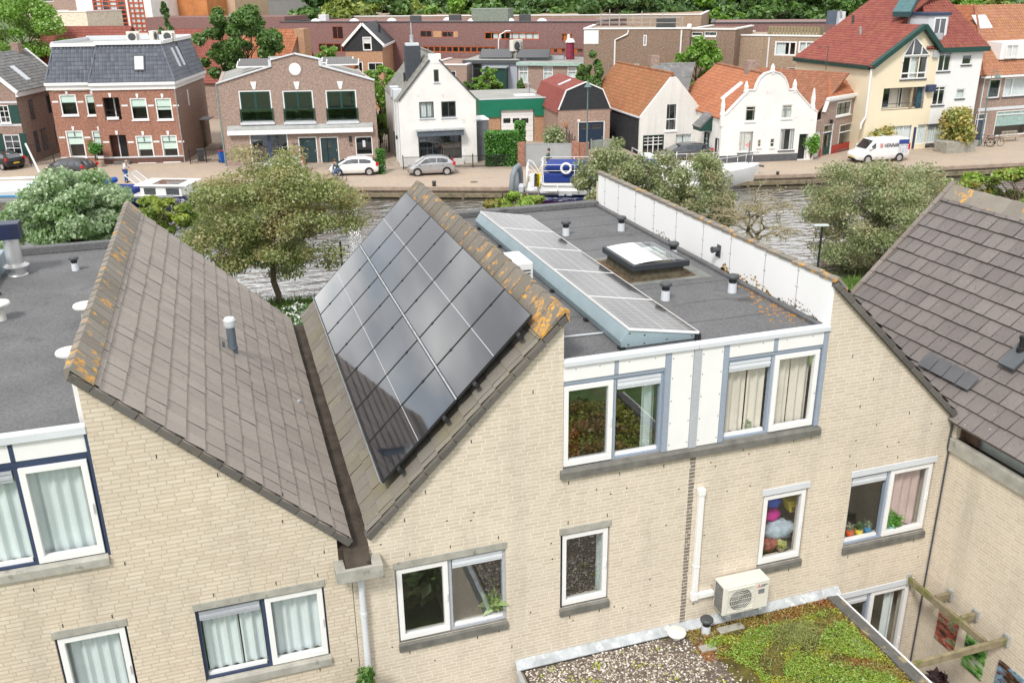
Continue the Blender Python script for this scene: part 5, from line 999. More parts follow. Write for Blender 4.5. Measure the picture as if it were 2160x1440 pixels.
for i, (dx, dy) in enumerate(((5.4, 4.5), (6.6, 5.6), (7.9, 4.4))):
    p = f.O+f.u*dx*1.25-f.n*dy+Vector((0, 0, zt+hR+.12)); lab = ('white air conditioner on the flat top of the mansard roof, leftmost', 'white air conditioner on the flat top of the mansard roof, rearmost', 'white air conditioner on the flat top of the mansard roof, rightmost')[i]
    if i == 0:
        AC0 = t = thing('air_conditioner', lab, 'air conditioner', p, f.rz+.2, 'air conditioners on the mansard roof'); q = MB(); q.box(-.55, .55, -.2, .2, .1, .95); q.build('casing', ACM, t, bevel=.02); q = MB(); q.cyl((-.1, -.2, .5), (-.1, -.215, .5), .32, n=18); [q.box(.3, .5, -.21, -.2, .2+.1*k, .25+.1*k) for k in range(6)]; q.build('fan_grille', darkgrey, t); q = MB(); q.box(-.4, -.3, -.2, .2, 0, .1); q.box(.3, .4, -.2, .2, 0, .1); q.build('foot', black, t)
    else: dup(AC0, p, f.rz+(0, 1.4, .1)[i], lab)
H1 = f
# ---- house 0: left edge, old brick with grey tiles and dark shutters
f = Frame('brick_house', 'old brick house with grey roof tiles and dark green shutters', (-60, 348), (62, 346)); L = f.L
ze = f.uz(44, 190)[1]; D0 = 9.5
w1 = [f.rect(-18, 279, 0, 325), f.rect(10, 284, 44, 327), f.rect(-2, 222, 20, 260)]
apx = L*.42; hz = ze+ (L-apx)*.95
m = MB(); wall(m, [(-4, apx, 0, ze-1, hz), (apx, L, 0, hz, ze)], w1); wall(m, [(-4, apx, 0, ze-1, hz), (apx, L, 0, hz, ze)], [], D0-.3); m.box(L-.3, L, .3, D0-.3, 0, ze-.02); m.build('wall', side_brick, f.r)
for i, w in enumerate(w1): hwin(f, w, white, bars=[('v', .5), ('h', .33), ('h', .66)], sill=white, fw=.09)
prop('shutter', greenpaint, f, (w1[1][0]-.62, w1[1][0]-.04, -.06, -.01, w1[1][2]-.1, w1[1][3]+.1)); prop('shutter', greenpaint, f, (w1[1][1]+.04, w1[1][1]+.62, -.06, -.01, w1[1][2]-.1, w1[1][3]+.1)); prop('shutter', greenpaint, f, (w1[2][1]+.04, w1[2][1]+.85, -.06, -.01, w1[2][2], w1[2][3])); prop('stone_band', lightgrey, f, (-3, L+.01, -.02, -.001, 3.35, 3.5), (-3, L+.01, -.02, -.001, ze-1.1, ze-.95))
roof([(apx, -.1, hz+.05), (L+.25, -.1, ze-.18), (L+.25, D0, ze-.18), (apx, D0, hz+.05)], grey_tile, f.r, 'roof', .3, .33, .035, 5, True)
vb = MB(); vb.bar((apx, -.16, hz+.02), (L+.28, -.16, ze-.22), .12, .3, (0, 0, 1)); vb.build('bargeboard', white, f.r); vb = MB(); vb.bar((apx, D0+.05, hz+.1), (L+.2, D0+.05, ze-.08), .15, .16); vb.build('bargeboard', white, f.r); prop('fascia', white, f, (L-.02, L+.22, 0, D0, ze-.6, ze-.2)); prop('chimney', side_brick, f, (apx-.35, apx+.35, D0-2, D0-1.2, hz-.3, hz+.7))
k = (hz-ze)/(L-apx); rw_ = MB(); gx = lambda u: hz-(u-apx)*k+.16; u0 = apx+(L-apx)*.45; u1 = apx+(L-apx)*.88; rw_.hexa([(u0, 3.3, gx(u0)-.1), (u1, 3.3, gx(u1)-.1), (u1, 4.1, gx(u1)-.1), (u0, 4.1, gx(u0)-.1), (u0, 3.3, gx(u0)+.05), (u1, 3.3, gx(u1)+.05), (u1, 4.1, gx(u1)+.05), (u0, 4.1, gx(u0)+.05)]); rw_.build('roof_window', lightgrey, f.r)
for (y0, y1, z0, z1) in ((2.0, 2.8, 3.6, 5.3), (5.5, 6.2, 3.7, 5.4), (1.8, 2.5, .7, 2.6), (3.2, 4.3, .7, 2.6), (6, 6.8, .8, 2.6)):
    wn_ = prop('side_window', navy, f, (L, L+.03, y0, y1, z0, z1)); prop('pane', glass_dark, f, (L+.03, L+.04, y0+.08, (y0+y1)/2-.03, z0+.1, z1-.1), (L+.03, L+.04, (y0+y1)/2+.03, y1-.08, z0+.1, z1-.1), parent=wn_)
# ---- house 2: wide brick front with three french windows
f = Frame('brick_building', 'wide grey brown brick building with stepped gable, round stone medallion and three green french windows', (480, 350), (799, 341)); L = f.L; KX = -.17
fw_ = [f.rect(506, 191, 574, 258), f.rect(598, 191, 662, 257), f.rect(688.5, 190, 753, 256)]
gw = f.rect(529, 282, 609, 349); gw = (gw[0], gw[1], .1, gw[3]); dd = [f.rect(631, 289, 670, 350), f.rect(676, 289, 715, 350)]; dd = [(a, b, .05, d) for a, b, c, d in dd]; w3 = f.rect(750, 288, 786, 329); w3 = (w3[0], w3[1], .6, w3[3])
zl = f.uz(463, 177)[1]; zs1 = f.uz(570, 141)[1]; zs2 = f.uz(568, 128)[1]; zp = f.uz(620, 114)[1]; u1_ = f.uz(569, 135)[0]; u2_ = f.uz(675, 132)[0]; uc = f.uz(621, 120)[0]; D2 = 13
m = MB(); PC = [(-.05, u1_, 0, zl, zs1), (u1_, uc, 0, zs2, zp), (uc, u2_, 0, zp, zs2), (u2_, L+.05, 0, zs1, zl)]
wall(m, PC, fw_+[gw]+dd+[w3]); [m.hexa([(x, .3, 0), (x+.3, .3, 0), (x+.3+KX*D2, D2, 0), (x+KX*D2, D2, 0), (x, .3, zl-.03), (x+.3, .3, zl-.03), (x+.3+KX*D2, D2, zl-.03), (x+KX*D2, D2, zl-.03)]) for x in (-.05, L-.25)]; m.build('wall', taupe_brick, f.r)
cp = MB()
for (a, b, _, za, zb) in PC: cp.bar((a-.03, .12, za+.03), (b+.03, .12, zb+.03), .5, .1)
cp.box(u1_-.12, u1_+.12, -.1, .36, zs1, zs2+.05); cp.box(u2_-.12, u2_+.12, -.1, .36, zs1, zs2+.05); cp.build('coping', lightgrey, f.r)
for i, w in enumerate(fw_):
    hwin(f, w, white, fw=.1, gl=glass_dark, sill=None, seed=i); c = (w[0]+w[1])/2; d_ = MB(); ringframe(d_, w[0]+.12, c-.0, w[2]+.12, w[3]-.1, .045, .1, .1); ringframe(d_, c, w[1]-.12, w[2]+.12, w[3]-.1, .045, .1, .1); d_.build('french_door', greenpaint, f.r)
    b_ = MB(); b_.box(w[0]-.05, w[1]+.05, -.09, -.05, w[2]+1.08, w[2]+1.13); b_.box(w[0]-.05, w[1]+.05, -.09, -.05, w[2]+.12, w[2]+.16); [b_.box(x-.02, x+.02, -.09, -.05, w[2]-.05, w[2]+1.13) for x in (w[0]-.03, w[1]+.03)]; bo = b_.build('balustrade', greenpaint, f.r); g_ = MB(); g_.box(w[0], w[1], -.075, -.065, w[2]+.16, w[2]+1.08); g_.build('balustrade_glass', glass('green_glass', (.5, .6, .55), 2, .08), bo)
    prop('sill', lightgrey, f, (w[0]-.1, w[1]+.1, -.14, .05, w[2]-.2, w[2]-.001)); k_ = MB(); k_.hexa([(c-.1, -.06, w[3]+.08), (c+.1, -.06, w[3]+.08), (c+.1, .0, w[3]+.08), (c-.1, .0, w[3]+.08), (c-.26, -.06, w[3]+.72), (c+.26, -.06, w[3]+.72), (c+.26, .0, w[3]+.72), (c-.26, .0, w[3]+.72)]); k_.build('keystone', white, f.r)
u, z = f.uz(622, 146); md = MB(); md.lathe([(.5, 0), (.5, .05), (.42, .06)], n=26); md.v = [(x+u, -zz, y+z) for x, y, zz in md.v]; md.build('medallion', white, f.r); md = MB(); md.lathe([(.62, 0), (.62, .02)], n=26); md.v = [(x+u, -zz, y+z) for x, y, zz in md.v]; md.build('medallion_ring', taupe_brick, f.r)
ca = f.rect(479, 269, 787, 282, .3); prop('canopy', white, f, (ca[0], ca[1], -.4, -.001, ca[2], ca[2]+.42)); cq = MB(); cq.hexa([(ca[0], -.42, ca[2]+.421), (ca[1], -.42, ca[2]+.421), (ca[1], -.001, ca[2]+.421), (ca[0], -.001, ca[2]+.421), (ca[0], -.42, ca[2]+.44), (ca[1], -.42, ca[2]+.44), (ca[1], -.001, ca[2]+.75), (ca[0], -.001, ca[2]+.75)]); cq.build('canopy_lead', M('canopy_lead', (.33, .34, .33), .6, .15, 2), f.r)
hwin(f, gw, white, fw=.09, bars=[('v', .5, .3)], barm=navy); 
for d_, pn in zip(dd, ([(.4, .6, .5, .56), (.42, .58, .8, .86)], [(.42, .58, .6, .85)])): hdoor(f, d_, M('petrol_door', (.025, .05, .055), .45), white, pane=pn, y=0)
hwin(f, w3, white, fw=.08); prop('window_frosting', lightgrey, f, ((w3[0]+w3[1])/2-.12, (w3[0]+w3[1])/2+.12, .07, .085, w3[2]+.7, w3[3]-.35)); u, z = f.uz(623, 304); text3d('36A', .32, black, 'house_number', f.r, (u-.3, -.01, z-.1)); u, z = f.uz(742, 306); text3d('36', .3, black, 'house_number', f.r, (u-.2, -.01, z-.1)); prop('letter_box', black, f, (u-.2, u+.05, -.12, 0, z+.3, z+.75))
for (a, b, sg) in ((-.05, u1_+.3, 1), (u2_-.3, L+.05, -1)):
    r_ = MB(); za, zb = (zl-.15, zs1-.1) if sg > 0 else (zs1-.1, zl-.15); r_.hexa([(a, .31, za-.2), (b, .31, zb-.2), (b+KX*D2, D2, zb-.2), (a+KX*D2, D2, za-.2), (a, .31, za), (b, .31, zb), (b+KX*D2, D2, zb), (a+KX*D2, D2, za)]); r_.build('roof', felt_grey, f.r)
r_ = MB(); r_.hexa([(u1_, .31, zs1-.3), (u2_, .31, zs1-.3), (u2_+KX*D2, D2, zs1-.3), (u1_+KX*D2, D2, zs1-.3), (u1_, .31, zs1), (u2_, .31, zs1), (u2_+KX*D2, D2, zs1), (u1_+KX*D2, D2, zs1)]); r_.build('roof', felt_grey, f.r)
for i, (a, y) in enumerate(((.9, 4.2), (.5, 7.2), (u2_+.0, 4.5), (u2_-.7, 7.3))): 
    t = thing('solar_module', ('pale roof panel on the left wing of the brown brick building, front one', 'pale roof panel on the left wing of the brown brick building, rear one', 'pale roof panel on the right wing of the brown brick building, front one', 'pale roof panel on the right wing of the brown brick building, rear one')[i], 'solar panel', f.O+f.u*a-f.n*y+Vector((0, 0, zl+.95)), f.rz, 'pale panels on the brown brick building'); q = MB(); q.hexa([(0, 0, 0), (2.9, 0, 0), (2.9, .9, .0), (0, .9, 0), (0, 0, .1), (2.9, 0, .1), (2.9, .9, .5), (0, .9, .5)]); q.build('frame', white, t); q = MB(); q.q((.08, .02, .12), (2.82, .02, .12), (2.82, .88, .505), (.08, .88, .505)); q.build('glass', cell2, t)
m = MB(); m.cyl((-.12, -.04, 0), (-.12, -.04, zl), .06); m.build('downpipe', M('pipe_teal', (.2, .27, .27), .5), f.r); H2 = f
# ---- house 3: white gable house
f = Frame('white_house', 'white rendered gable house with a grey slab roof, dark chimney and dark shop window canopy', (848, 352), (1007, 343.5)); L = f.L
ws = [f.rect(884.5, 215, 915, 249), f.rect(931, 214, 961.5, 247), f.rect(915, 147, 925.5, 173)]; bw = f.rect(883, 284, 974, 336)
ze0 = f.uz(840, 215)[1]; ze1 = f.uz(999, 209)[1]; za = f.uz(917, 128)[1]; ua = f.uz(917, 150)[0]; D3 = 11.5
gable_house(f, 0, L, ze0, ze1, ua, za, D3, ws+[bw], white_wall, slab_tile, .55, .5, False, .06, flat=.9, seed=20)
ap = f.rect(905, 117, 930, 130); prop('gable_top', white_wall, f, (ap[0], ap[1], -.02, .6, za-.25, ap[3]+.1)); cpm = MB(); cpm.bar((0, .0, ze0+.05), (ua-.4, .0, za+.05), .2, .1); cpm.bar((L, .0, ze1+.05), (ua+.4, .0, za+.05), .2, .1); cpm.build('coping', darkgrey, f.r)
for w in ws: hwin(f, w, darkgrey, fw=.08, bars=[('v', .5, .07)] if w != ws[2] else None, sill=lightgrey, cur=[(0, 1, curtain_white)] if w == ws[0] else None)
hwin(f, bw, darkgrey, fw=.08, bars=[('v', .2), ('v', .82), ('h', .03)]); prop('window_base', white_wall, f, (bw[0]-.05, bw[1]+.1, -.35, -.001, 0, bw[2]-.02)); c_ = f.rect(880, 272, 977, 286, .3); prop('canopy', M('canopy_blue_grey', (.10, .12, .15), .5), f, (c_[0], c_[1], -.7, -.001, c_[2], c_[3]-.1), bevel=.02); prop('canopy_lead', zinc, f, (c_[0]-.08, c_[1]+.08, -.8, -.001, c_[3]-.099, c_[3]))
cu, cz = f.uz(868, 150); prop('chimney', M('dark_slate_chimney', (.055, .062, .075), .7, .1), f, (ua-2.05, ua-.75, 2.7, 3.9, ze0+1.2, za+1.05)); prop('chimney_cap', lightgrey, f, (ua-1.95, ua-.85, 2.8, 3.8, za+1.051, za+1.25)); m = MB(); m.cyl((ua-1.4, 3.3, za+1.25), (ua-1.4, 3.3, za+1.9), .16); m.cyl((ua-1.4, 3.3, za+1.9), (ua-1.4, 3.3, za+2.9), .05); m.build('flue', zinc, f.r)
for i, y in enumerate((2.2, 4.6)): prop('dormer', lightgrey, f, (-.15, 1.0, y, y+1.3, ze0-.1, ze0+.75)); 
m = MB(); m.cyl((1.1, 3.9, ze0+.8), (1.1, 3.9, ze0+2.0), .14); m.build('vent_pipe', black, f.r)
for (x, y) in ((.0, 0), (-.0, 2.5)): m = MB(); m.cyl((-.06, .4+y, 0), (-.06, .4+y, ze0-.1), .05); m.build('downpipe', lightgrey, f.r)
prop('side_door', darkgrey, f, (-.02, 0, 4.5, 5.6, 0, 2.3)); prop('side_lamp', black, f, (-.15, 0, 2.2, 2.4, 2.0, 2.3)); prop('side_bay', M('dark_grey_boards', (.13, .135, .15), .7), f, (L+.01, L+1.25, .9, 3.2, 0, f.uz(1010, 256)[1]-.05)); prop('side_bay_roof', white, f, (L+.01, L+1.3, .85, 3.3, f.uz(1010, 256)[1]-.049, f.uz(1010, 256)[1]+.06)); H3 = f
def fence(fr_pts, name, label, h, n, mat, rails=(.12, .9), r=.012, posts=2.2, spear=True, cat='fence'):
    a, b = fr_pts; t = thing(name, label, cat, a, math.atan2((b-a).y, (b-a).x)); L = (b-a).length; m = MB()
    for z in rails: m.box(0, L, -.015, .015, z*h, z*h+.03)
    m.build('rail', mat, t); m = MB()
    for k in range(n): x = L*(k+.5)/n; m.box(x-r, x+r, -r, r, .03, h)
    m.build('bars', mat, t); m = MB()
    k = int(L/posts)+1
    for i in range(k+1): x = L*i/k; m.box(x-.035, x+.035, -.035, .035, 0, h+.12)
    m.build('posts', mat, t); return t
fence((G(851, 357), G(1095, 351)), 'iron_fence', 'black iron bar fence in front of the white gable house and hedge', 1.05, 110, black)
# ---- green garage with brick base
f = Frame('garage_building', 'low garage with a green metal fascia, orange brick base and a white sectional door', (1016, 303), (1160, 297)); L = f.L
zg0 = f.uz(1090, 246)[1]; zg1 = f.uz(1090, 209)[1]; d_ = f.rect(1056, 232, 1127, 303); d_ = (d_[0], d_[1], 0, d_[3]); D4 = 9
box_walls(f, 0, L, 0, zg1-.05, D4, [d_], orange_brick); gp = M('green_metal', (.01, .17, .10), .5, .08, 2)
prop('fascia', gp, f, (-.12, d_[0], -.12, -.001, zg0, zg1), (d_[1], L+.05, -.12, -.001, zg0, zg1), (d_[0], d_[1], -.12, -.001, d_[3], zg1), (-.12, -.001, -.001, D4, zg0, zg1)); prop('roof', felt_grey, f, (-.1, L+.05, .0, D4, zg1-.04, zg1+.02)); prop('roof_trim', lightgrey, f, (-.14, L+.06, -.14, .05, zg1+.021, zg1+.1)); prop('roof_panel', white, f, (L*.55, L*.85, 2, 3.2, zg1+.021, zg1+.12))
dm = prop('garage_door', white, f, *[(d_[0]+.08, d_[1]-.08, .1, .16, d_[2]+(d_[3]-d_[2])*k/6+.01, d_[2]+(d_[3]-d_[2])*(k+1)/6-.01) for k in range(6)], bevel=.01)
for (x0, x1) in ((1062, 1077), (1082, 1096), (1100, 1115)): r4 = f.rect(x0, 250, x1, 260); prop('door_pane', glass_dark, f, (r4[0], r4[1], .09, .1, r4[2], r4[3]), parent=dm)
vp = MB(); vp.cyl((L*.8, 3.8, zg1), (L*.8, 3.8, zg1+.9), .13); vp.cyl((L*.8, 3.8, zg1+.9), (L*.8, 3.8, zg1+1.1), .2); tag(vp.build('roof_flue', zinc), 'short steel flue on the flat garage roof', 'flue'); bpy.data.objects['roof_flue'].location = f.O; bpy.data.objects['roof_flue'].rotation_euler = (0, 0, f.rz)
# ---- yard wall, steel gate, hedge
def hedge(a, b, w, h, label, mat, n, seed, name='hedge', leaf=.13):
    d = b-a; L = d.length; t = thing(name, label, 'hedge', a, math.atan2(d.y, d.x)); r = np.random.default_rng(seed); N = n
    f_ = r.integers(0, 4, N); P = np.stack([r.uniform(0, L, N), r.uniform(-w/2, w/2, N), r.uniform(0, h, N)], 1); P[f_ == 0, 1] = -w/2; P[f_ == 1, 2] = h; P[f_ == 2, 1] = w/2; k = f_ == 3; P[k, 0] = np.where(r.random(k.sum()) < .5, 0, L); P += r.normal(0, .045, (N, 3))
    nn = r.normal(size=(N, 3)); nn /= np.linalg.norm(nn, axis=1)[:, None]; t_ = np.cross(nn, r.normal(size=(N, 3))); t_ /= np.linalg.norm(t_, axis=1)[:, None]; b_ = np.cross(nn, t_); s = leaf*(.6+.8*r.random(N))[:, None]; V = np.empty((N, 4, 3)); V[:, 0] = P-t_*s*.7; V[:, 1] = P-b_*s*.5; V[:, 2] = P+t_*s*.7; V[:, 3] = P+b_*s*.5
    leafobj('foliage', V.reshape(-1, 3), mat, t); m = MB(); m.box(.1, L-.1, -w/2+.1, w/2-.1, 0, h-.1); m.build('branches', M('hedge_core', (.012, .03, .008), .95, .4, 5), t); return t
hleaf = leafmat('hedge_leaf', (.05, .18, .025), (.13, .34, .05), .3)
hedge(G(1027, 348), G(1092, 348), 1.5, 2.75, 'tall clipped green hedge between the white gable house and the steel gate', hleaf, 7000, 2); hedge(G(1088, 331), G(1107, 331), 1.2, 3.0, 'narrow clipped hedge block beside the left gate pier', hleaf, 2200, 3)
f = Frame('yard_gate', 'sheet steel yard gate between red brick piers', (1089, 351), (1244, 350), cat='gate'); L = f.L; hp_ = f.uz(1100, 303)[1]; g0 = f.uz(1108, 330)[0]; g1 = f.uz(1206, 330)[0]
[prop('brick_pier', red_brick, f, q_) for q_ in ((0, g0-.65, .0, .35, 0, hp_), (g0-.64, g0-.02, -.1, .4, 0, hp_+.1), (g1+.02, g1+.6, -.1, .4, 0, hp_+.1), (g1+.61, g1+1.2, 0, .35, 0, hp_), (g1+1.21, L-.1, -.1, .4, 0, hp_+.05))]
gs = M('galvanised_sheet', (.42, .44, .45), .45, .06, 1, metal=.35); prop('gate_leaf', gs, f, (g0, g1, .1, .14, .1, hp_-.02)); prop('gate_frame', zinc, f, (g0, g1, .08, .1, hp_-.1, hp_), ((g0+g1)/2-.03, (g0+g1)/2+.03, .08, .099, .1, hp_-.1), (g0, g1, .08, .1, .02, .1))
fence((G(1212, 340), G(1180, 300)), 'slat_fence', 'dark horizontal board fence with pale posts behind the steel gate', 2.0, 2, M('dark_boards', (.03, .032, .035), .8), (.02, .14, .26, .38, .5, .62, .74, .86), .02, 1.9); fence((G(1246, 352), G(1292, 347)), 'bar_fence', 'pale green grey vertical bar fence behind the street lamp', 2.2, 26, M('grey_green_bars', (.3, .34, .3), .6), (.08, .94), .02)
# ---- house 4: gambrel barn
f = Frame('barn_house', 'small brick barn with black boarded gambrel gable, red roof and dark blue double doors', (1177, 318), (1285, 313)); L = f.L
zb_ = f.uz(1230, 231)[1]; zk = f.uz(1194, 192)[1]; zt_ = f.uz(1235, 174)[1]; ul = f.uz(1194, 192)[0]; uc = f.uz(1235, 200)[0]; ur = f.uz(1271, 190)[0]; D5 = 10; dr = f.rect(1219, 256, 1275, 314); dr = (dr[0], dr[1], 0, dr[3])
m = MB(); wall(m, [(0, L, 0, zb_, zb_)], [dr]); m.box(0, .3, .3, D5, 0, zb_); m.box(L-.3, L, .3, D5, 0, zb_); m.box(.3, L-.3, D5-.3, D5, 0, zb_); m.build('wall', brick('barn_brick', (.33, .19, .14), (.42, .26, .2), (.4, .33, .28), .22, .0625, .009, stain=.35, mott=.6), f.r)
m = MB(); P = [(0, zb_), (ul, zk), (uc, zt_), (ur, zk), (L, zb_)]; hgt = zt_-zb_; nb = 14
for k in range(nb):
    z0 = zb_+hgt*k/nb; z1 = zb_+hgt*(k+1)/nb
    def xs(z):
        l = 0+(ul)*(z-zb_)/(zk-zb_) if z < zk else ul+(uc-ul)*(z-zk)/(zt_-zk); r = L-(L-ur)*(z-zb_)/(zk-zb_) if z < zk else ur-(ur-uc)*(z-zk)/(zt_-zk); return l, r
    a, b = xs(z0); c, d = xs(z1); m.hexa([(a, -.07, z0), (b, -.07, z0), (b, .1, z0), (a, .1, z0), (c, -.035, z1), (d, -.035, z1), (d, .1, z1), (c, .1, z1)])
m.build('gable_boards', M('black_boards', (.028, .03, .034), .75, .15, 3), f.r); m = MB()
for p, q in zip(P, P[1:]): m.bar((p[0], -.06, p[1]+.04), (q[0], -.06, q[1]+.04), .14, .1)
m.build('bargeboard', white, f.r)
mt = tilemat('red_shingle', (.24, .06, .05), (.30, .085, .07), pale=False, streak=(.25, .1, .08), spots=.2)
for i, (p, q) in enumerate(zip(P, P[1:])):
    ex = .15; roof([(p[0]-(ex if i == 0 else 0), 0, p[1]-(.25 if i == 0 else 0)), (q[0]+(ex if i == 3 else 0), 0, q[1]-(.25 if i == 3 else 0)), (q[0]+(ex if i == 3 else 0), D5, q[1]-(.25 if i == 3 else 0)), (p[0]-(ex if i == 0 else 0), D5, p[1]-(.25 if i == 0 else 0))], mt, f.r, 'roof', .25, .25, .015, 31+i)
rr = MB(); rr.hexa([((ul+uc)/2-.7, 3.6, 0), ((ul+uc)/2+.5, 3.6, 0), ((ul+uc)/2+.5, 4.0, 0), ((ul+uc)/2-.7, 4.0, 0), ((ul+uc)/2-.7, 3.6, .1), ((ul+uc)/2+.5, 3.6, .1), ((ul+uc)/2+.5, 4.0, .1), ((ul+uc)/2-.7, 4.0, .1)]); k = (zt_-zk)/(uc-ul); rr.v = [(x, y, z+zk+(x-ul)*k+.03) for x, y, z in rr.v]; rr.build('roof_window', lightgrey, f.r)
hdoor(f, dr, M('dark_blue_door', (.015, .03, .06), .45), white, double=True, pane=[(.12, .45, .72, .88), (.55, .88, .72, .88)]); lamp = prop('wall_lamp', M('amber_lamp', (.5, .2, .05), .4), f, (dr[0]-1.3, dr[0]-1.1, -.2, 0, 2.2, 2.5)); md = MB(); md.cyl((uc-.6, -.001, zb_-1.0), (uc-.6, -.03, zb_-1.0), .14, n=16); md.build('round_plate', white, f.r)
# ---- house 5: white gable with old orange pantiles and black boarded side
f = Frame('white_house', 'white brick gable house with rusty orange pantiles and a black boarded side wall', (1348, 327), (1482, 319)); L = f.L
whiteb = brick('white_painted_brick', (.74, .73, .70), (.78, .77, .745), (.66, .65, .62), .22, .0625, .006, stain=.2, dirt=(.5, .49, .44), dirtpos=.6)
ze0 = f.uz(1346, 247)[1]; ze1 = f.uz(1482, 240)[1]; za = f.uz(1420, 163)[1]; ua = f.uz(1420, 200)[0]; ww = f.rect(1404, 218, 1428, 276); lw_ = f.rect(1424, 282, 1459, 310); ld = f.rect(1356, 285, 1400, 324); ld = (ld[0], ld[1], 0, ld[3]); D6 = 14
bb = M('black_tarred_boards', (.03, .032, .036), .8, .2, 2)
gable_house(f, 0, L, ze0, ze1, ua, za, D6, [ww, lw_, ld], whiteb, old_orange, .26, .34, True, .1, side=bb, flat=.5, seed=40)
m = MB(); [m.box(-.06, -.001, .3, D6, ze0-.1-.2*(k+1), ze0-.1-.2*k-.015) for k in range(int(ze0/.2)-1)]; m.build('side_boards', bb, f.r); prop('gutter', lightgrey, f, (-.2, -.07, .1, D6, ze0-.12, ze0))
hwin(f, ww, white, fw=.1, bars=[('h', .42, .1)], sill=white); hwin(f, lw_, white, fw=.07, cur=[(0, .5, curtain_white), (.5, 1, curtain_white)]); hwin(f, ld, greenpaint, fw=.1, bars=[('v', .5, .1), ('v', .25), ('v', .75), ('h', .5, .08), ('h', .68), ('h', .84)], barm=white, name='glazed_door'); H5 = f
# ---- house 6: white bell gable
f = Frame('bell_gable_house', 'white plastered house with a curved bell gable, pinnacles and grey plinth', (1517, 345), (1714, 337)); L = f.L
pxs = [(1530, 243), (1571, 200), (1579, 191), (1593, 191), (1597, 178), (1604, 165), (1614, 156), (1631, 151), (1646, 155), (1656, 165), (1662, 180), (1664, 190), (1680, 190), (1684, 196), (1712, 228)]
O_ = [f.uz(*p) for p in pxs]; O_ = [(0, f.uz(1519, 246)[1]), (O_[0][0], O_[0][1])] + O_[1:] + [(L, f.uz(1714, 236)[1])]
ws = [f.rect(1572, 224, 1594, 256), f.rect(1649, 221, 1671, 250), f.rect(1558, 277, 1589, 322), f.rect(1644, 271, 1676, 317), f.rect(1597.5, 294, 1606, 311), f.rect(1624, 292, 1634, 311)]; dr = f.rect(1684, 283, 1697, 336); dr = (dr[0], dr[1]+.25, .05, dr[3])
m = MB(); wall(m, [(a[0], b[0], 0, a[1], b[1]) for a, b in zip(O_, O_[1:]) if b[0] > a[0]+1e-3], ws+[dr]); m.build('wall', white_wall, f.r)
m = MB()
for a, b in zip(O_[1:-1], O_[2:]): m.bar((a[0], .12, a[1]+.03), (b[0], .12, b[1]+.03), .4, .08)
m.build('coping', white_wall, f.r)
def pin(u, z, h, w=.26):
    q = MB(); q.box(u-w/2, u+w/2, -.05, .33, z-.9 if h > 1.2 else z-.2, z); q.loft([[(u-w*.62, -.08, z), (u+w*.62, -.08, z), (u+w*.62, .36, z), (u-w*.62, .36, z)], [(u-w*.45, 0, z+h*.25), (u+w*.45, 0, z+h*.25), (u+w*.45, .28, z+h*.25), (u-w*.45, .28, z+h*.25)], [(u-w*.5, -.02, z+h*.5), (u+w*.5, -.02, z+h*.5), (u+w*.5, .3, z+h*.5), (u-w*.5, .3, z+h*.5)], [(u-.04, .1, z+h), (u+.04, .1, z+h), (u+.04, .18, z+h), (u-.04, .18, z+h)]]); q.build('pinnacle', white_wall, f.r)
for (x, y, h) in ((1525, 244, 1.6), (1575, 194, .85), (1677, 190, .85), (1715, 230, 1.7), (1631, 151, .6)): u, z = f.uz(x, y); pin(u, z, h)
prop('plinth', M('grey_plinth', (.1, .1, .11), .8), f, (-.03, dr[0]-.02, -.04, -.001, 0, .62))
for i, w in enumerate(ws):
    if i in (2, 3): hwin(f, w, white, fw=.06, cur=[(0, .35 if i == 2 else .25, curtain_white), (.62 if i == 2 else .7, 1, curtain_white)], sill=darkgrey)
    else: hwin(f, w, M('cream_frame', (.7, .68, .6), .5), fw=.08, sill=white, bars=[('h', .75)] if i < 2 else [('h', .5)], cur=[(0, .5, curtain_white), (.5, 1, curtain_cream)] if i == 1 else None)
hdoor(f, dr, black, white_wall, fw=.05, y=.25); DB = 13; zr = f.uz(1600, 196)[1]; zr_ = O_[8][1]-.35; uc = (O_[8][0])
roof([(-.2, .3, O_[0][1]-.2), (uc, .3, zr_), (uc, DB, zr_), (-.2, DB, O_[0][1]-.2)], orange_tile, f.r, 'roof', .26, .34, .03, 51, True); roof([(uc, .3, zr_), (L+.2, .3, O_[-1][1]-.2), (L+.2, DB, O_[-1][1]-.2), (uc, DB, zr_)], brown_tile, f.r, 'roof', .26, .34, .03, 52, True)
rc = MB(); [rc.cyl((uc, .3+k*.42, zr_+.03), (uc, .3+k*.42+.4, zr_+.05), .14, .12, 8) for k in range(int(DB/.42))]; rc.build('ridge_tiles', brown_tile, f.r)
m = MB(); m.box(0, .3, .3, DB, 0, O_[0][1]-.3); m.box(L-.3, L, .3, DB, 0, O_[-1][1]-.3); m.build('side_wall', white_wall, f.r); prop('chimney', taupe_brick, f, (uc-.4, uc+.5, 4.5, 5.3, zr_-.6, zr_+.9)); k = (zr_-O_[0][1]+.2)/(uc+.2)
rw_ = MB(); rw_.hexa([(1.2, 3.2, 0), (2.9, 3.2, 0), (2.9, 3.9, 0), (1.2, 3.9, 0), (1.2, 3.2, .12), (2.9, 3.2, .12), (2.9, 3.9, .12), (1.2, 3.9, .12)]); rw_.v = [(x, y, z+O_[0][1]-.2+(x+.2)*k+.05) for x, y, z in rw_.v]; rw_.build('roof_window', white, f.r); H6 = f
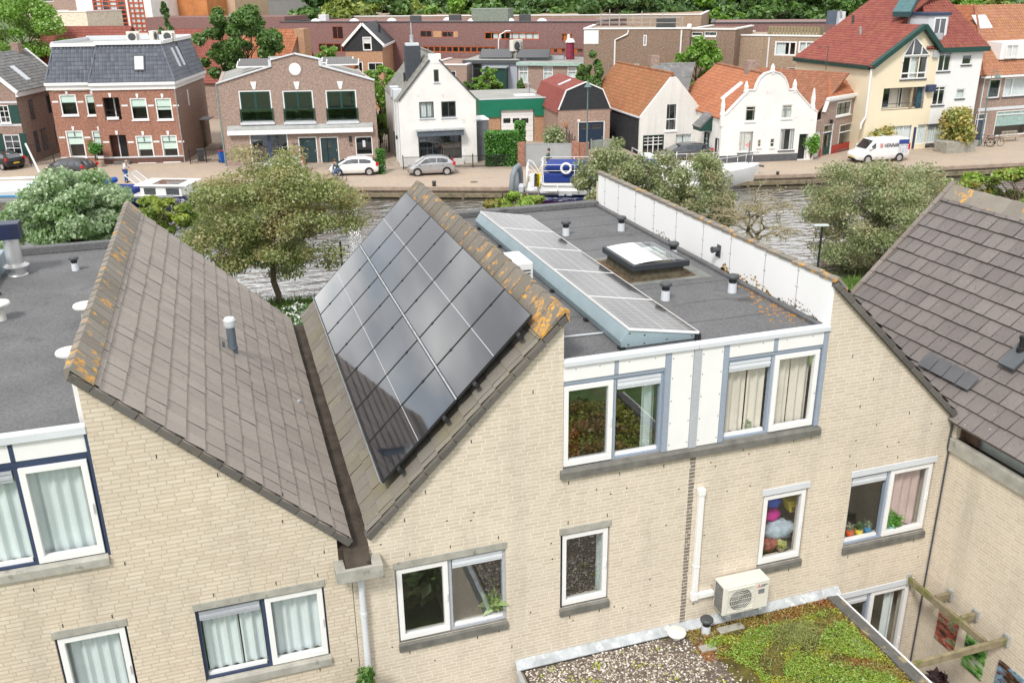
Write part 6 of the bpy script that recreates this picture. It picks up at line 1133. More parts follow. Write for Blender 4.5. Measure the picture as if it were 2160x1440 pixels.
# grey sheet roofed rear barn beside the bell gable house
t = thing('house', 'rear house with a grey sheet roof and brick chimney between the two white gable houses', 'house', f.O-f.n*9+f.u*(-4.6), f.rz); q = MB(); zz = O_[0][1]; q.box(0, 4.3, 0, 6, 0, zz); q.build('wall', M('grey_render', (.36, .34, .3), .9, .15, 1), t)
roof([(-.1, -.1, zz), (4.35, -.1, zz), (6.4, 3.6, zz+3.4), (2.2, 3.6, zz+3.4)], M('grey_sheet', (.17, .17, .17), .8, .2, 1, stain=((.26, .26, .25), 1.2, .55)), t, 'roof', 1.2, 1.6, .02, 61); q = MB(); q.box(2.0, 2.8, 3.4, 4.2, zz+2.4, zz+4.1); q.build('chimney', taupe_brick, t)
# low white link with awning, left of the bell gable house
f2 = Frame('entrance_annex', 'low white entrance annex with a small tiled awning between the two white gable houses', (1482, 330), (1519, 345), cat='annex'); L2 = f2.L; zz = f2.uz(1500, 246)[1]; dr = f2.rect(1477, 286, 1494, 326); box_walls(f2, 0, L2, 0, zz, 5, [], white_wall); hwin(f2, (.25, 1.15, .05, 2.2), greenpaint, fw=.09, bars=[('v', .5), ('h', .55), ('h', .75)], barm=white, name='glazed_door', depth=-.02); hwin(f2, (L2-1.1, L2-.4, .4, 2.0), darkgrey, depth=-.02)
aw = MB(); aw.loft([[(0.05, -1.1, 2.45), (1.6, -1.1, 2.45), (1.6, -1.1, 2.75), (.05, -1.1, 2.75)], [(.05, -.01, 2.45), (1.6, -.01, 2.45), (1.6, -.01, 3.8), (.05, -.01, 3.8)]]); aw.build('awning', greenpaint, f2.r); roof([(0, -1.18, 2.76), (1.66, -1.18, 2.76), (1.66, 0, 3.86), (0, 0, 3.86)], grey_tile, f2.r, 'awning_tiles', .3, .3, .03, 71, True)
# ---- house 7: small brick house
f = Frame('brick_house', 'small grey brown brick house with a cornice, green door and red painted plinth', (1729, 331), (1818, 309)); L = f.L
zc = f.uz(1780, 206)[1]; ws = [f.rect(1765, 214, 1795, 243), f.rect(1769, 261, 1800, 313)]; dr = f.rect(1735, 263, 1755, 329); dr = (dr[0], dr[1], .05, dr[3]); zsh = f.uz(1738, 238)[1]; u3 = f.uz(1747, 215)[0]; D7 = 11
m = MB(); wall(m, [(0, u3, 0, zsh, zc), (u3, L, 0, zc, zc-.05)], ws+[dr]); wall(m, [(-1.6, -.001, 0, zsh-.6, zsh-.6)], [(-1.2, -.2, .05, 2.3)]); m.box(L-.3, L, .3, D7, 0, zc-.3); m.box(-1.6, -1.3, .3, D7, 0, zsh-.7); m.build('wall', taupe_brick, f.r)
prop('cornice', white, f, (u3-.2, L+.1, -.25, .1, zc+.001, zc+.22), (u3-.1, L+.05, -.12, .1, zc-.15, zc)); prop('plinth', M('red_plinth', (.36, .05, .035), .8), f, (dr[1]+.05, L+.01, -.03, -.001, 0, .75), (-.15, dr[0]-.05, -.03, -.001, 0, .75))
cb_ = MB(); cb_.bar((-.1, .0, zsh+.05), (u3, .0, zc+.05), .3, .12); cb_.build('coping', white, f.r)
hwin(f, ws[0], white, fw=.1, bars=[('v', .33), ('v', .67, .1), ('h', .5)], barm=greenpaint, sill=white); hwin(f, ws[1], white, fw=.1, bars=[('h', .68, .08)], sill=darkstone, cur=[(0, .2, curtain_cream)]); hdoor(f, dr, greenpaint, white, transom=.24, y=0, pane=[(.3, .7, .35, .85)]); m = MB(); [m.box(-1.2+.13*k, -1.1+.13*k, .1, .14, .05, 2.3) for k in range(8)]; m.build('slatted_gate', white, f.r); prop('wall_lamp', black, f, ((dr[0]+dr[1])/2-.1, (dr[0]+dr[1])/2+.1, -.3, -.1, dr[3]+.05, dr[3]+.4))
zz = zc+2.0; roof([(-1.8, .3, zsh-.7), (L*.55, .3, zz), (L*.55, D7, zz), (-1.8, D7, zsh-.7)], brown_tile, f.r, 'roof', .26, .34, .03, 81, True); roof([(u3, .05, zc+.1), (L, .05, zc+.1), (L*.55, 2.3, zz)], orange_tile, f.r, 'roof', .26, .34, .03, 82, True); roof([(L*.55, 2.3, zz), (L+.1, .1, zc+.1), (L+.1, D7, zc+.1), (L*.55, D7, zz)], brown_tile, f.r, 'roof', .26, .34, .03, 83, True)
# ---- house 8: big cream house
f = Frame('apartment_house', 'tall cream and white rendered house with maroon tiled roof and dark green fascias', (1825, 322), (2047, 306)); L = f.L
zo = f.uz(1930, 232)[1]; ze = f.uz(2076, 104)[1]; zl = f.uz(1856, 137)[1]; zp = f.uz(1940, 56)[1]; zr2 = f.uz(1981, 105)[1]; u0 = f.uz(1838, 150)[0]; upk = f.uz(1940, 100)[0]; ur_ = f.uz(1981, 110)[0]; uR = f.uz(2068, 150)[0]; D8 = 11.5
tri = [f.rect(1902, 118, 1956, 167)]; ws = [f.rect(1979, 108, 2006, 151), f.rect(2029, 115, 2050, 137), f.rect(1967, 182, 1993, 222), f.rect(2016, 187, 2035, 208)]; bal = f.rect(1862, 185, 1949, 231); zfl = f.uz(1960, 262)[1]; gl_ = [f.rect(1874, 258, 1924, 300), f.rect(1934, 252, 1996, 302)]
hh = tri+ws+[bal]; u0 = min(u0, 0); zlow = zl
m = MB(); wall(m, [(u0, upk, zfl, zl, zp), (upk, ur_, zfl, zp, zr2)], hh); wall(m, [(u0, ur_, 0, zfl-.001, zfl-.001)], gl_); m.build('wall', cream_wall, f.r)
m = MB(); wall(m, [(ur_, uR, zfl, zr2, zr2)], hh); wall(m, [(ur_, uR-2, 0, zfl-.001, zfl-.001)], gl_, .8); m.box(uR-.3, uR, .3, D8, zfl, zr2); m.build('wall', white, f.r); m = MB(); m.box(u0, u0+.3, .3, D8, 0, zl-.05); m.box(u0+.3, uR-.3, D8-.3, D8, 0, zl); m.box(u0+.3, uR-.3, .9, D8-.3, zfl-.3, zfl); m.build('side_wall', cream_wall, f.r); prop('overhang', darkgrey, f, (ur_, uR, .001, .8, zfl-.25, zfl-.001))
q = MB()
for (p0, p1) in (((u0-.2, zl-.15), (upk, zp+.05)), ((upk, zp+.05), (ur_, zr2-.05))): q.bar((p0[0], -.25, p0[1]), (p1[0], -.25, p1[1]), .5, .38)
q.box(ur_, uR+.3, -.45, .0, zr2-.25, zr2+.15); q.box(u0-.35, u0-.02, 0, D8, zl-.4, zl-.02); q.build('fascia', greenpaint, f.r)
kk = (zp-zl)/(upk-u0); ztop = f.uz(1985, 8)[1]+1.2; zt8 = zp+3.1; ym = 6.2; um = u0+(zt8-zl)/kk
# front gable roof (runs back into the main roof) and main roof with hip
roof([(u0-.35, -.45, zl-.35*kk+.1), (upk, -.45, zp+.1), (upk, ym, zp+.1), (u0-.35, ym, zl-.35*kk+.1)], maroon_tile, f.r, 'roof', .3, .34, .03, 91, True); k2 = (zp-zr2)/(ur_-upk); roof([(upk, -.45, zp+.1), (ur_, -.45, zr2+.1), (ur_, ym*.8, zr2+.1), (upk, ym*.8, zp+.1)], maroon_tile, f.r, 'roof', .3, .34, .03, 92, True)
roof([(u0-.35, 3.0, zl-.35*kk+.08), (um, 3.6, zt8), (um, D8, zt8), (u0-.35, D8, zl-.35*kk+.08)], maroon_tile, f.r, 'roof', .3, .34, .03, 93, True)
roof([(ur_-1.5, -.2, zr2+.12), (uR+.35, -.2, zr2+.12), (um+.8, 5.5, zt8+.1), (um-.9, 5.5, zt8+.1)], maroon_tile, f.r, 'roof', .3, .34, .03, 94, True); roof([(uR+.35, -.2, zr2+.12), (uR+.35, D8, zr2+.12), (um+.8, D8, zt8+.1), (um+.8, 5.5, zt8+.1)], maroon_tile, f.r, 'roof', .3, .34, .03, 95, True)
q = MB(); q.bar((upk+.2, 3.2, zp+.9), (um-.2, 6.6, zt8+.6), 1.5, .5); q.build('roof_box', M('teal_metal', (.06, .14, .15), .5), f.r)
# dormer
dx = f.uz(1993, 80)[0]; zd = zr2+.9; q = MB(); q.box(dx-1.2, dx+.9, .9, 3.6, zd-.2, zd+1.9); dm = q.build('dormer', lightgrey, f.r); q = MB(); q.box(dx-1.35, dx+1.05, .75, 4.0, zd+1.901, zd+2.15); q.build('dormer_roof', navy, dm); hwin(f, (dx-.65, dx+.7, zd+.05, zd+1.75), white, fw=.12, bars=[('v', .5, .1)], y=.82, depth=.06); prop('dormer_vent', greypaint, f, (dx-.6, dx+.2, .5, .89, zd-.1, zd+.45))
# big triangular window
tw = tri[0]; zpk = f.uz(1926, 77)[1]; hwin(f, tw, white, fw=.12, bars=[('v', .33, .12), ('v', .67, .12), ('h', .26, .12)], sill=darkgrey, cur=[(.35, .65, curtain_white)])
c_ = tw[0]+(tw[1]-tw[0])*.33; q = MB(); q.loft([[(tw[0], -.02, tw[3]+.08), (tw[1], -.02, tw[3]+.08), (c_, -.02, zpk)], [(tw[0], .01, tw[3]+.08), (tw[1], .01, tw[3]+.08), (c_, .01, zpk)]]); q.build('gable_pane', glass_dark, f.r); q = MB()
for a, b in (((tw[0], tw[3]+.08), (c_, zpk)), ((c_, zpk), (tw[1], tw[3]+.08)), ((c_, tw[3]), (c_, zpk)), ((tw[0]+(tw[1]-tw[0])*.67, tw[3]), (tw[0]+(tw[1]-tw[0])*.67, tw[3]+(zpk-tw[3])*.5)), ((tw[0], tw[3]+.06), (tw[1], tw[3]+.06)), ((tw[0], tw[3]-.5), (tw[0], tw[3]+.1))): q.bar((a[0], -.04, a[1]), (b[0], -.04, b[1]), .1, .12, (0, 1, 0))
q.build('gable_window_frame', white, f.r)
for i, w in enumerate(ws): hwin(f, w, white, fw=.1, bars=[('v', .5, .09), ('h', .8)] if i in (0, 2) else None, sill=darkgrey, cur=[(0, 1, curtain_white)] if i == 3 else None)
q = MB(); q.box(bal[0], bal[1], 1.3, 1.35, bal[2], bal[3]); q.build('balcony_back', M('balcony_wall', (.5, .45, .36), .9), f.r); prop('balcony_floor', cream_wall, f, (bal[0]-.1, bal[1]+.1, .301, 1.3, bal[2]-.2, bal[2])); w8 = bal[1]-bal[0]
for a, b in ((0, .15), (.16, .38), (.6, .68)): hwin(f, (bal[0]+w8*a, bal[0]+w8*b, bal[2]+.05, bal[3]-.1), white, fw=.06, y=1.15)
prop('balcony_curtain', curtain_cream, f, (bal[0]+w8*.4, bal[0]+w8*.57, 1.24, 1.28, bal[2], bal[3]-.1)); prop('balcony_screen', M('teal_screen', (.03, .1, .14), .6), f, (bal[1]-.45, bal[1]-.05, .35, .42, bal[2], bal[3])); prop('balcony_rail', darkgrey, f, (bal[0], bal[1], .03, .06, bal[2]+.5, bal[2]+.55), (bal[0], bal[1], .03, .06, bal[2]+.2, bal[2]+.23)); u, z = f.uz(1960, 187); prop('wall_box', navy, f, (u-.4, u+.4, -.4, 0, z-.25, z+.35)); u, z = f.uz(1972, 114); prop('wall_box', greypaint, f, (u-.25, u+.25, -.2, 0, z-.3, z+.3))
for i, w in enumerate(gl_): hwin(f, w, white, fw=.1, bars=[('v', .3), ('v', .62), ('h', .87)], cur=[(0, 1, curtain_white)], y=0 if i == 0 else .0, seed=i)
prop('entrance_panel', M('blue_door', (.03, .05, .12), .5), f, (gl_[0][1]+.15, gl_[1][0]-.1, -.03, -.002, .05, zfl-.2)); m = MB(); m.tube([(u0-.12, -.15, zl-.3), (u0-.12, -.15, zfl+1), (u0-.5, -.15, zfl+.4), (u0-.5, -.15, zfl)], .09); m.build('downpipe', white, f.r)
for i, (a, b) in enumerate(((6.3, 3.2), (9.5, 4.6), (12.3, 5.2))):
    u = u0+b; z = zl+b*kk; q = MB(); q.cyl((u, a, z), (u-.1, a, z+.75), .13, .12); q.build('roof_vent', (zinc, darkgrey, zinc)[i], f.r)
H8 = f
# ---- house 9: right edge brick house with orange hipped roof
f = Frame('brick_house', 'brown brick house with a large orange hipped roof and aqua shop blind', (2052, 298), (2168, 288)); L = f.L+7
ze = f.uz(2100, 163)[1]; ws = [f.rect(2085, 167, 2110, 207), f.rect(2118, 164, 2170, 203)]; sh = f.rect(2099, 233, 2168, 285); dr = f.rect(2055, 240, 2078, 300); dr = (dr[0], dr[1], 0.05, dr[3]); uh = f.uz(2107, 60)[0]; zt9 = ze+6.2; D9 = 14
box_walls(f, 0, L, 0, ze, D9, ws+[sh, dr], taupe_brick); prop('gutter', white, f, (-.3, L+.3, -.5, .0, ze-.02, ze+.2)); prop('stone_band', lightgrey, f, (0, L, -.03, -.001, sh[3]+.12, sh[3]+.4))
roof([(-.4, -.5, ze+.2), (L+.5, -.5, ze+.2), (L+.5, 5.5, zt9), (3.2, 5.5, zt9)], tilemat('bright_orange_pantile', (.33, .15, .09), (.42, .2, .125), spots=.25, streak=(.42, .24, .08), pale=False), f.r, 'roof', .3, .36, .03, 101, True); roof([(-.4, -.5, ze+.2), (3.2, 5.5, zt9), (3.2, D9, zt9), (-.4, D9, ze+.2)], orange_tile, f.r, 'roof', .3, .36, .03, 102, True)
rc = MB(); p = Vector((-.4, -.5, ze+.25)); q_ = Vector((3.2, 5.5, zt9+.05)); [rc.cyl(p.lerp(q_, k/18), p.lerp(q_, (k+.97)/18)+Vector((0, 0, .03)), .16, .13, 8) for k in range(18)]; rc.build('hip_tiles', brown_tile, f.r)
dx = f.uz(2110, 110)[0]+.6; kz = ze+1.5; q = MB(); q.hexa([(dx, .5, kz), (dx+5, .5, kz), (dx+5, 2.6, kz), (dx, 2.6, kz), (dx, .5, kz+1.5), (dx+5, .5, kz+1.5), (dx+5, 2.9, kz+1.6), (dx, 2.9, kz+1.6)]); dm = q.build('dormer', white, f.r); hwin(f, (dx+.5, dx+2.0, kz+.1, kz+1.35), white, fw=.1, cur=[(0, .5, M('red_curtain', (.35, .02, .03), .9)), (.5, 1, curtain_pink)], bars=[('v', .5, .12)], y=.38, depth=.04)
hwin(f, ws[0], white, fw=.1, sill=darkgrey, blindf=.0 or None); hwin(f, ws[1], white, fw=.1, bars=[('v', .35, .12)], sill=darkgrey, cur=[(0, 1, curtain_white)]); hwin(f, sh, white, fw=.1, blindf=.62, blindm=M('aqua_blind', (.35, .52, .5), .7), bars=[('h', .84, .08), ('v', .25, .05, .84, 1), ('v', .5, .05, .84, 1), ('v', .75, .05, .84, 1)]); hdoor(f, dr, navy, white, transom=.2, pane=[(.4, .6, .3, .8)])
rw_ = MB(); kq = (zt9-ze-.2)/6.0; rw_.hexa([(3.6, 3.4, 0), (5.3, 3.4, 0), (5.3, 4.5, 0), (3.6, 4.5, 0), (3.6, 3.4, .1), (5.3, 3.4, .1), (5.3, 4.5, .1), (3.6, 4.5, .1)]); rw_.v = [(x-1.6, y, z+ze+.2+(y+.5)*kq+.05) for x, y, z in rw_.v]; rw_.build('roof_window', lightgrey, f.r); m = MB(); m.cyl((.12, -.06, 0), (.12, -.06, ze), .05); m.build('downpipe', lightgrey, f.r)
# ================================================================== CARS
car_glass = glass('car_glass', (.015, .018, .02), 2.2, .06, True)
def paint(name, col, metal=.3):
    m, nt, ns, ls, bs = newmat(name); co = objco(nt); ls.new(mixc(nt, ramp(nt, noise(nt, co, 2, 3), [(.4, 0), (.7, 1)]), tuple(c*.93 for c in col), col), bs.inputs['Base Color']); bs.inputs['Metallic'].default_value = metal; bs.inputs['Roughness'].default_value = .35; bs.inputs['Coat Weight'].default_value = .6; bs.inputs['Coat Roughness'].default_value = .08; return m
head_m = M('headlight_lens', (.6, .62, .62), .15, .05); tail_m = M('tail_light', (.5, .015, .015), .25, .05); plate_m = M('yellow_plate', (.7, .5, .04), .6, .03)
def car(label, pa, pb, col, L, W, H, kind='hatch', side=-1, frontleft=True, name='parked_car', cat='car', metal=.3, scl=1):
    """pa, pb: ground points under the front and rear wheel on the side facing the canal; car built with +x forward."""
    pa = Vector(pa); pb = Vector(pb); d = (pa-pb).normalized(); c = (pa+pb)/2; nrm = Vector((-d.y, d.x, 0)); nrm = nrm if nrm.y > 0 else -nrm
    c = c+nrm*(W/2-.1); t = thing(name, label, cat, (c.x, c.y, 0), math.atan2(d.y, d.x), 'cars parked along the quay' if cat == 'car' else None)
    pm = paint('car_paint', col, metal); h = L/2; wb = L*.62/2; wr = .31 if kind != 'van' else .34
    # (x, half width, z bottom, z belt, z deck) along the length, from rear to front
    if kind == 'van': top = [(-h, 1.75), (-h+.1, 1.95), (h-1.75, 1.97), (h-1.55, 1.9), (h-.85, 1.12), (h-.25, .95), (h, .72)]; roofz = H
    st = [(-h, .78, .42, .86), (-h+.08, .92, .3, .95), (-h+.5, .99, .22, .99), (-.6, 1.0, .2, .96), (.5, 1.0, .2, .94), (wb-.1, .99, .22, .90), (h-.45, .95, .24, .80), (h-.12, .84, .3, .68), (h, .6, .38, .58)]
    if kind == 'van': st = [(-h, .95, .35, 1.1), (-h+.1, .99, .3, 1.15), (-.6, 1.0, .25, 1.15), (.6, 1.0, .25, 1.15), (wb, .99, .25, 1.1), (h-.4, .95, .27, .98), (h-.1, .84, .32, .85), (h, .65, .4, .7)]
    rings = []
    for (x, w, zb, zt) in st:
        y = w*W/2; zt *= (H/1.45 if kind != 'van' else 1); rings.append([(x, -y*.86, zb), (x, -y*.98, zb+.15), (x, -y, (zb+zt)/2), (x, -y*.965, zt-.06), (x, -y*.86, zt), (x, y*.86, zt), (x, y*.965, zt-.06), (x, y, (zb+zt)/2), (x, y*.98, zb+.15), (x, y*.86, zb)])
    m = MB(); m.loft(rings)
    if kind == 'van': gh = [(-h+.03, .93, .86, 1.1, H-.12), (-h+.15, .95, .84, 1.1, H), (h-1.75, .95, .82, 1.1, H), (h-1.5, .94, .78, 1.1, H-.05), (h-.8, .88, .8, 1.0, 1.16)]
    else:
        r0 = -h+.12 if kind in ('hatch', 'wagon') else -h+.7
        gh = [(r0, .82, .7, .9, .98*H/1.45), (r0+.42, .9, .67, .9, H-.17), (r0+.95, .93, .66, .9, H-.02), (.1, .93, .65, .9, H), (.52, .92, .65, .88, H-.09), (wb+.12, .84, .8, .86, .92*H/1.45)]
    R2 = []
    for (x, wl_, wt, zb, zt) in gh: a = wl_*W/2; b = wt*W/2; R2.append([(x, -a, zb*(H/1.45 if kind != 'van' else 1)-.05), (x, -b-.02, zt-.05), (x, -b*.8, zt), (x, b*.8, zt), (x, b+.02, zt-.05), (x, a, zb*(H/1.45 if kind != 'van' else 1)-.05)])
    m.loft(R2); m.build('body', pm, t, smooth=True, bevel=0)
    # windows: inset panels 8 mm proud of the greenhouse
    def gq(i, j, s, lo=.18, hi=.9, x0=.04, x1=.96):
        A, B_ = R2[i], R2[j]; k = (0, 1) if s < 0 else (5, 4); f = lambda a, q, tt: Vector(a[k[0]]).lerp(Vector(a[k[1]]), q)
        P = lambda tt, q: f(A, q, 0).lerp(f(B_, q, 0), tt)+Vector((0, s*.012, 0)); return [P(x0, lo), P(x1, lo), P(x1, hi), P(x0, hi)]
    w = MB(); n = len(R2)
    for s in (-1, 1):
        if kind == 'van': w.q(*gq(2, 4, s, .2, .85, .12, .8))
        else:
            lo = .25; w.q(*gq(1, 2, s, lo, .86, .15, 1)); w.q(*gq(2, 3, s, lo, .86, 0.0, .46)); w.q(*gq(2, 3, s, lo, .86, .52, 1)); w.q(*gq(3, 4, s, lo, .86, 0, 1)); A = gq(4, 5, s, lo, .86, 0, .72); w.q(A[0], A[1], A[3])
    def cross(i, j, off, lo=.06, hi=.95): 
        A, B_ = R2[i], R2[j]; o = Vector(off); P = lambda a, tt: Vector(a[1]).lerp(Vector(a[4]), tt); p = [P(A, .07), P(A, .93), P(B_, .93), P(B_, .07)]; c = [p[0].lerp(p[3], lo), p[1].lerp(p[2], lo), p[1].lerp(p[2], hi), p[0].lerp(p[3], hi)]; w.q(*[v+o for v in c])
    cross(n-2, n-1, (.03, 0, .055)); cross(0, 1, (-.02, 0, .05)) if kind != 'van' else None
    w.build('windows', car_glass, t, recalc=False)
    for sx in (wb, -wb):
        for sy in (-1, 1):
            a = MB(); y = sy*(W/2-.1); a.cyl((sx, y-.1, wr), (sx, y+.1, wr), wr, n=18); wh = a.build('wheel', rubber, t); b = MB(); b.cyl((sx, y+sy*.1, wr), (sx, y+sy*.112, wr), wr*.68, n=16)
            for k in range(5): an = 2*pi*k/5; b.bar((sx+.05*cos(an), y+sy*.118, wr+.05*sin(an)), (sx+wr*.64*cos(an), y+sy*.116, wr+wr*.64*sin(an)), .05, .02, (0, 1, 0))
            b.build('rim', chrome, wh); ar = MB(); ar.cyl((sx, sy*(W/2-.01), wr+.02), (sx, sy*(W/2+.004), wr+.02), wr*1.16, n=20); ar.build('wheel_arch', black, t)
    for sy in (-1, 1):
        q = MB(); q.hexa([(h-.38, sy*W*.36, .62), (h-.05, sy*W*.33, .60), (h-.3, sy*W*.47, .60), (h-.55, sy*W*.475, .66), (h-.38, sy*W*.36, .76), (h-.1, sy*W*.33, .70), (h-.33, sy*W*.47, .72), (h-.58, sy*W*.47, .80)]); q.build('headlight', head_m, t); q = MB(); zz = (.8 if kind != 'van' else 1.0); q.box(-h-.01, -h+.22, sy*W*.47-.07, sy*W*.47+.05, zz, zz+.28 if kind != 'van' else zz+.5); q.build('tail_light', tail_m, t, bevel=.02); q = MB(); q.box(gh[-1][0]-.35, gh[-1][0]-.2, sy*(W/2-.02)-.08, sy*(W/2-.02)+.1, .9 if kind != 'van' else 1.15, 1.04 if kind != 'van' else 1.4); q.build('mirror', pm, t, bevel=.03)
        q = MB(); [q.box(x, x+.14, sy*W/2*.985-.012, sy*W/2*.985+.012, .78, .81) for x in ((.05, -.95) if kind != 'van' else (.6,))]; q.build('door_handle', black if metal > .5 else pm, t)
    q = MB(); q.box(h-.1, h+.015, -W*.25, W*.25, .3, .44); q.box(-h+.0, -h-.015, -W*.3, W*.3, .3, .42); q.box(-wb+.4, wb-.4, -W/2*.99, -W/2*.97, .2, .27); q.build('bumper_trim', black, t); q = MB(); q.box(h, h+.02, -.26, .26, .45, .56); q.box(-h-.02, -h, -.26, .26, .55, .66); q.build('number_plate', plate_m, t); return t
c1 = car('dark grey metallic hatchback parked before the red brick house', G(97, 371), G(177, 376), (.10, .10, .105), 4.25, 1.8, 1.46, 'hatch', metal=.7)
q = MB(); q.box(-1.5, -1.3, .1, .5, 1.46, 1.5)
car('black hatchback cut off by the left edge of the photo', G(-38, 352), G(19, 361), (.012, .012, .014), 4.2, 1.78, 1.48)
car('white and grey hatchback mostly hidden behind the round brown green tree', G(566, 371), G(622, 368), (.62, .63, .63), 4.0, 1.72, 1.5)
cl = car('white hatchback parked behind the cyclist before the brown brick building', G(707, 372), G(787, 370), (.8, .8, .8), 4.06, 1.74, 1.45, metal=0)
car('silver rounded hatchback parked at the iron fence of the white gable house', G(878, 372), G(946, 369), (.5, .5, .52), 3.85, 1.7, 1.52, metal=.6)
car('grey estate car with red tail lights behind the dense bank trees', G(1420, 344), G(1482, 340), (.13, .13, .14), 4.6, 1.85, 1.52, 'wagon', metal=.6)
van = car('white delivery van with roof bars, lettering and a blue panel on its side', G(1816, 346), G(1906, 340), (.8, .8, .8), 4.9, 1.95, 1.95, 'van', name='delivery_van', cat='van', metal=0)
q = MB(); [q.box(x-.03, x+.03, -.85, .85, 1.99, 2.03) for x in (-1.9, -.8, .4)]; q.build('roof_bar', lightgrey, van)
# side facing the canal: local -y or +y depending on heading; the van faces left so its left side (+y) looks at the canal
sgn = 1 if (van.matrix_basis.to_3x3() @ Vector((0, 1, 0))).y < 0 else -1
vy = sgn*.985; rt = (pi/2, 0, pi if sgn > 0 else 0)
text3d('VENNIK', .42, M('charcoal_letter', (.05, .05, .06), .5), 'lettering', van, (.15, vy, 1.3), rt, .003, shear=.25, bold=.008)
q = MB(); q.hexa([(.45, vy-.004, 1.3), (.2, vy-.004, 1.3), (.2, vy+.004, 1.3), (.45, vy+.004, 1.3), (.5, vy-.004, 1.62), (.25, vy-.004, 1.62), (.25, vy+.004, 1.62), (.5, vy+.004, 1.62)]); q.build('red_logo', M('pale_red', (.6, .25, .25), .5), van); q = MB(); q.box(-2.3, -1.3, vy-.004, vy+.004, 1.5, 1.85); q.build('blue_panel', M('signal_blue', (.03, .06, .25), .5), van); q = MB()
for i in range(3):
    for j in range(4): q.box(-2.25+.33*i, -2.0+.33*i, vy*1.01-.004, vy*1.01+.004, .75+.19*j, .88+.19*j)
q.build('pale_squares', M('pale_blue_grey', (.6, .63, .68), .5), van)
# ================================================================== PEOPLE
skin = M('skin', (.45, .27, .19), .6, .05, 5)
def skinchain(name, verts, edges, radii, mat, parent, root=0, sub=1):
    me = bpy.data.meshes.new(name); me.from_pydata([tuple(v) for v in verts], edges, []); me.materials.append(mat); o = bpy.data.objects.new(name, me); COL.objects.link(o)
    if parent: o.parent = parent
    md = o.modifiers.new('skin', 'SKIN'); md.use_smooth_shade = True
    for i, sv in enumerate(me.skin_vertices[0].data): r = radii[i]; sv.radius = (r, r) if not hasattr(r, '__len__') else r; sv.use_root = (i == root)
    if sub: s = o.modifiers.new('sub', 'SUBSURF'); s.levels = sub; s.render_levels = sub
    return o
def person(label, loc, rz, J, top, bottom, hair, sleeves='long', shoes=None, group=None, bald=False):
    """J: joints dict pelvis, chest, neck, head, (shoulder, elbow, wrist)L/R, (hip, knee, ankle, toe)L/R; metres, local, +x forward."""
    t = thing('person', label, 'person', loc, rz); K = list(J); idx = {k: i for i, k in enumerate(K)}; V = [J[k] for k in K]
    E_ = [('pelvis', 'chest'), ('chest', 'neck'), ('neck', 'head'), ('head', 'crown')]; R_d = dict(pelvis=.12, chest=.145, neck=.055, head=.095, crown=.075)
    for s in 'LR': E_ += [('chest', 'sh'+s), ('sh'+s, 'el'+s), ('el'+s, 'wr'+s), ('wr'+s, 'ha'+s), ('pelvis', 'hi'+s), ('hi'+s, 'kn'+s), ('kn'+s, 'an'+s), ('an'+s, 'to'+s)]; R_d.update({'sh'+s: .065, 'el'+s: .045, 'wr'+s: .032, 'ha'+s: .042, 'hi'+s: .085, 'kn'+s: .06, 'an'+s: .045, 'to'+s: .035})
    skinchain('body', V, [(idx[a], idx[b]) for a, b in E_], [R_d[k] for k in K], skin, t)
    def part(name, keys, edges, rad, mat): ii = {k: i for i, k in enumerate(keys)}; skinchain(name, [J[k] for k in keys], [(ii[a], ii[b]) for a, b in edges], [rad[k] for k in keys], mat, t)
    tk = ['chest', 'pelvis', 'shL', 'shR', 'elL', 'elR'] + (['wrL', 'wrR'] if sleeves == 'long' else []); te = [('chest', 'pelvis'), ('chest', 'shL'), ('chest', 'shR'), ('shL', 'elL'), ('shR', 'elR')] + ([('elL', 'wrL'), ('elR', 'wrR')] if sleeves == 'long' else [])
    part('jacket' if sleeves == 'long' else 'shirt', tk, te, dict(chest=.175, pelvis=.15, shL=.085, shR=.085, elL=.065, elR=.065, wrL=.05, wrR=.05), top)
    part('trousers', ['pelvis', 'hiL', 'hiR', 'knL', 'knR', 'anL', 'anR'], [('pelvis', 'hiL'), ('pelvis', 'hiR'), ('hiL', 'knL'), ('hiR', 'knR'), ('knL', 'anL'), ('knR', 'anR')], dict(pelvis=.145, hiL=.105, hiR=.105, knL=.08, knR=.08, anL=.065, anR=.065), bottom)
    h = Vector(J['head']); q = MB()
    if bald: q.lathe([(.102, -.06), (.108, -.02), (.1, .03)], (h.x-.012, h.y, h.z+.03), 14)
    else: q.lathe([(.112, -.03), (.118, .04), (.1, .1), (.05, .135), (.01, .14)], (h.x-.015, h.y, h.z+.03), 14)
    q.build('hair', hair, t, smooth='all'); q = MB(); q.blob((h.x+.1, h.y, h.z), .02, .014, .028, 6, 4); q.build('nose', skin, t); q = MB(); [q.blob((h.x+.086, h.y+s*.035, h.z+.03), .01, .014, .01, 6, 4) for s in (-1, 1)]; q.build('eyes', black, t); q = MB(); q.box(h.x+.085, h.x+.096, -.025+h.y, .025+h.y, h.z-.052, h.z-.042); q.build('mouth', M('lips', (.3, .1, .09), .6), t)
    for s in 'LR':
        a = Vector(J['an'+s]); b = Vector(J['to'+s]); q = MB(); q.bar(a+(a-b)*.25+Vector((0, 0, -.05)), b+(b-a)*.35, .1, .09); q.build('shoe', shoes or black, t, bevel=.03)
        w = Vector(J['ha'+s]); d = (w-Vector(J['wr'+s])).normalized(); sd = d.cross(Vector((0, 0, 1))); sd = sd.normalized() if sd.length > .1 else Vector((1, 0, 0)); q = MB()
        for k in range(4): p = w+sd*(.027-.018*k); l = (.065, .08, .085, .07)[k]; q.tube([p, p+d*l*.55, p+d*l*.9+Vector((0, 0, -.02))], [.011, .01, .007], 6)
        p = w-d*.03+sd*.035; q.tube([p, p+sd*.02+d*.03, p+sd*.022+d*.055], [.012, .011, .008], 6); q.build('fingers', skin, t)
    return t
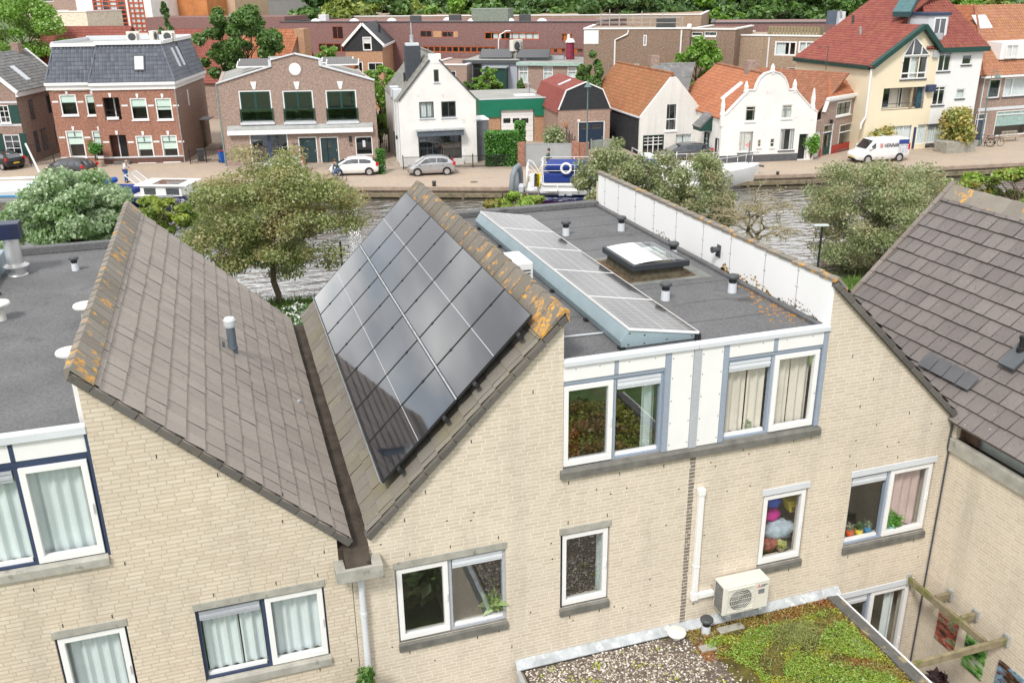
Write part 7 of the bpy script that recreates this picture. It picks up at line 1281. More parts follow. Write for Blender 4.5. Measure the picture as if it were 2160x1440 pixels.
grey_hair = M('grey_hair', (.35, .33, .3), .9); dark_hair = M('dark_hair', (.04, .03, .025), .9); brown_hair = M('brown_hair', (.12, .07, .04), .9)
walkJ = dict(pelvis=(0, 0, .95), chest=(.03, 0, 1.33), neck=(.05, 0, 1.5), head=(.08, 0, 1.63), crown=(.08, 0, 1.72), shL=(.02, .2, 1.42), elL=(-.1, .25, 1.15), wrL=(.05, .25, .95), haL=(.12, .24, .9), shR=(.04, -.2, 1.42), elR=(.08, -.26, 1.14), wrR=(.3, -.24, 1.05), haR=(.38, -.23, 1.05), hiL=(0, .09, .9), knL=(.2, .09, .5), anL=(.12, .09, .09), toL=(.27, .09, .04), hiR=(0, -.09, .9), knR=(.02, -.09, .5), anR=(-.22, -.09, .12), toR=(-.1, -.09, .04))
person('person in a dark green jacket walking past the sheet steel gate', G(1156, 359), math.atan2((G(1200, 358)-G(1150, 359)).y, (G(1200, 358)-G(1150, 359)).x), walkJ, M('green_jacket', (.015, .08, .06), .8), M('grey_trousers', (.12, .11, .1), .9), dark_hair)
standJ = dict(pelvis=(0, 0, .95), chest=(.1, 0, 1.32), neck=(.17, 0, 1.48), head=(.22, 0, 1.6), crown=(.23, 0, 1.69), shL=(.1, .2, 1.4), elL=(.16, .24, 1.12), wrL=(.38, .18, 1.02), haL=(.46, .16, 1.0), shR=(.1, -.2, 1.4), elR=(.18, -.25, 1.12), wrR=(.4, -.18, 1.0), haR=(.48, -.16, .98), hiL=(0, .1, .9), knL=(.05, .11, .5), anL=(-.02, .11, .09), toL=(.13, .12, .04), hiR=(0, -.1, .9), knR=(.02, -.11, .5), anR=(-.06, -.11, .09), toR=(.1, -.12, .04))
# ---- bicycle
def bicycle(label, loc, rz, col=(.02, .02, .022), group=None, kick=True):
    t = thing('bicycle', label, 'bicycle', loc, rz, group); fm = M('bike_frame', col, .4)
    for x in (-.53, .53):
        q = MB(); q.tube([(x+.34*cos(a), 0, .35+.34*sin(a)) for a in [2*pi*k/20 for k in range(21)]], .02, 6); w = q.build('wheel', rubber, t); q = MB(); [q.cyl((x, 0, .35), (x+.32*cos(a), 0, .35+.32*sin(a)), .004, n=4) for a in [2*pi*k/12 for k in range(12)]]; q.build('spokes', chrome, w)
    q = MB(); 
    for a, b in (((-.53, 0, .35), (-.05, 0, .32)), ((-.53, 0, .35), (-.2, 0, .82)), ((-.05, 0, .32), (-.22, 0, .95)), ((-.05, 0, .32), (.35, 0, .78)), ((-.2, 0, .8), (.32, 0, .72)), ((.53, 0, .35), (.3, 0, .98))): q.cyl(a, b, .018, n=7)
    q.build('frame', fm, t); q = MB(); q.tube([(.05, .28, .98), (.2, .24, 1.05), (.3, 0, 1.02), (.2, -.24, 1.05), (.05, -.28, .98)], .014, 6); q.build('handlebar', black, t); q = MB(); q.loft([[(-.36, -.09, .95), (-.36, .09, .95), (-.36, .08, 1.0), (-.36, -.08, 1.0)], [(-.1, -.03, .96), (-.1, .03, .96), (-.1, .025, 1.0), (-.1, -.025, 1.0)]]); q.build('saddle', black, t); q = MB(); q.box(-.85, -.35, -.07, .07, .72, .74); [q.cyl((-.8+.3*k, .05, .72), (-.53, .05, .35), .008, n=5) for k in range(2)]; q.build('luggage_rack', black, t); q = MB(); q.cyl((-.05, -.05, .32), (-.05, .05, .32), .09, n=12); q.box(-.07, -.03, .06, .08, .14, .32); q.box(-.12, 0, .08, .16, .12, .15); q.box(-.07, -.03, -.08, -.06, .32, .5); q.box(-.1, .02, -.16, -.08, .5, .53); q.build('pedals', black, t); return t
pf = G(693, 384); pr = G(730, 386); hd = math.atan2((pf-pr).y, (pf-pr).x); bl = (pf+pr)/2
bicycle('dark bicycle being ridden past the white hatchback', bl, hd)
rideJ = dict(pelvis=(-.2, 0, 1.06), chest=(-.02, 0, 1.42), neck=(.06, 0, 1.58), head=(.1, 0, 1.7), crown=(.1, 0, 1.79), shL=(0, .19, 1.49), elL=(.12, .27, 1.22), wrL=(.1, .27, 1.05), haL=(.09, .27, 1.0), shR=(0, -.19, 1.49), elR=(.12, -.27, 1.22), wrR=(.1, -.27, 1.05), haR=(.09, -.27, 1.0), hiL=(-.17, .1, 1.0), knL=(.2, .11, .78), anL=(-.06, .11, .24), toL=(.08, .12, .18), hiR=(-.17, -.1, 1.0), knR=(.22, -.11, .98), anR=(-.04, -.11, .62), toR=(.1, -.12, .58))
person('person in a dark teal jacket and blue jeans riding the bicycle', bl, hd, rideJ, M('teal_jacket', (.03, .08, .09), .85), M('blue_jeans', (.08, .16, .32), .9), brown_hair)
B0 = bicycle('dark bicycle leaning by the wall of the old brick house at the left edge', G(22, 350), .4, group='bicycles parked by the houses')
for i, (x, y, a, lab) in enumerate(((42, 350, .2, 'second bicycle by the old brick house, nearer the white framed window'), (2055, 309, .9, 'bicycle leaning beside the blue front door at the right'), (2075, 309, 2.2, 'bicycle with a pale frame beside the green lamp post at the right'), (2098, 309, -.2, 'dark bicycle parked in front of the wooden bench at the right'))): dup(B0, G(x, y), a, lab)
# ---- street furniture
def old_lamp(label, loc, h, arm, first=[None]):
    t = thing('street_lamp', label, 'street lamp', loc, 0, None); gm_ = M('lamp_green', (.12, .19, .18), .5, .1); q = MB(); q.lathe([(.14, 0), (.14, .5), (.09, .6), (.06, 1.2), (.045, h-.4), (.04, h)], n=12); q.build('post', gm_, t, smooth=True); q = MB()
    if arm: q.tube([(0, 0, h), (0, 0, h+.3), (.15, 0, h+.6), (.45, 0, h+.7), (.7, 0, h+.55), (.72, 0, h+.4)], .03, 8); q.build('arm', gm_, t); c = (.72, 0, h+.05)
    else: c = (0, 0, h-.05)
    q = MB(); q.lathe([(.3, 0), (.2, .12), (.1, .3), (.05, .38), (.02, .45)], c, 16); q.build('lamp_shade', gm_, t, smooth=True); q = MB(); q.lathe([(.03, -.02), (.12, .02), (.1, .1)], c, 10); q.build('lamp_glass', white, t); return t
p = G(1237, 358); old_lamp('green street lamp with a bell shade between gate and barn', p, 6.7, False); p = G(2066, 308); old_lamp('green street lamp with a curved arm by the bicycles at the right', p, 6.0, True)
def path_lamp(label, px, pz, rz, first=[None]):
    p = G(*px); 
    if first[0]: return dup(first[0], p, rz, label)
    t = first[0] = thing('path_lamp', label, 'street lamp', p, rz, 'black post lamps on the near bank'); q = MB(); q.lathe([(.07, 0), (.06, .5), (.05, pz-.1)], n=10); q.build('post', black, t, smooth=True); q = MB(); q.box(-.42, .3, -.16, .16, pz-.06, pz+.01); q.build('lamp_head', M('lamp_head', (.45, .5, .5), .35, .05), t, bevel=.03); return t
lp1 = B[3].lerp(B[4], .3)+Vector((.3, -1.0, 0))
def lampat(label, xt, yt, y_world, rz):
    d = ray(xt, yt); k = (y_world-CAM.y)/d.y; p = CAM+d*k; return p
pA = lampat('', 717, 505, 30.6, 0); pB = lampat('', 1735, 474, 24.2, 0)
def path_lamp2(label, p, rz, first=[None]):
    if first[0] is None:
        t = first[0] = thing('path_lamp', label, 'street lamp', (p.x, p.y, 0), rz, 'black post lamps on the near bank'); q = MB(); q.lathe([(.07, 0), (.06, .5), (.05, p.z-.1)], n=10); q.build('post', black, t, smooth=True); q = MB(); q.box(-.42, .3, -.16, .16, p.z-.06, p.z+.01); q.build('lamp_head', M('lamp_head', (.45, .5, .5), .35, .05), t, bevel=.03); first.append(p.z); return t
    return dup(first[0], (p.x, p.y, 0), rz, label, None, (1, 1, p.z/first[1]))
path_lamp2('black post lamp by the water in the gap beside the black solar panels', pA, .2); path_lamp2('black post lamp by the water behind the white panel wall', pB, -.3)
bn = thing('bench', 'weathered wooden bench under the shop window at the right', 'bench', G(2130, 298), H8.rz*.6); wb_ = M('bench_wood', (.42, .38, .3), .8, .15)
q = MB(); [q.box(-.9, .9, -.25+.12*k, -.15+.12*k, .43, .46) for k in range(4)]; q.build('seat', wb_, bn); q = MB(); q.box(-.9, .9, .22, .26, .86, .93); [q.box(-.88+.16*k, -.82+.16*k, .23, .25, .5, .86) for k in range(12)]; q.build('backrest', wb_, bn)
for x in (-.85, .85):
    for y in (-.22, .22): q = MB(); q.box(x-.03, x+.03, y-.03, y+.03, 0, .43 if y > 0 else .62); q.build('leg', wb_, bn)
bin_ = thing('wheelie_bin', 'blue wheelie bin in the gap between the red brick house and brown brick building', 'bin', G(471, 343), .3); q = MB(); q.loft([[(-.22, -.24, .08), (.22, -.24, .08), (.22, .24, .08), (-.22, .24, .08)], [(-.29, -.34, 1.0), (.29, -.34, 1.0), (.29, .34, 1.0), (-.29, .34, 1.0)]]); q.build('bin_body', M('blue_plastic', (.02, .12, .5), .5), bin_); q = MB(); q.box(-.31, .31, -.37, .36, 1.0, 1.07); q.build('lid', M('maroon_lid', (.25, .03, .06), .5), bin_, bevel=.02); q = MB(); q.cyl((-.3, .25, .1), (.3, .25, .1), .1, n=12); q.build('wheels', black, bin_)
bb_ = dup(bin_, G(425, 340), .1, 'dark grey wheelie bin beside the side door of the red brick house')
for c in bb_.children:
    c.data = c.data.copy(); c.data.materials.clear(); c.data.materials.append(darkgrey)
fence((G(402, 346), G(470, 340)), 'side_fence', 'low black bar fence across the passage beside the red brick house', 1.2, 22, black); fence((G(66, 350), G(116, 346)), 'side_gate', 'black bar gate beside the old brick house', 1.9, 16, black, (.08, .94)); fence((G(803, 322), G(822, 322)), 'passage_gate', 'tall black garden gate in the passage beside the white gable house', 2.2, 5, black, (.05, .5, .96), .02)
hedge(G(797, 366), G(812, 366), .8, 1.9, 'small clipped green bush at the corner behind the white hatchback', hleaf, 900, 7, 'clipped_bush', .1)
def bush(name, label, loc, r, h, mat, n, leaf, seed, z0=0.0, cat='bush', k=9):
    rg = random.Random(seed); t = thing(name, label, cat, loc); cl = [((rg.uniform(-.5, .5)*r, rg.uniform(-.5, .5)*r, z0+h*.5+rg.uniform(-.28, .28)*h), (r*.55, r*.55, h*.32)) for _ in range(k)]; leafobj('foliage', leaves(n, cl, leaf, seed), mat, t); q = MB()
    for c, _ in cl: limb(q, (0, 0, 0), c, .035, .01, rg, 4, .2, 5)
    q.build('stems', bark, t); return t
yel = leafmat('yellow_shrub_leaf', (.32, .3, .07), (.6, .5, .14), .3, (.22, .3, .07), 1.0)
bush('yellow_shrub', 'large yellow green shrub in front of the cream house beside the van', G(1842, 318), 1.7, 2.8, yel, 2600, .2, 4); ys = bush('yellow_shrub', 'yellow green shrub growing in the stone planter before the cream house', G(2013, 319), 1.7, 3.0, yel, 2600, .2, 5, .8)
pb_ = G(2013, 325); q = MB(); q.loft([[(-1.5, -.7, 0), (1.5, -.7, 0), (1.5, .7, 0), (-1.5, .7, 0)], [(-1.7, -.85, 1.0), (1.7, -.85, 1.0), (1.7, .85, 1.0), (-1.7, .85, 1.0)]]); q = q.build('stone_planter', concrete); q.location = G(2013, 320); q.rotation_euler = (0, 0, H8.rz*.5); tag(q, 'grey concrete planter holding the yellow green shrub', 'planter')
bush('round_conifer', 'bright green egg shaped conifer before the bell gable house door', G(1709, 337), .75, 2.3, leafmat('bright_conifer', (.08, .25, .02), (.2, .42, .05), .2), 2200, .12, 6); bush('potted_tree', 'ball shaped green tree in a pot before the red brick house', G(207, 350), .7, 1.2, hleaf, 900, .12, 8, 1.0); bush('climbing_shrub', 'pale green climbing shrub on the board fence behind the steel gate', G(1165, 330), 1.2, 3.0, leafmat('pale_shrub', (.2, .28, .1), (.4, .45, .25), .3), 1500, .16, 9)
q = MB(); q.lathe([(.25, 0), (.33, .5), (.3, .5)], n=12); q = q.build('flower_pot', M('pale_pot', (.45, .35, .28), .8)); q.location = G(212, 352); tag(q, 'pale round pot on the pavement before the red brick house', 'pot')
# ================================================================== BOATS
def hull(mb, L, Bm, zk, sheer, zb=-.35, stern=.85, m=0, n=12, bow=1.0, top=None):
    rings = []
    for i in range(n+1):
        t = i/n; x = -L/2+L*t; w = Bm/2*(stern+(1-stern)*min(1, t*3)) if t < .45 else Bm/2*sqrt(max(0.0, 1-((t-.45)/.55)**2.4)); w = max(w, .02); z = sheer(t); rings.append([(x, -w, z), (x-.0, -w*.93, (z+zb)/2), (x-.12*t*L*.1, -w*.55, zb), (x-.12*t*L*.1, w*.55, zb), (x, w*.93, (z+zb)/2), (x, w, z)])
    mb.loft(rings, m); return rings
bl_m = M('royal_blue_canvas', (.015, .04, .22), .75, .15, 2); navyh = M('navy_hull', (.01, .02, .11), .25, .15, 2); wht = M('gelcoat', (.78, .78, .77), .3, .04, 1); teal = M('pale_blue_cover', (.35, .55, .6), .8)
def place_boat(name, label, pc, pb, L): 
    a = G(*pc, -.7); b = G(*pb, -.7); d = (b-a).normalized(); return thing(name, label, 'boat', a+d*(L/2), math.atan2(d.y, d.x)), a, d
BZ = .62; BT, a_, d_ = place_boat('motor_cruiser', 'white motor cruiser with blue canvas upper deck and navy hull', (1112, 428), (1270, 428), 12.5)
q = MB(); hull(q, 12.5, 3.5, 0, lambda t: 1.2+.5*t*t, -.3); q.build('hull', navyh, BT, smooth=True); q = MB(); q.box(-6.2, .5, -1.74, 1.74, -.02, .2); q.build('waterline', M('red_antifoul', (.55, .02, .02), .5), BT)
q = MB(); hull(q, 12.6, 3.64, 0, lambda t: 2.0+.4*t*t, 1.1); q.build('topsides', wht, BT, smooth=True); q = MB(); q.box(-5.4, 4.0, -1.6, 1.6, 1.7, 2.85); ca = q.build('cabin', wht, BT, bevel=.08); q = MB()
for s in (-1, 1): [q.box(x, x+.75, s*1.6-.01, s*1.6+.01, 2.0, 2.4) for x in (-2.6, -.8, 1.0, 2.6)]
q.build('cabin_window', glass_dark, ca); q = MB(); [q.box(-3.9+.55*k, -3.5+.55*k, -1.86, -1.75, 1.5, 1.72) for k in range(2)]; [q.box(-3.9+.55*k, -3.5+.55*k, 1.75, 1.86, 1.5, 1.72) for k in range(2)]; q.build('exhaust_vent', greypaint, BT)
q = MB(); q.box(-5.0, 3.4, -1.55, 1.55, 2.9, 3.95); q.build('canvas_screen', bl_m, BT, bevel=.15); q = MB(); q.box(-4.8, 3.2, -1.3, 1.3, 4.15, 4.85); q.build('canvas_top', bl_m, BT, bevel=.12); q = MB()
for s in (-1, 1):
    for z in (4.3, 5.0): q.tube([(-5.1, s*1.6, z), (3.4, s*1.6, z)], .035, 6)
    for x in (-5.1, -2.8, -.5, 1.6, 3.3): q.tube([(x, s*1.6, 3.0), (x, s*1.6, 5.0)], .03, 6)
    q.tube([(-5.1, s*1.6, 5.0), (-5.3, s*1.6, 4.6), (-4.6, s*1.6, 4.0)], .04, 6); q.tube([(-6.2, s*1.8, 4.6), (-5.9, s*1.8, 4.4), (-5.4, s*1.7, 3.2), (-5.0, s*1.7, 2.7), (3.5, s*1.85, 2.7)], .04, 6); q.tube([(-6.2, s*1.8, 4.0), (-6.0, s*1.8, 3.8), (-5.5, s*1.7, 2.8), (-5.3, s*1.7, 1.8)], .04, 6); [q.tube([(x, s*1.85, 1.8), (x, s*1.85, 2.7)], .022, 5) for x in (-4, -2.5, -1, .5, 2, 3.4)]
q.tube([(-6.2, -1.8, 4.6), (-6.2, 1.8, 4.6)], .045, 6); q.tube([(-6.2, -1.8, 4.0), (-6.2, 1.8, 4.0)], .045, 6); [q.tube([(-6.2, y, 2.0), (-6.2, y, 4.6)], .03, 6) for y in (-1.8, -.6, .6, 1.8)]; q.tube([(-5.1, -1.6, 5.0), (-5.1, 1.6, 5.0)], .035, 6); q.build('railing', M('white_rail', (.75, .75, .75), .35, .03), BT, smooth='all')
LB_ = MB(); ax = [(.45*cos(a), 0, .45*sin(a)) for a in [2*pi*k/20 for k in range(21)]]; LB_.tube(ax, .12, 8); lb = LB_.build('lifebuoy', white, None, smooth='all'); lb.location = BT.location+Matrix.Rotation(BT.rotation_euler.z, 3, 'Z')@Vector((-3.4, -1.72, 4.6*BZ)); lb.rotation_euler = (0, 0, BT.rotation_euler.z); tag(lb, 'white ring lifebuoy hung on the blue cruiser railing', 'lifebuoy'); lb.scale = (.75,)*3
for i, (x, cm, lab) in enumerate(((-5.8, white, 'white shirt drying on the cruiser rail'), (-5.5, M('black_cloth', (.02, .02, .02), .9), 'black shirt drying on the cruiser rail'), (-5.3, M('yellow_cloth', (.75, .6, .02), .8), 'yellow towel drying on the cruiser rail'))): q = MB(); q.box(-.2, .2 if i < 2 else .12, -.05, .05, -.95, 0); o = q.build('washing', cm, bevel=.03); o.location = BT.location+Matrix.Rotation(BT.rotation_euler.z, 3, 'Z')@Vector((x, -1.75, 4.05*BZ)); o.rotation_euler = (0, .08*(i-1), BT.rotation_euler.z); tag(o, lab, 'washing')
BT.scale = (1, 1, BZ); RB = thing('inflatable_dinghy', 'grey inflatable dinghy with an outboard hung upright on the cruiser stern', 'dinghy', BT.location+Matrix.Rotation(BT.rotation_euler.z, 3, 'Z')@Vector((-6.8, -.3, .1)), BT.rotation_euler.z+pi/2-.35)
RB.scale = (.8,)*3; ig = M('inflatable_grey', (.20, .23, .25), .55, .08, 3); q = MB(); q.tube([(-1.0, .35, .3), (-1.05, .3, 1.6), (-.9, .25, 2.6), (-.45, .2, 3.2), (.3, .2, 3.3), (.8, .25, 2.7), (1.0, .3, 1.6), (1.0, .35, .3)], [.2, .27, .27, .26, .26, .27, .27, .2], 12); q.build('tube', ig, RB, smooth='all'); q = MB(); q.box(-.8, .8, .32, .4, .5, 3.0); q.build('floor', lightgrey, RB); q = MB(); q.box(-.85, .85, .0, .4, .45, .55); q.build('transom', M('grey_board', (.3, .32, .33), .6), RB); q = MB(); q.loft([[(-.22, -.42, 1.0), (.22, -.42, 1.0), (.22, -.02, 1.0), (-.22, -.02, 1.0)], [(-.28, -.5, 1.5), (.28, -.5, 1.5), (.28, 0, 1.5), (-.28, 0, 1.5)], [(-.18, -.4, 1.75), (.18, -.4, 1.75), (.18, -.05, 1.75), (-.18, -.05, 1.75)]]); q.box(-.07, .07, -.3, -.1, .0, 1.0); q.box(-.12, .12, -.34, -.06, -.15, .0); q.build('outboard_motor', lightgrey, RB, bevel=.03)
# ---- sailing boat with bow rail
SB, a_, d_ = place_boat('yacht', 'white yacht with a pulpit rail and flag at its bow behind the bank trees', (1318, 400), (1552, 389), 11.0)
q = MB(); hull(q, 11, 3.4, 0, lambda t: 1.1+.55*t*t, -.2, .8); q.build('hull', wht, SB, smooth=True); q = MB(); q.box(-3.6, 1.8, -1.1, 1.1, 1.2, 1.9); q.build('cabin', wht, SB, bevel=.2); q = MB(); [q.box(-3+1.3*k, -2.2+1.3*k, s*1.1-.01, s*1.1+.01, 1.45, 1.7) for k in range(3) for s in (-1, 1)]; q.build('cabin_window', glass_dark, SB); q = MB()
for s in (-1, 1): q.tube([(-4.5, s*1.5, 2.3), (0, s*1.6, 2.3), (3.2, s*1.05, 2.4), (4.6, s*.6, 2.5), (5.4, s*.1, 2.5)], .03, 6); [q.tube([(x, s*y, 1.2), (x, s*y, 2.35)], .02, 5) for x, y in ((-4.5, 1.5), (-2, 1.58), (0, 1.6), (1.7, 1.4), (3.2, 1.05), (4.6, .6))]
q.tube([(-1.4, 0, 1.8), (-1.4, 0, 2.8)], .03, 6); q.tube([(-4.6, -1.4, 1.2), (-4.6, -1.4, 3.0), (-4.6, 1.4, 3.0), (-4.6, 1.4, 1.2)], .05, 6); q.build('rail', M('steel_rail', (.65, .65, .66), .3, .03, metal=.5), SB, smooth='all'); q = MB(); q.box(-4.2, -3.2, -.9, .9, 1.9, 2.7); q.build('spray_hood', M('pale_canvas', (.6, .62, .62), .9), SB, bevel=.2); q = MB(); q.tube([(4.6, .1, 1.6), (4.6, .1, 3.4)], .03, 6); q.tube([(5.0, 0, 1.5), (5.9, 0, 1.35)], .08, 6); q.build('flagstaff', darkgrey, SB); q = MB(); q.q((4.6, .1, 3.3), (4.2, .12, 3.1), (4.6, .1, 2.8)); q.build('flag', M('flag_cloth', (.7, .35, .3), .9), SB)
bu = MB(); bu.blob((0, 0, 0), .3, .3, .3, 12, 8); bu = bu.build('buoy', M('red_buoy', (.7, .05, .02), .5), smooth='all'); bu.location = G(1512, 413, -.6); tag(bu, 'small red mooring buoy on the water beside the bare tree', 'buoy')
# ---- boats at the left
LB1, a_, d_ = place_boat('cabin_boat', 'white cabin boat with a solar panel and tilted windscreen on its roof', (205, 427), (380, 429), 9.0)
q = MB(); hull(q, 9, 3.0, 0, lambda t: 1.0+.4*t*t, -.2); q.build('hull', navyh, LB1, smooth=True); q = MB(); hull(q, 9.1, 3.1, 0, lambda t: 1.3+.4*t*t, .85); q.build('topsides', wht, LB1, smooth=True); q = MB(); q.box(-.2, 3.0, -1.3, 1.3, 1.3, 2.5); q.box(-.6, 3.4, -1.45, 1.45, 2.5, 2.62); q.build('cabin', wht, LB1, bevel=.04); q = MB(); q.box(.1, 1.0, -1.32, -1.3, 1.5, 2.3); q.box(1.8, 2.8, -1.32, -1.3, 1.5, 2.3); q.build('cabin_window', glass_dark, LB1); q = MB(); q.box(.6, 2.6, -.9, .7, 2.63, 2.68); q.build('solar_module', cell2, LB1)
q = MB()
for y in (-1.0, -.1, .8): q.tube([(-.6, y, 2.6), (-1.4, y, 3.7)], .04, 6)
q.tube([(-1.4, -1.0, 3.7), (-1.4, .8, 3.7)], .04, 6); q.tube([(-.6, -1.0, 2.6), (-.6, .8, 2.6)], .04, 6); q.build('windscreen_frame', white, LB1); q = MB(); q.q((-.62, -.95, 2.63), (-.62, .75, 2.63), (-1.38, .75, 3.66), (-1.38, -.95, 3.66)); q.build('windscreen', glass_clear, LB1); q = MB(); q.box(-4.0, -1.0, -1.35, 1.35, 1.2, 1.9); q.build('canvas_cover', bl_m, LB1, bevel=.15)
person('balding person in a white t-shirt and blue jeans standing on the cabin boat', (lambda d: CAM+d*((LB1.location.y+.4-CAM.y)/d.y))(ray(260, 337))-Vector((0, 0, 1.7)), LB1.rotation_euler.z, standJ, M('white_tshirt', (.75, .75, .74), .9), M('blue_jeans', (.05, .14, .35), .9), grey_hair, 'short', bald=True)
LB1.scale = (1, 1, .62); LB2, a_, d_ = place_boat('open_boat', 'open boat with blue tubes and covers moored before the dark grey hatchback', (85, 424), (200, 425), 6.5)
q = MB(); hull(q, 6.5, 2.3, 0, lambda t: .8+.3*t*t, -.2); q.build('hull', wht, LB2, smooth=True); q = MB(); q.tube([(-3.0, -1.1, 1.0), (0, -1.2, 1.1), (2, -.9, 1.4), (3.1, 0, 1.7), (2, .9, 1.4), (0, 1.2, 1.1), (-3, 1.1, 1.0)], .22, 8); q.build('blue_tube', M('blue_rubber', (.03, .12, .45), .5), LB2, smooth='all'); q = MB(); q.box(-1.2, -.4, -.4, .4, .8, 1.9); q.build('console', wht, LB2, bevel=.05); q = MB(); q.bar((-2.9, .6, .9), (-4.3, 1.2, 4.2), .1, .1); q.build('white_pole', white, LB2); q = MB(); q.box(.2, 1.6, -.7, .7, .85, 1.2); q.build('pale_cover', teal, LB2, bevel=.08)
LB3, a_, d_ = place_boat('sloop', 'long white boat with a pale blue stripe at the left edge of the photo', (-60, 424), (90, 423), 8.0)
q = MB(); hull(q, 8, 2.6, 0, lambda t: .9+.4*t*t, -.2); q.build('hull', wht, LB3, smooth=True); q = MB(); q.box(-2.4, 1.4, -1.32, 1.32, .55, .68); q.build('blue_stripe', M('stripe_blue', (.05, .25, .5), .4), LB3); q = MB(); q.box(-2.5, 1.5, -.9, .9, .9, 1.4); q.build('deck_cover', M('pale_deck', (.6, .68, .7), .7), LB3, bevel=.2); q = MB(); q.tube([(-4, .8, 1.5), (4.2, .9, 1.7)], .09, 8); q.build('lowered_mast', white, LB3, smooth='all')

q = MB(); q.lathe([(.16, 0), (.14, .3), (.18, .33), (.18, .42), (.1, .46)], n=12); bo_ = q.build('mooring_bollard', M('bollard_iron', (.09, .085, .08), .7), smooth='all'); bo_.location = G(916, 394); tag(bo_, 'short dark iron bollard on the quay in front of the silver hatchback', 'bollard', 'bollards on the quay edge')
c = bo_.copy(); COL.objects.link(c); c.location = G(733, 396); c.scale = (.7, .7, .6); c['label'] = 'small low iron bollard on the quay in front of the cyclist'
c = bo_.copy(); COL.objects.link(c); c.location = G(1640, 370); c.scale = (.8, .8, .7); c['label'] = 'small low iron bollard on the quay before the bell gable house'
AN = thing('roof_antenna', 'thin television antenna on a mast before the cream side wall of the tall house', 'antenna', H6.O+H6.u*(H6.L+2.6)-H6.n*4.5+Vector((0, 0, 7.0)), H6.rz); q = MB(); q.cyl((0, 0, 0), (0, 0, 2.0), .03, n=6); q.build('mast', darkgrey, AN); q = MB(); q.bar((-1.0, 0, 1.95), (.2, 0, 2.0), .03, .03); [q.bar((-.9+.2*k, -.25, 1.97), (-.9+.2*k, .25, 1.97), .02, .02) for k in range(5)]; q.build('aerial', darkgrey, AN)
mh = MB(); mh.lathe([(.32, .004), (.32, .012)], n=16); mo = mh.build('manhole_cover', M('iron_cover', (.12, .11, .1), .7)); mo.location = G(470, 378); tag(mo, 'round iron manhole cover in the brick street by the blue bin', 'manhole cover', 'manhole covers in the street'); c = mo.copy(); COL.objects.link(c); c.location = G(1000, 384); c['label'] = 'round iron manhole cover in the street right of the silver hatchback'; c = mo.copy(); COL.objects.link(c); c.location = G(1960, 345); c['label'] = 'round iron manhole cover in the street behind the white van'
pts = [(480, 356), (800, 358), (846, 360), (1020, 356), (1245, 357)]; pv = MB()
for (a, b) in zip(pts, pts[1:]): A, B2 = G(*a), G(*b); d_ = Vector((0, 6, 0)); pv.q(A+Vector((0, 0, .004)), B2+Vector((0, 0, .004)), B2+d_+Vector((0, 0, .004)), A+d_+Vector((0, 0, .004)))
o = pv.build('pavement', M('pavement_brick', (.33, .27, .22), .9, .25, 1.2, bmp=.4, stain=((.2, .2, .13), 1.4, .55))); o['kind'] = 'structure'
# ================================================================== TREES on the near bank
olive = leafmat('olive_leaf', (.14, .2, .05), (.47, .50, .20), .45, (.46, .37, .18), .45)
olive2 = leafmat('grey_olive_leaf', (.15, .215, .065), (.49, .53, .27), .45, (.40, .36, .2), .5)
pale = leafmat('silver_green_leaf', (.24, .38, .17), (.64, .74, .52), .45, (.2, .34, .11), .8)
lime = leafmat('lime_leaf', (.22, .3, .03), (.46, .52, .09), .4, (.18, .28, .05), .9)
lime2 = leafmat('young_green_leaf', (.14, .26, .02), (.34, .48, .07), .35, (.3, .22, .06), .9)
rust = leafmat('rust_leaf', (.25, .14, .06), (.4, .25, .13), .3)
def at(px, py, yw): d = ray(px, py); return CAM+d*((yw-CAM.y)/d.y)
def btree(label, px, top_py, left_px, right_px, bot_py, yw, mat, n, leaf, seed, r0=.2, name='tree', nclump=46, crz=.7, gap=.85, trunkmat=None, zmin=None, rz_scale=1.0):
    c = at(px, (top_py+bot_py)/2, yw); t_ = at(px, top_py, yw); b = at(px, bot_py, yw); l = at(left_px, (top_py+bot_py)/2, yw); r = at(right_px, (top_py+bot_py)/2, yw)
    rx = (r-l).length/2; hz = (t_.z-b.z)/2*rz_scale; top = t_.z
    return tree(name, label, (c.x, c.y, 0), top, (rx, rx, hz), max(.5, b.z+.3), mat, n, leaf, nclump, seed, r0, crz=crz, gap=gap, trunkmat=trunkmat)
btree('broad olive brown tree with a slim trunk in the gap between the two tiled slopes', 568, 325, 365, 765, 590, 31.2, olive, 62000, .078, 11, .17, nclump=150)
btree('silvery pale green tree behind the left flat roof', 150, 356, -20, 305, 560, 27.5, pale, 40000, .095, 12, .16, nclump=120)
btree('rust brown tree at the far left edge behind the silvery tree', -10, 400, -90, 60, 540, 33, rust, 6000, .13, 13, .12)
btree('small lime yellow tree behind the ridge of the left slope', 340, 402, 262, 415, 500, 24.5, lime, 9000, .13, 14, .08, nclump=30)
btree('small young tree with lime green shoots showing over the flat roof edge', 1100, 408, 1030, 1165, 480, 29.5, lime2, 3600, .15, 15, .05, nclump=24, gap=1.0)
btree('dense grey olive tree behind the far end of the white panel wall', 1292, 284, 1203, 1382, 540, 37, olive2, 36000, .09, 16, .2, nclump=120)
btree('grey olive tree overlapping the yacht, right of the dense tree', 1444, 316, 1345, 1545, 530, 35.5, olive2, 36000, .09, 17, .15, nclump=120)
btree('large olive tree right of the black post lamp, hiding the front of the van', 1860, 335, 1712, 2000, 600, 29, olive2, 58000, .082, 18, .16, nclump=150)
btree('lime green tree at the right edge above the dark tiled roof', 2150, 352, 2075, 2240, 470, 32, lime2, 9000, .16, 19, .12, nclump=30, gap=1.0)
btree('thin olive crown reaching right of the large olive tree', 1985, 385, 1920, 2040, 470, 30, olive2, 3500, .13, 20, .05, nclump=18, gap=1.0)
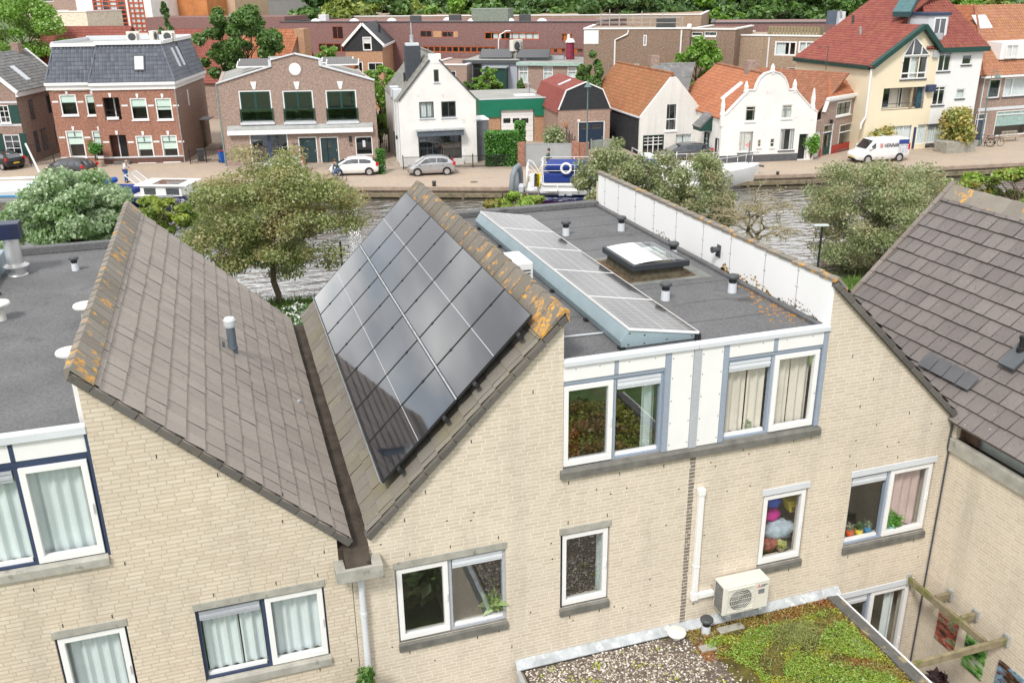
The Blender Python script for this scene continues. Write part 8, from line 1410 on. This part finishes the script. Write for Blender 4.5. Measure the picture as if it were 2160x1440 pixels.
# bare tree
def bare(label, loc, h, seed):
    rg = random.Random(seed); t = thing('bare_tree', label, 'tree', loc, 0); mb = MB(); tips = []
    def grow(p, d, L, r, lev):
        q = p+d*L; mid = p.lerp(q, .5)+Vector((rg.uniform(-.08, .08), rg.uniform(-.08, .08), .04))*L; mb.tube([p, mid, q], [r, r*.85, r*.68], 6 if lev < 3 else 4)
        if lev >= 6 or r < .007: tips.append(q); return
        for k in range(2 if lev < 1 else rg.choice((2, 3, 3))):
            a = rg.uniform(0, 2*pi); s = rg.uniform(.55, 1.15); nd_ = (d+Vector((cos(a)*s, sin(a)*s, rg.uniform(-.35, .12)))).normalized(); grow(q if rg.random() < .75 else mid, nd_, L*rg.uniform(.68, .9), r*.66, lev+1)
    for k in range(3): a = k*2.1+.3; grow(Vector((0, 0, 0)), Vector((cos(a)*.3, sin(a)*.3, 1)).normalized(), h*.3, .12, 0)
    mb.build('trunk', M('lichened_bark', (.36, .31, .2), .95, .3, 8, stain=((.35, .3, .1), 4, .55)), t, smooth='all'); rr_ = random.Random(2); cl = [(tuple(p), (.3, .3, .2)) for p in rr_.sample(tips, min(60, len(tips)))]; leafobj('buds', leaves(260, cl, .06, 5), leafmat('yellow_bud', (.3, .25, .08), (.45, .38, .14), .3), t); return t
pb = at(1590, 500, 31); bare('leafless tree with yellow lichen standing in the water gap right of the white panel wall', (pb.x, pb.y, 0), (at(1590, 372, 31).z), 5)
# flowers on the bank
p = at(632, 650, 26.5); t = thing('flower_bush', 'low bush of white flowers on the bank beyond the valley gutter', 'bush', (p.x, 27.2, 0)); leafobj('foliage', leaves(3000, [((0, 0, .5), (1.6, 1.6, .5))], .12, 3), leafmat('flower_leaf', (.05, .14, .03), (.12, .25, .06)), t); leafobj('flowers', leaves(420, [((0, 0, .75), (1.6, 1.6, .35))], .13, 4, 1.0), leafmat('white_flower', (.75, .75, .72), (.85, .85, .8), .2), t)
gl_m = leafmat('bank_grass', (.10, .2, .03), (.22, .34, .07), .3); V = []; rs2 = np.random.default_rng(8)
P = []
while len(P) < 26000:
    x = rs2.uniform(-3, 36); 
    for a, b in zip(B, B[1:]):
        if a.x <= x < b.x: yb = a.y+(b.y-a.y)*(x-a.x)/(b.x-a.x)
    y = yb-abs(rs2.normal(0, 1.6)); P.append((x, y))
P = np.array(P); n = len(P); h = rs2.uniform(.06, .3, n)*np.where(rs2.random(n) < .1, 2, 1); a = rs2.uniform(0, 6.28, n); w = .02; dx = rs2.normal(0, .06, n); dy = rs2.normal(0, .06, n); V = np.zeros((n, 4, 3))
V[:, 0, 0] = P[:, 0]-w*np.cos(a); V[:, 0, 1] = P[:, 1]-w*np.sin(a); V[:, 1, 0] = P[:, 0]+w*np.cos(a); V[:, 1, 1] = P[:, 1]+w*np.sin(a); V[:, 2, 0] = P[:, 0]+dx+w*.3; V[:, 2, 1] = P[:, 1]+dy; V[:, 2, 2] = h; V[:, 3, 0] = P[:, 0]+dx-w*.3; V[:, 3, 1] = P[:, 1]+dy; V[:, 3, 2] = h
o = leafobj('bank_grass', V.reshape(-1, 3), gl_m); tag(o, 'rough green grass along the canal bank', 'grass', kind='stuff')
# ================================================================== BEHIND the street
def block(name, label, pxl, pyl, pxr, pyr, fd, depth, mat, cat='building', roofm=None, wins=[], parapet=True, side=None):
    fl, fr_ = fd if hasattr(fd, '__len__') else (fd, fd); a = CAM+ray(pxl, pyl)*fl; b = CAM+ray(pxr, pyr)*fr_; h = (a.z+b.z)/2; a.z = b.z = 0; d = b-a; t = thing(name, label, cat, a, math.atan2(d.y, d.x)); fr = Frame.__new__(Frame); fr.O = a; fr.L = d.length; fr.u = d.normalized(); fr.n = Vector((fr.u.y, -fr.u.x, 0)); fr.rz = math.atan2(d.y, d.x); fr.r = t; fr.h = h
    R = [fr.rect(*w[:4]) for w in wins]; box_walls(fr, 0, fr.L, 0, h, depth, R, mat)
    prop('roof', roofm or felt_grey, fr, (.3, fr.L-.3, .3, depth-.3, h-.3, h-.1))
    if parapet: prop('roof_edge', white if parapet == 'w' else darkgrey if parapet == 'd' else lightgrey, fr, (-.08, fr.L+.08, -.08, .35, h+.001, h+.14), (-.08, .35, .35, depth, h+.001, h+.14), (fr.L-.35, fr.L+.08, .35, depth, h+.001, h+.14))
    for r_, w in zip(R, wins):
        k = w[4] if len(w) > 4 else {}; hwin(fr, r_, **k)
    return fr
orw = M('orange_frame', (.4, .1, .03), .6); far_tree1 = leafmat('far_leaf', (.06, .15, .025), (.18, .32, .07), .35, (.1, .2, .04), .3); far_tree2 = leafmat('far_leaf_bright', (.12, .27, .025), (.28, .48, .07), .4); far_tree3 = leafmat('far_leaf_dark', (.06, .14, .035), (.16, .28, .08), .4); far_tree4 = leafmat('far_leaf_yellow', (.2, .28, .05), (.38, .44, .1), .35)
# long purple brick building
wl_ = [(701, 56, 724, 83, dict(fmat=orw, bars=[('v', .45)])), (886, 65, 911, 79, dict(fmat=orw, bars=[('v', .5)])), (932, 67, 956, 79, dict(fmat=orw, bars=[('v', .5)])), (1022, 68, 1138, 84, dict(fmat=orw, fw=.12, cur=[(.15, .3, curtain_white), (.45, 1, curtain_white)], bars=[('v', k/8, .1) for k in range(1, 8)])), (1185, 71, 1207, 87, dict(fmat=orw, cur=[(.1, .9, M('orange_shade', (.55, .18, .04), .8))])), (672, 92, 735, 110, dict(fmat=orw, bars=[('v', k/4, .15) for k in range(1, 4)])), (890, 98, 1046, 111, dict(fmat=orw, bars=[('v', k/12, .2) for k in range(1, 12)], fw=.12)), (1098, 102, 1230, 112, dict(fmat=orw, bars=[('v', k/8, .6) for k in range(1, 8)]))]
fr = block('long_building', 'long low purple brown brick building with orange framed windows behind the street', 590, 44, 1262, 52, (126, 112), 16, purple_brick, wins=wl_, parapet='d')
for i, (a, b) in enumerate(((942, 966), (974, 976))): 
    if i == 0: r4 = fr.rect(914, 66, 931, 79); prop('orange_panel', M('pale_orange_panel', (.5, .28, .15), .7), fr, (r4[0], r4[1], -.02, -.001, r4[2], r4[3])); r4 = fr.rect(957, 67, 966, 79); prop('orange_panel', M('pale_orange_panel', (.5, .28, .15), .7), fr, (r4[0], r4[1], -.02, -.001, r4[2], r4[3]))
dome = MB(); dome.lathe([(.7, 0), (.65, .2), (.4, .4), (.05, .48)], n=12); rg = random.Random(4); D0_ = None
for i in range(7):
    u = 3+i*5.6+rg.random()*2; y = 3+rg.random()*7; p = fr.O+fr.u*u-fr.n*y+Vector((0, 0, fr.h-.1)); lab = 'white roof dome on the long brick building, ' + ('leftmost', 'second from left', 'third from left', 'middle one', 'third from right', 'second from right', 'rightmost')[i]
    if D0_ is None: D0_ = dome.build('roof_dome', white, smooth='all'); tag(D0_, lab, 'roof dome', 'white roof domes'); D0_.location = p
    else: c = D0_.copy(); COL.objects.link(c); c.location = p; c['label'] = lab
for i, (u, y, w, d, h, mt_) in enumerate(((27, 4, 5.2, 2.2, 1.7, M('grey_green_box', (.2, .24, .2), .7)), (2, 7, 1.2, 1, .9, lightgrey), (17.5, 5, 1.6, .4, .8, darkgrey), (22, 8, 1.8, .4, .8, darkgrey), (33, 6, 1.6, .3, .9, darkgrey))): q = MB(); q.box(0, w, 0, d, 0, h); o = q.build('rooftop_unit', mt_, bevel=.05); o.location = fr.O+fr.u*u-fr.n*y+Vector((0, 0, fr.h-.1)); o.rotation_euler = (0, 0, fr.rz); tag(o, ('large grey green plant room on the long brick building', 'small pale box at the left end of the long brick building roof', 'row of dark vent pipes on the middle of the long brick building roof', 'row of dark vent pipes right of the middle on the long brick building', 'row of dark vent pipes near the right end of the long brick building')[i], 'rooftop unit')
block('low_building', 'long pale flat roofed building behind the purple brick building', 700, 36, 1480, 32, (146, 132), 20, tan_brick, parapet='w', roofm=M('pale_gravel_roof', (.5, .45, .42), .9, .1, .4)); block('low_building', 'long flat roofed brick building left of the cream house in the background', 1500, 50, 1830, 48, (118, 114), 14, purple_brick, parapet='d', wins=[(1512, 78, 1526, 92, dict(fmat=orw)), (1528, 77, 1535, 92, dict(fmat=orw))])
fr = block('brick_block', 'tall blank brown brick block with a white roof edge and white downpipes', 1232, 62, 1456, 62, (99, 97), 10, dark_brick, parapet='w', wins=[(1357, 74, 1364, 97, dict(fmat=white, fw=.12)), (1320, 135, 1348, 148, dict(fmat=white))]); m = MB(); u, z = fr.uz(1298, 70); m.tube([(fr.uz(1326, 62)[0], -.1, fr.h-.1), (fr.uz(1324, 66)[0], -.1, fr.h-.5), (u, -.1, fr.h-1.1), (u, -.1, 0)], .09); m.tube([(fr.uz(1438, 62)[0], -.1, fr.h-.1), (fr.uz(1436, 70)[0], -.1, 0)], .09); m.build('downpipe', white, fr.r); prop('wall_panel', white, fr, (.0, 1.6, -.03, -.001, fr.h-1.5, fr.h-.1)); 
m = MB(); rg = random.Random(9)
for k in range(9): x = fr.L*(.12+.1*k); y = 2+rg.random()*6; m.box(x-.05, x+.05, y-.05, y+.05, fr.h-.2, fr.h+rg.uniform(1.1, 2.1))
for y in (3, 6.5): m.box(1, fr.L*.9, y-.04, y+.04, fr.h+1.0, fr.h+1.08); m.box(1, fr.L*.9, y-.04, y+.04, fr.h+.5, fr.h+.56)
o = m.build('roof_railing', M('rail_grey', (.35, .33, .3), .7)); o.location = fr.O; o.rotation_euler = (0, 0, fr.rz); tag(o, 'grey pole railing and pipes on the tall brown brick block', 'railing')
q = MB(); q.box(0, 1.8, 0, 1.4, 0, 1.1); o = q.build('rooftop_unit', darkgrey, bevel=.1); o.location = fr.O+fr.u*fr.L*.72-fr.n*4+Vector((0, 0, fr.h-.1)); tag(o, 'dark grey ventilation unit on the tall brown brick block', 'rooftop unit')
fr = block('brick_block', 'lower brown brick extension with white window band right of the tall brick block', 1457, 64, 1552, 62, (98, 96), 9, dark_brick, parapet='w', wins=[(1459, 68, 1482, 76, dict()), (1486, 67, 1512, 76, dict()), (1458, 85, 1476, 112, dict(cur=[(0, 1, curtain_white)]))]); r4 = fr.rect(1457, 64, 1552, 79); prop('white_band', white, fr, (0, fr.L*.58, -.03, -.002, r4[2], fr.rect(1457, 67, 1552, 76)[2]-.02))
fr = block('tan_house', 'flat roofed tan brick house with a white window band left of the cream house', 1540, 74, 1760, 80, (99, 94), 9, tan_brick, parapet='w', roofm=M('white_roof', (.6, .6, .58), .8), wins=[(1634, 87, 1680, 118, dict(fmat=white, fw=.16, bars=[('v', .68, .15)], cur=[(0, .5, curtain_white)])), (1684, 87, 1716, 112, dict(fmat=white, fw=.16, bars=[('v', .5, .15)], cur=[(0, 1, curtain_white)])), (1661, 143, 1680, 152, dict(fmat=white)), (1637, 144, 1650, 152, dict(fmat=white))]); m = MB(); m.tube([(fr.uz(1623, 80)[0], -.08, fr.h-.1), (fr.uz(1622, 90)[0], -.08, 0)], .08); m.build('downpipe', white, fr.r); q = MB()
for k in range(16): q.box(.35*k, .35*k+.26, 0, .05, 0, .9)
q.box(0, 5.6, .0, .06, .9, .97); q.box(0, .06, 0, 2, 0, .95); q.box(5.5, 5.56, 0, 2, 0, .95); o = q.build('terrace_railing', wood_old); o.location = fr.O+fr.u*fr.L*.3-fr.n*3+Vector((0, 0, fr.h-.1)); o.rotation_euler = (0, 0, fr.rz); tag(o, 'brown wooden terrace railing on the tan brick house', 'railing')
q = MB(); q.box(0, 1.6, 0, .3, 0, 1.6); o = q.build('roof_vent', M('slate_blue_box', (.1, .13, .17), .6)); o.location = CAM+ray(1745, 52)*112; tag(o, 'dark louvred vent box near the cream house roof', 'vent'); q = MB(); q.box(0, .9, 0, .7, 0, 1.6); o = q.build('roof_vent', lightgrey); o.location = CAM+ray(1768, 54)*112; tag(o, 'pale chimney box beside the dark louvred vent box', 'vent')
# blue grey / brick row with garden doors
fr = block('row_house', 'flat roofed brick row house with three white framed windows behind the green garage', 1092, 132, 1240, 136, (104, 102), 9, taupe_brick, parapet=None, wins=[(1094, 139, 1114, 176, dict(fmat=white, fw=.1, bars=[('h', .66, .1), ('v', .5)], cur=[(0, 1, curtain_white)])), (1146, 140, 1166, 177, dict(fmat=white, fw=.1, bars=[('h', .66, .1), ('v', .5)], cur=[(0, 1, curtain_white)])), (1197, 142, 1216, 164, dict(fmat=white, fw=.1, bars=[('h', .6, .1)], cur=[(0, 1, curtain_white)]))]); prop('gutter', M('mint_gutter', (.35, .48, .44), .6), fr, (-.1, fr.L+.1, -.35, -.001, fr.h-.25, fr.h+.1)); prop('roof', felt_grey, fr, (-.1, fr.L+1, .0, 9, fr.h+.005, fr.h+.08)); prop('duct', zinc, fr, (0, 4.5, 4.0, 4.4, fr.h+.1, fr.h+.55)); zq = fr.h-5.2; m = MB(); m.cyl((fr.L*.62, 5, 5.2+zq), (fr.L*.62, 5, 7.2+zq), .5, .45, n=14); m.build('red_chimney', M('maroon_pot', (.22, .03, .06), .6), fr.r); m = MB(); m.cyl((fr.L*.62, 5, 7.2+zq), (fr.L*.62, 5, 7.6+zq), .6, .35, n=14); m.cyl((fr.L*.62-.2, 5, 7.6+zq), (fr.L*.62-.2, 5, 8.1+zq), .16); m.build('chimney_pot', white, fr.r)
fr = block('row_house', 'pale blue grey rendered row house with a dark green garden room', 978, 127, 1091, 131, (105, 104), 9, M('blue_grey_render', (.40, .43, .50), .9, .05, 1), parapet=None, wins=[(998, 135, 1017, 178, dict(fmat=greenpaint, bars=[('h', .75, .1)]))]); prop('gutter', darkgrey, fr, (-.1, fr.L+.05, -.3, -.001, fr.h-.25, fr.h+.1)); prop('roof', felt_grey, fr, (-.1, fr.L, .0, 9, fr.h+.005, fr.h+.08)); r4 = fr.rect(1030, 141, 1072, 186); q = MB(); q.box(r4[0], r4[1], -2.0, -.05, 0, r4[3]); gr = q.build('garden_room', greenpaint, fr.r); prop('garden_room_roof', zinc, fr, (r4[0]-.2, r4[1]+.2, -2.2, -.05, r4[3]+.001, r4[3]+.15), parent=gr); prop('roof_unit_base', concrete, fr, (fr.L*.8, fr.L*.95, 3, 4.2, fr.h+.081, fr.h+.7))
for i in range(2): t = thing('solar_module', ('black tilted solar panel on the blue grey row house roof, left one', 'black tilted solar panel on the blue grey row house roof, right one')[i], 'solar panel', fr.O+fr.u*(1.4+4.4*i)-fr.n*2.0+Vector((0, 0, fr.h+.06)), fr.rz, 'tilted panels on the row house'); q = MB(); q.hexa([(0, 0, .1), (3.9, 0, .1), (3.9, 1.4, 1.0), (0, 1.4, 1.0), (0, -.03, .16), (3.9, -.03, .16), (3.9, 1.36, 1.06), (0, 1.36, 1.06)]); q.build('frame', black, t); q = MB(); q.q((.05, -.02, .172), (3.85, -.02, .172), (3.85, 1.33, 1.055), (.05, 1.33, 1.055)); q.build('glass', cellmat, t)
ac3 = dup(AC0, fr.O+fr.u*fr.L*.88-fr.n*3.6+Vector((0, 0, fr.h+.7)), fr.rz+1.0, 'tall white air conditioner on a block on the row house roof', None, 1.5); ac3.pop('group', None) if 'group' in ac3 else None
t = thing('street_lamp', 'white street lamp with a bent arm behind the row house roof', 'street lamp', (CAM+ray(1052, 128)*116)*1-Vector((0, 0, (CAM+ray(1052, 128)*116).z+.2)), 0); q = MB(); q.tube([(0, 0, 0), (0, 0, 8.0), (.2, 0, 8.8), (1.0, 0, 9.2)], .07, 8); q.build('post', white, t); q = MB(); q.box(.9, 1.6, -.15, .15, 9.15, 9.3); q.build('lamp_head', white, t, bevel=.05)
block('low_building', 'white edged low shed between white gable house and row house', 898, 138, 984, 138, (104, 103), 10, taupe_brick, parapet='w', wins=[(930, 150, 962, 172, dict(fmat=white))], roofm=M('gravel_roof', (.38, .35, .3), .95, .2, 2))
# dark gable house
fr = Frame('gable_house', 'brick house with a black boarded gable, white bargeboards and dark roof', (738, 234), (814, 233)); L = fr.L; ze = fr.uz(738, 92)[1]; zp = fr.uz(772, 52)[1]; zc = fr.uz(775, 108)[1]; w_ = fr.rect(765, 78, 784, 107); D_ = 13; w2 = [fr.rect(776, 132, 808, 150), fr.rect(748, 130, 766, 160)]
m = MB(); wall(m, [(0, L, 0, zc, zc)], w2); m.box(0, .3, .3, D_, 0, ze); m.box(L-.3, L, .3, D_, 0, ze); m.build('wall', orange_brick, fr.r); m = MB(); wall(m, [(0, L/2, zc+.001, ze, zp), (L/2, L, zc+.001, zp, ze)], [w_], -.06); m.build('gable_boards', bb, fr.r); hwin(fr, w_, white, fw=.14, bars=[('h', .55, .1)], blindf=.4, blindm=white, y=-.06); [hwin(fr, w, white, fw=.12, bars=[('v', .5)]) for w in w2]
kk = (zp-ze)/(L/2); ds = M('black_slate', (.045, .048, .055), .7, .15, 1.5)
roof([(-.25, -.2, ze-.25*kk), (L/2, -.2, zp+.05), (L/2, D_, zp+.05), (-.25, D_, ze-.25*kk)], ds, fr.r, 'roof', .4, .3, .012, 111); roof([(L/2, -.2, zp+.05), (L+.25, -.2, ze-.25*kk), (L+.25, D_, ze-.25*kk), (L/2, D_, zp+.05)], ds, fr.r, 'roof', .4, .3, .012, 112); m = MB(); m.bar((-.3, -.25, ze-.3*kk), (L/2, -.25, zp+.1), .14, .3); m.build('bargeboard', white, fr.r); m = MB(); m.bar((L+.3, -.25, ze-.3*kk), (L/2, -.25, zp+.1), .14, .3); m.box(L+.1, L+.35, -.2, D_, ze-.5, ze-.25); m.build('bargeboard', white, fr.r); m = MB(); m.cyl((L*.78, 6, zp-1.6), (L*.78, 6, zp-.2), .14); m.build('vent_pipe', black, fr.r)
# red roofs
def ridge_house(name, label, pl, pr, fd, width, ze, mat, wallm, side=1, hip=0, seed=1):
    """ridge runs between two pixels at height z_r; front slope comes down towards the camera."""
    a = CAM+ray(*pl)*fd[0]; b = CAM+ray(*pr)*fd[1]; z_r = (a.z+b.z)/2; d = (b-a); L = d.length; rz = math.atan2(d.y, d.x); n_ = Vector((d.y, -d.x, 0)).normalized(); O = a+n_*width; O.z = 0; t = thing(name, label, 'house', O, rz); m = MB(); m.box(0, L, .2, 2*width-.2, 0, ze)
    m.loft([[(0, .2, ze), (0, width, z_r-.1), (0, 2*width-.2, ze)], [(L, .2, ze), (L, width, z_r-.1), (L, 2*width-.2, ze)]]); m.build('wall', wallm, t); roof([(-.2, -.1, ze-.1), (L+.2, -.1, ze-.1), (L+.2, width, z_r), (-.2, width, z_r)], mat, t, 'roof', .32, .4, .04, seed, True); roof([(-.2, 2*width+.1, ze-.1), (-.2, width, z_r), (L+.2, width, z_r), (L+.2, 2*width+.1, ze-.1)], mat, t, 'roof', .32, .4, .04, seed+1, True); return t, L
ridge_house('row_house', 'long row house with a deep red tile roof behind the mansard house', (95, 53), (276, 59), (112, 110), 5.5, 4.0, red_tile, taupe_brick, seed=121); t, L = ridge_house('row_house', 'row house with a red tile roof and white gutter behind the tall conifer', (356, 58), (505, 66), (112, 109), 5.5, 4.2, red_tile, taupe_brick, seed=123)
t, L = ridge_house('row_house', 'house with a bright orange tile roof and white dormer behind the leafy tree', (520, 60), (630, 64), (108, 106), 5.0, 4.2, orange_tile, taupe_brick, seed=125); m = MB(); m.box(L*.6, L*.9, 1.2, 4, 5.2, 6.9); m.build('dormer', white, t); m = MB(); m.box(L*.64, L*.86, 1.19, 1.2, 5.6, 6.6); m.build('dormer_pane', glass_dark, t); m = MB(); m.box(L-.2, L+1.0, 4.3, 5.8, 4, 10.0); m.build('chimney', orange_brick, t)
t, L = ridge_house('garden_shed', 'small shed with an orange tile roof and green gable behind the brown brick building', (713, 132), (748, 134), (100, 99), 2.5, 2.6, old_orange, greenpaint, seed=127)
block('brick_wall_building', 'long dark purple brick wall with a white coping at the top left', 306, 33, 600, 40, (132, 128), 8, purple_brick, parapet=None)
# institution top left
fr = block('office_building', 'white office building with a red framed glass front at the top left', 152, -40, 312, -36, (140, 138), 14, white_wall, parapet='w', wins=[(197, -15, 267, 58, dict(fmat=M('red_steel', (.42, .09, .045), .5), fw=.2, blindf=.0 or None, bars=[('v', k/4, .22) for k in range(1, 4)]+[('h', k/8, .2) for k in range(1, 8)], cur=[(.1, .3, curtain_white), (.5, .7, curtain_white)])), (272, -15, 306, 70, dict(fmat=M('red_steel', (.42, .09, .045), .5), fw=.25, bars=[('v', .33, .22), ('v', .66, .22)]+[('h', k/8, .2) for k in range(1, 8)], cur=[(0, 1, curtain_white)]))]); 
block('timber_building', 'orange timber clad building at the top left behind the conifer', 330, -30, 432, -28, (146, 144), 12, M('orange_boards', (.50, .20, .07), .7, .2, .7), parapet=None); block('beige_building', 'pale beige building at the top right of the orange timber building', 432, -25, 492, -24, (150, 149), 12, M('beige_boards', (.55, .40, .27), .8, .08, 1), parapet=None); block('apartment_block', 'brown brick flats with balconies at the top left corner', 40, -45, 156, -42, (158, 156), 10, taupe_brick, wins=[(70, -8, 84, 6, dict(fmat=white)), (86, -6, 112, 4, dict(fmat=white)), (66, 16, 84, 24, dict(fmat=white)), (92, 16, 112, 24, dict(fmat=white))]); block('low_building', 'cream low building with a yellow roof edge at the top left', 60, 24, 182, 28, (130, 128), 8, M('cream_low', (.68, .62, .5), .9), parapet='w', wins=[(88, 38, 98, 50, dict())])
fr = block('grey_row', 'long grey tiled row of houses far away at the top', 500, 2, 790, -4, (190, 185), 10, grey_tile, parapet='d'); 
# trees between and behind
def bg_tree(label, px, py_top, rpx, z_top, mat, n, leaf, seed, shape='round', name='tree', rz=None, k=40, group=None, trunk=.2):
    p = CAM+ray(px, py_top)*z_top; z_top = p.z; p.z = 0; dist = (p-CAM).length; r = rpx*dist/FPX; return tree(name, label, p, z_top, (r, r, rz or r*.9), z_top*.3, mat, n, leaf, k, seed, trunk, shape=shape, crz=.75, group=group)
bg_tree('big bright green tree at the top left corner', 25, -25, 105, 108, far_tree2, 26000, .2, 41, k=70, rz=5.2); bg_tree('tall dark conifer before the orange timber building', 344, 8, 30, 104, far_tree3, 7000, .2, 42, 'cone', 'conifer', rz=5); bg_tree('large leafy green tree between the mansard house and brown brick building', 503, 8, 78, 97, far_tree1, 26000, .2, 43, k=70, rz=4.6); bg_tree('small bright green tree behind the right shoulder of the stepped gable', 678, 96, 40, 97, far_tree2, 6000, .18, 44, rz=2.0); bg_tree('yellow green tree in the passage between brick building and white gable house', 797, 175, 26, 88, far_tree2, 7000, .16, 45, rz=2.6); bg_tree('yellow green tree above the chimney end of the white gable roof', 800, 138, 40, 101, far_tree2, 5000, .17, 46, rz=1.8)
bg_tree('bright green round tree behind the orange roofed white house', 1478, 86, 65, 93, far_tree2, 16000, .2, 47, k=60, rz=3.8); bg_tree('dark green pointed tree between row house and orange roofed white house', 1249, 115, 34, 92, far_tree1, 9000, .18, 48, 'round', 'conifer', rz=2.4); bg_tree('round green garden tree before the dark green garden room', 1028, 143, 32, 98, leafmat('garden_leaf', (.10, .24, .02), (.24, .40, .06), .3), 7000, .15, 49, rz=1.6); bg_tree('small slim garden tree beside the blue grey row house wall', 1100, 165, 13, 99, far_tree1, 1800, .14, 50, rz=1.4); bg_tree('low green shrub left of the round garden tree', 985, 170, 16, 98, far_tree1, 1500, .14, 51, rz=1.0)
bg_tree('light green tree right of the orange tile roof at the top right', 2150, 10, 50, 126, far_tree2, 12000, .22, 52, rz=4.5); bg_tree('light green tree beyond the cream house roof at the top right', 2065, -5, 60, 132, far_tree4, 9000, .24, 53, rz=4.5)
# woods at the top: individual trees copied from six kinds
kinds = []; rg = random.Random(77)
for i, (mt_, sh) in enumerate(((far_tree1, 'round'), (far_tree2, 'round'), (far_tree3, 'round'), (far_tree1, 'round'), (far_tree4, 'round'), (far_tree3, 'round'))): kinds.append(tree('tree', 'tree in the green wood along the top of the photo', (0, 0, 0), 11, (5, 5, 4.6), 3, mt_, 9000, .42, 46, 200+i, .3, group='trees of the wood at the top of the photo', crz=.75))
spots = []
for row, (dist, y0) in enumerate(((152, 0), (168, 0), (190, 0), (220, 0))):
    x = -60
    while x < 235:
        spots.append((x+rg.uniform(-2, 2), dist+rg.uniform(-5, 5)-x*.22, row)); x += rg.uniform(5.2, 7.6)
used_k = set(); n_ = 0
for (x, y, row) in spots:
    p = Vector((x, y, 0)); dd_ = p-CAM; px = CPX+FPX*dd_.dot(R_)/dd_.dot(F_)
    if px < 640 and row < 3 or px < 560 or px > 2300: continue
    k = rg.choice((0, 0, 1, 2, 2, 3, 4, 5)); s = rg.uniform(1.0, 1.5); 
    if k not in used_k: used_k.add(k); kinds[k].location = p; kinds[k].scale = (s, s, s*rg.uniform(.9, 1.1))
    else: dup(kinds[k], p, rg.random()*6, None, None, (s, s, s*rg.uniform(.85, 1.15)))
    n_ += 1
for k in range(6):
    if k not in used_k: kinds[k].location = (150+k*8, 150, 0)
hz = thing('far_hedge', 'yellow green hedge line below the wood at the top of the photo', 'hedge', (60, 158, 0)); leafobj('foliage', leaves(6000, [((i*6.5-20, -i*1.2, 1.6), (4.5, 2.5, 1.8)) for i in range(18)], .4, 71), far_tree4, hz)
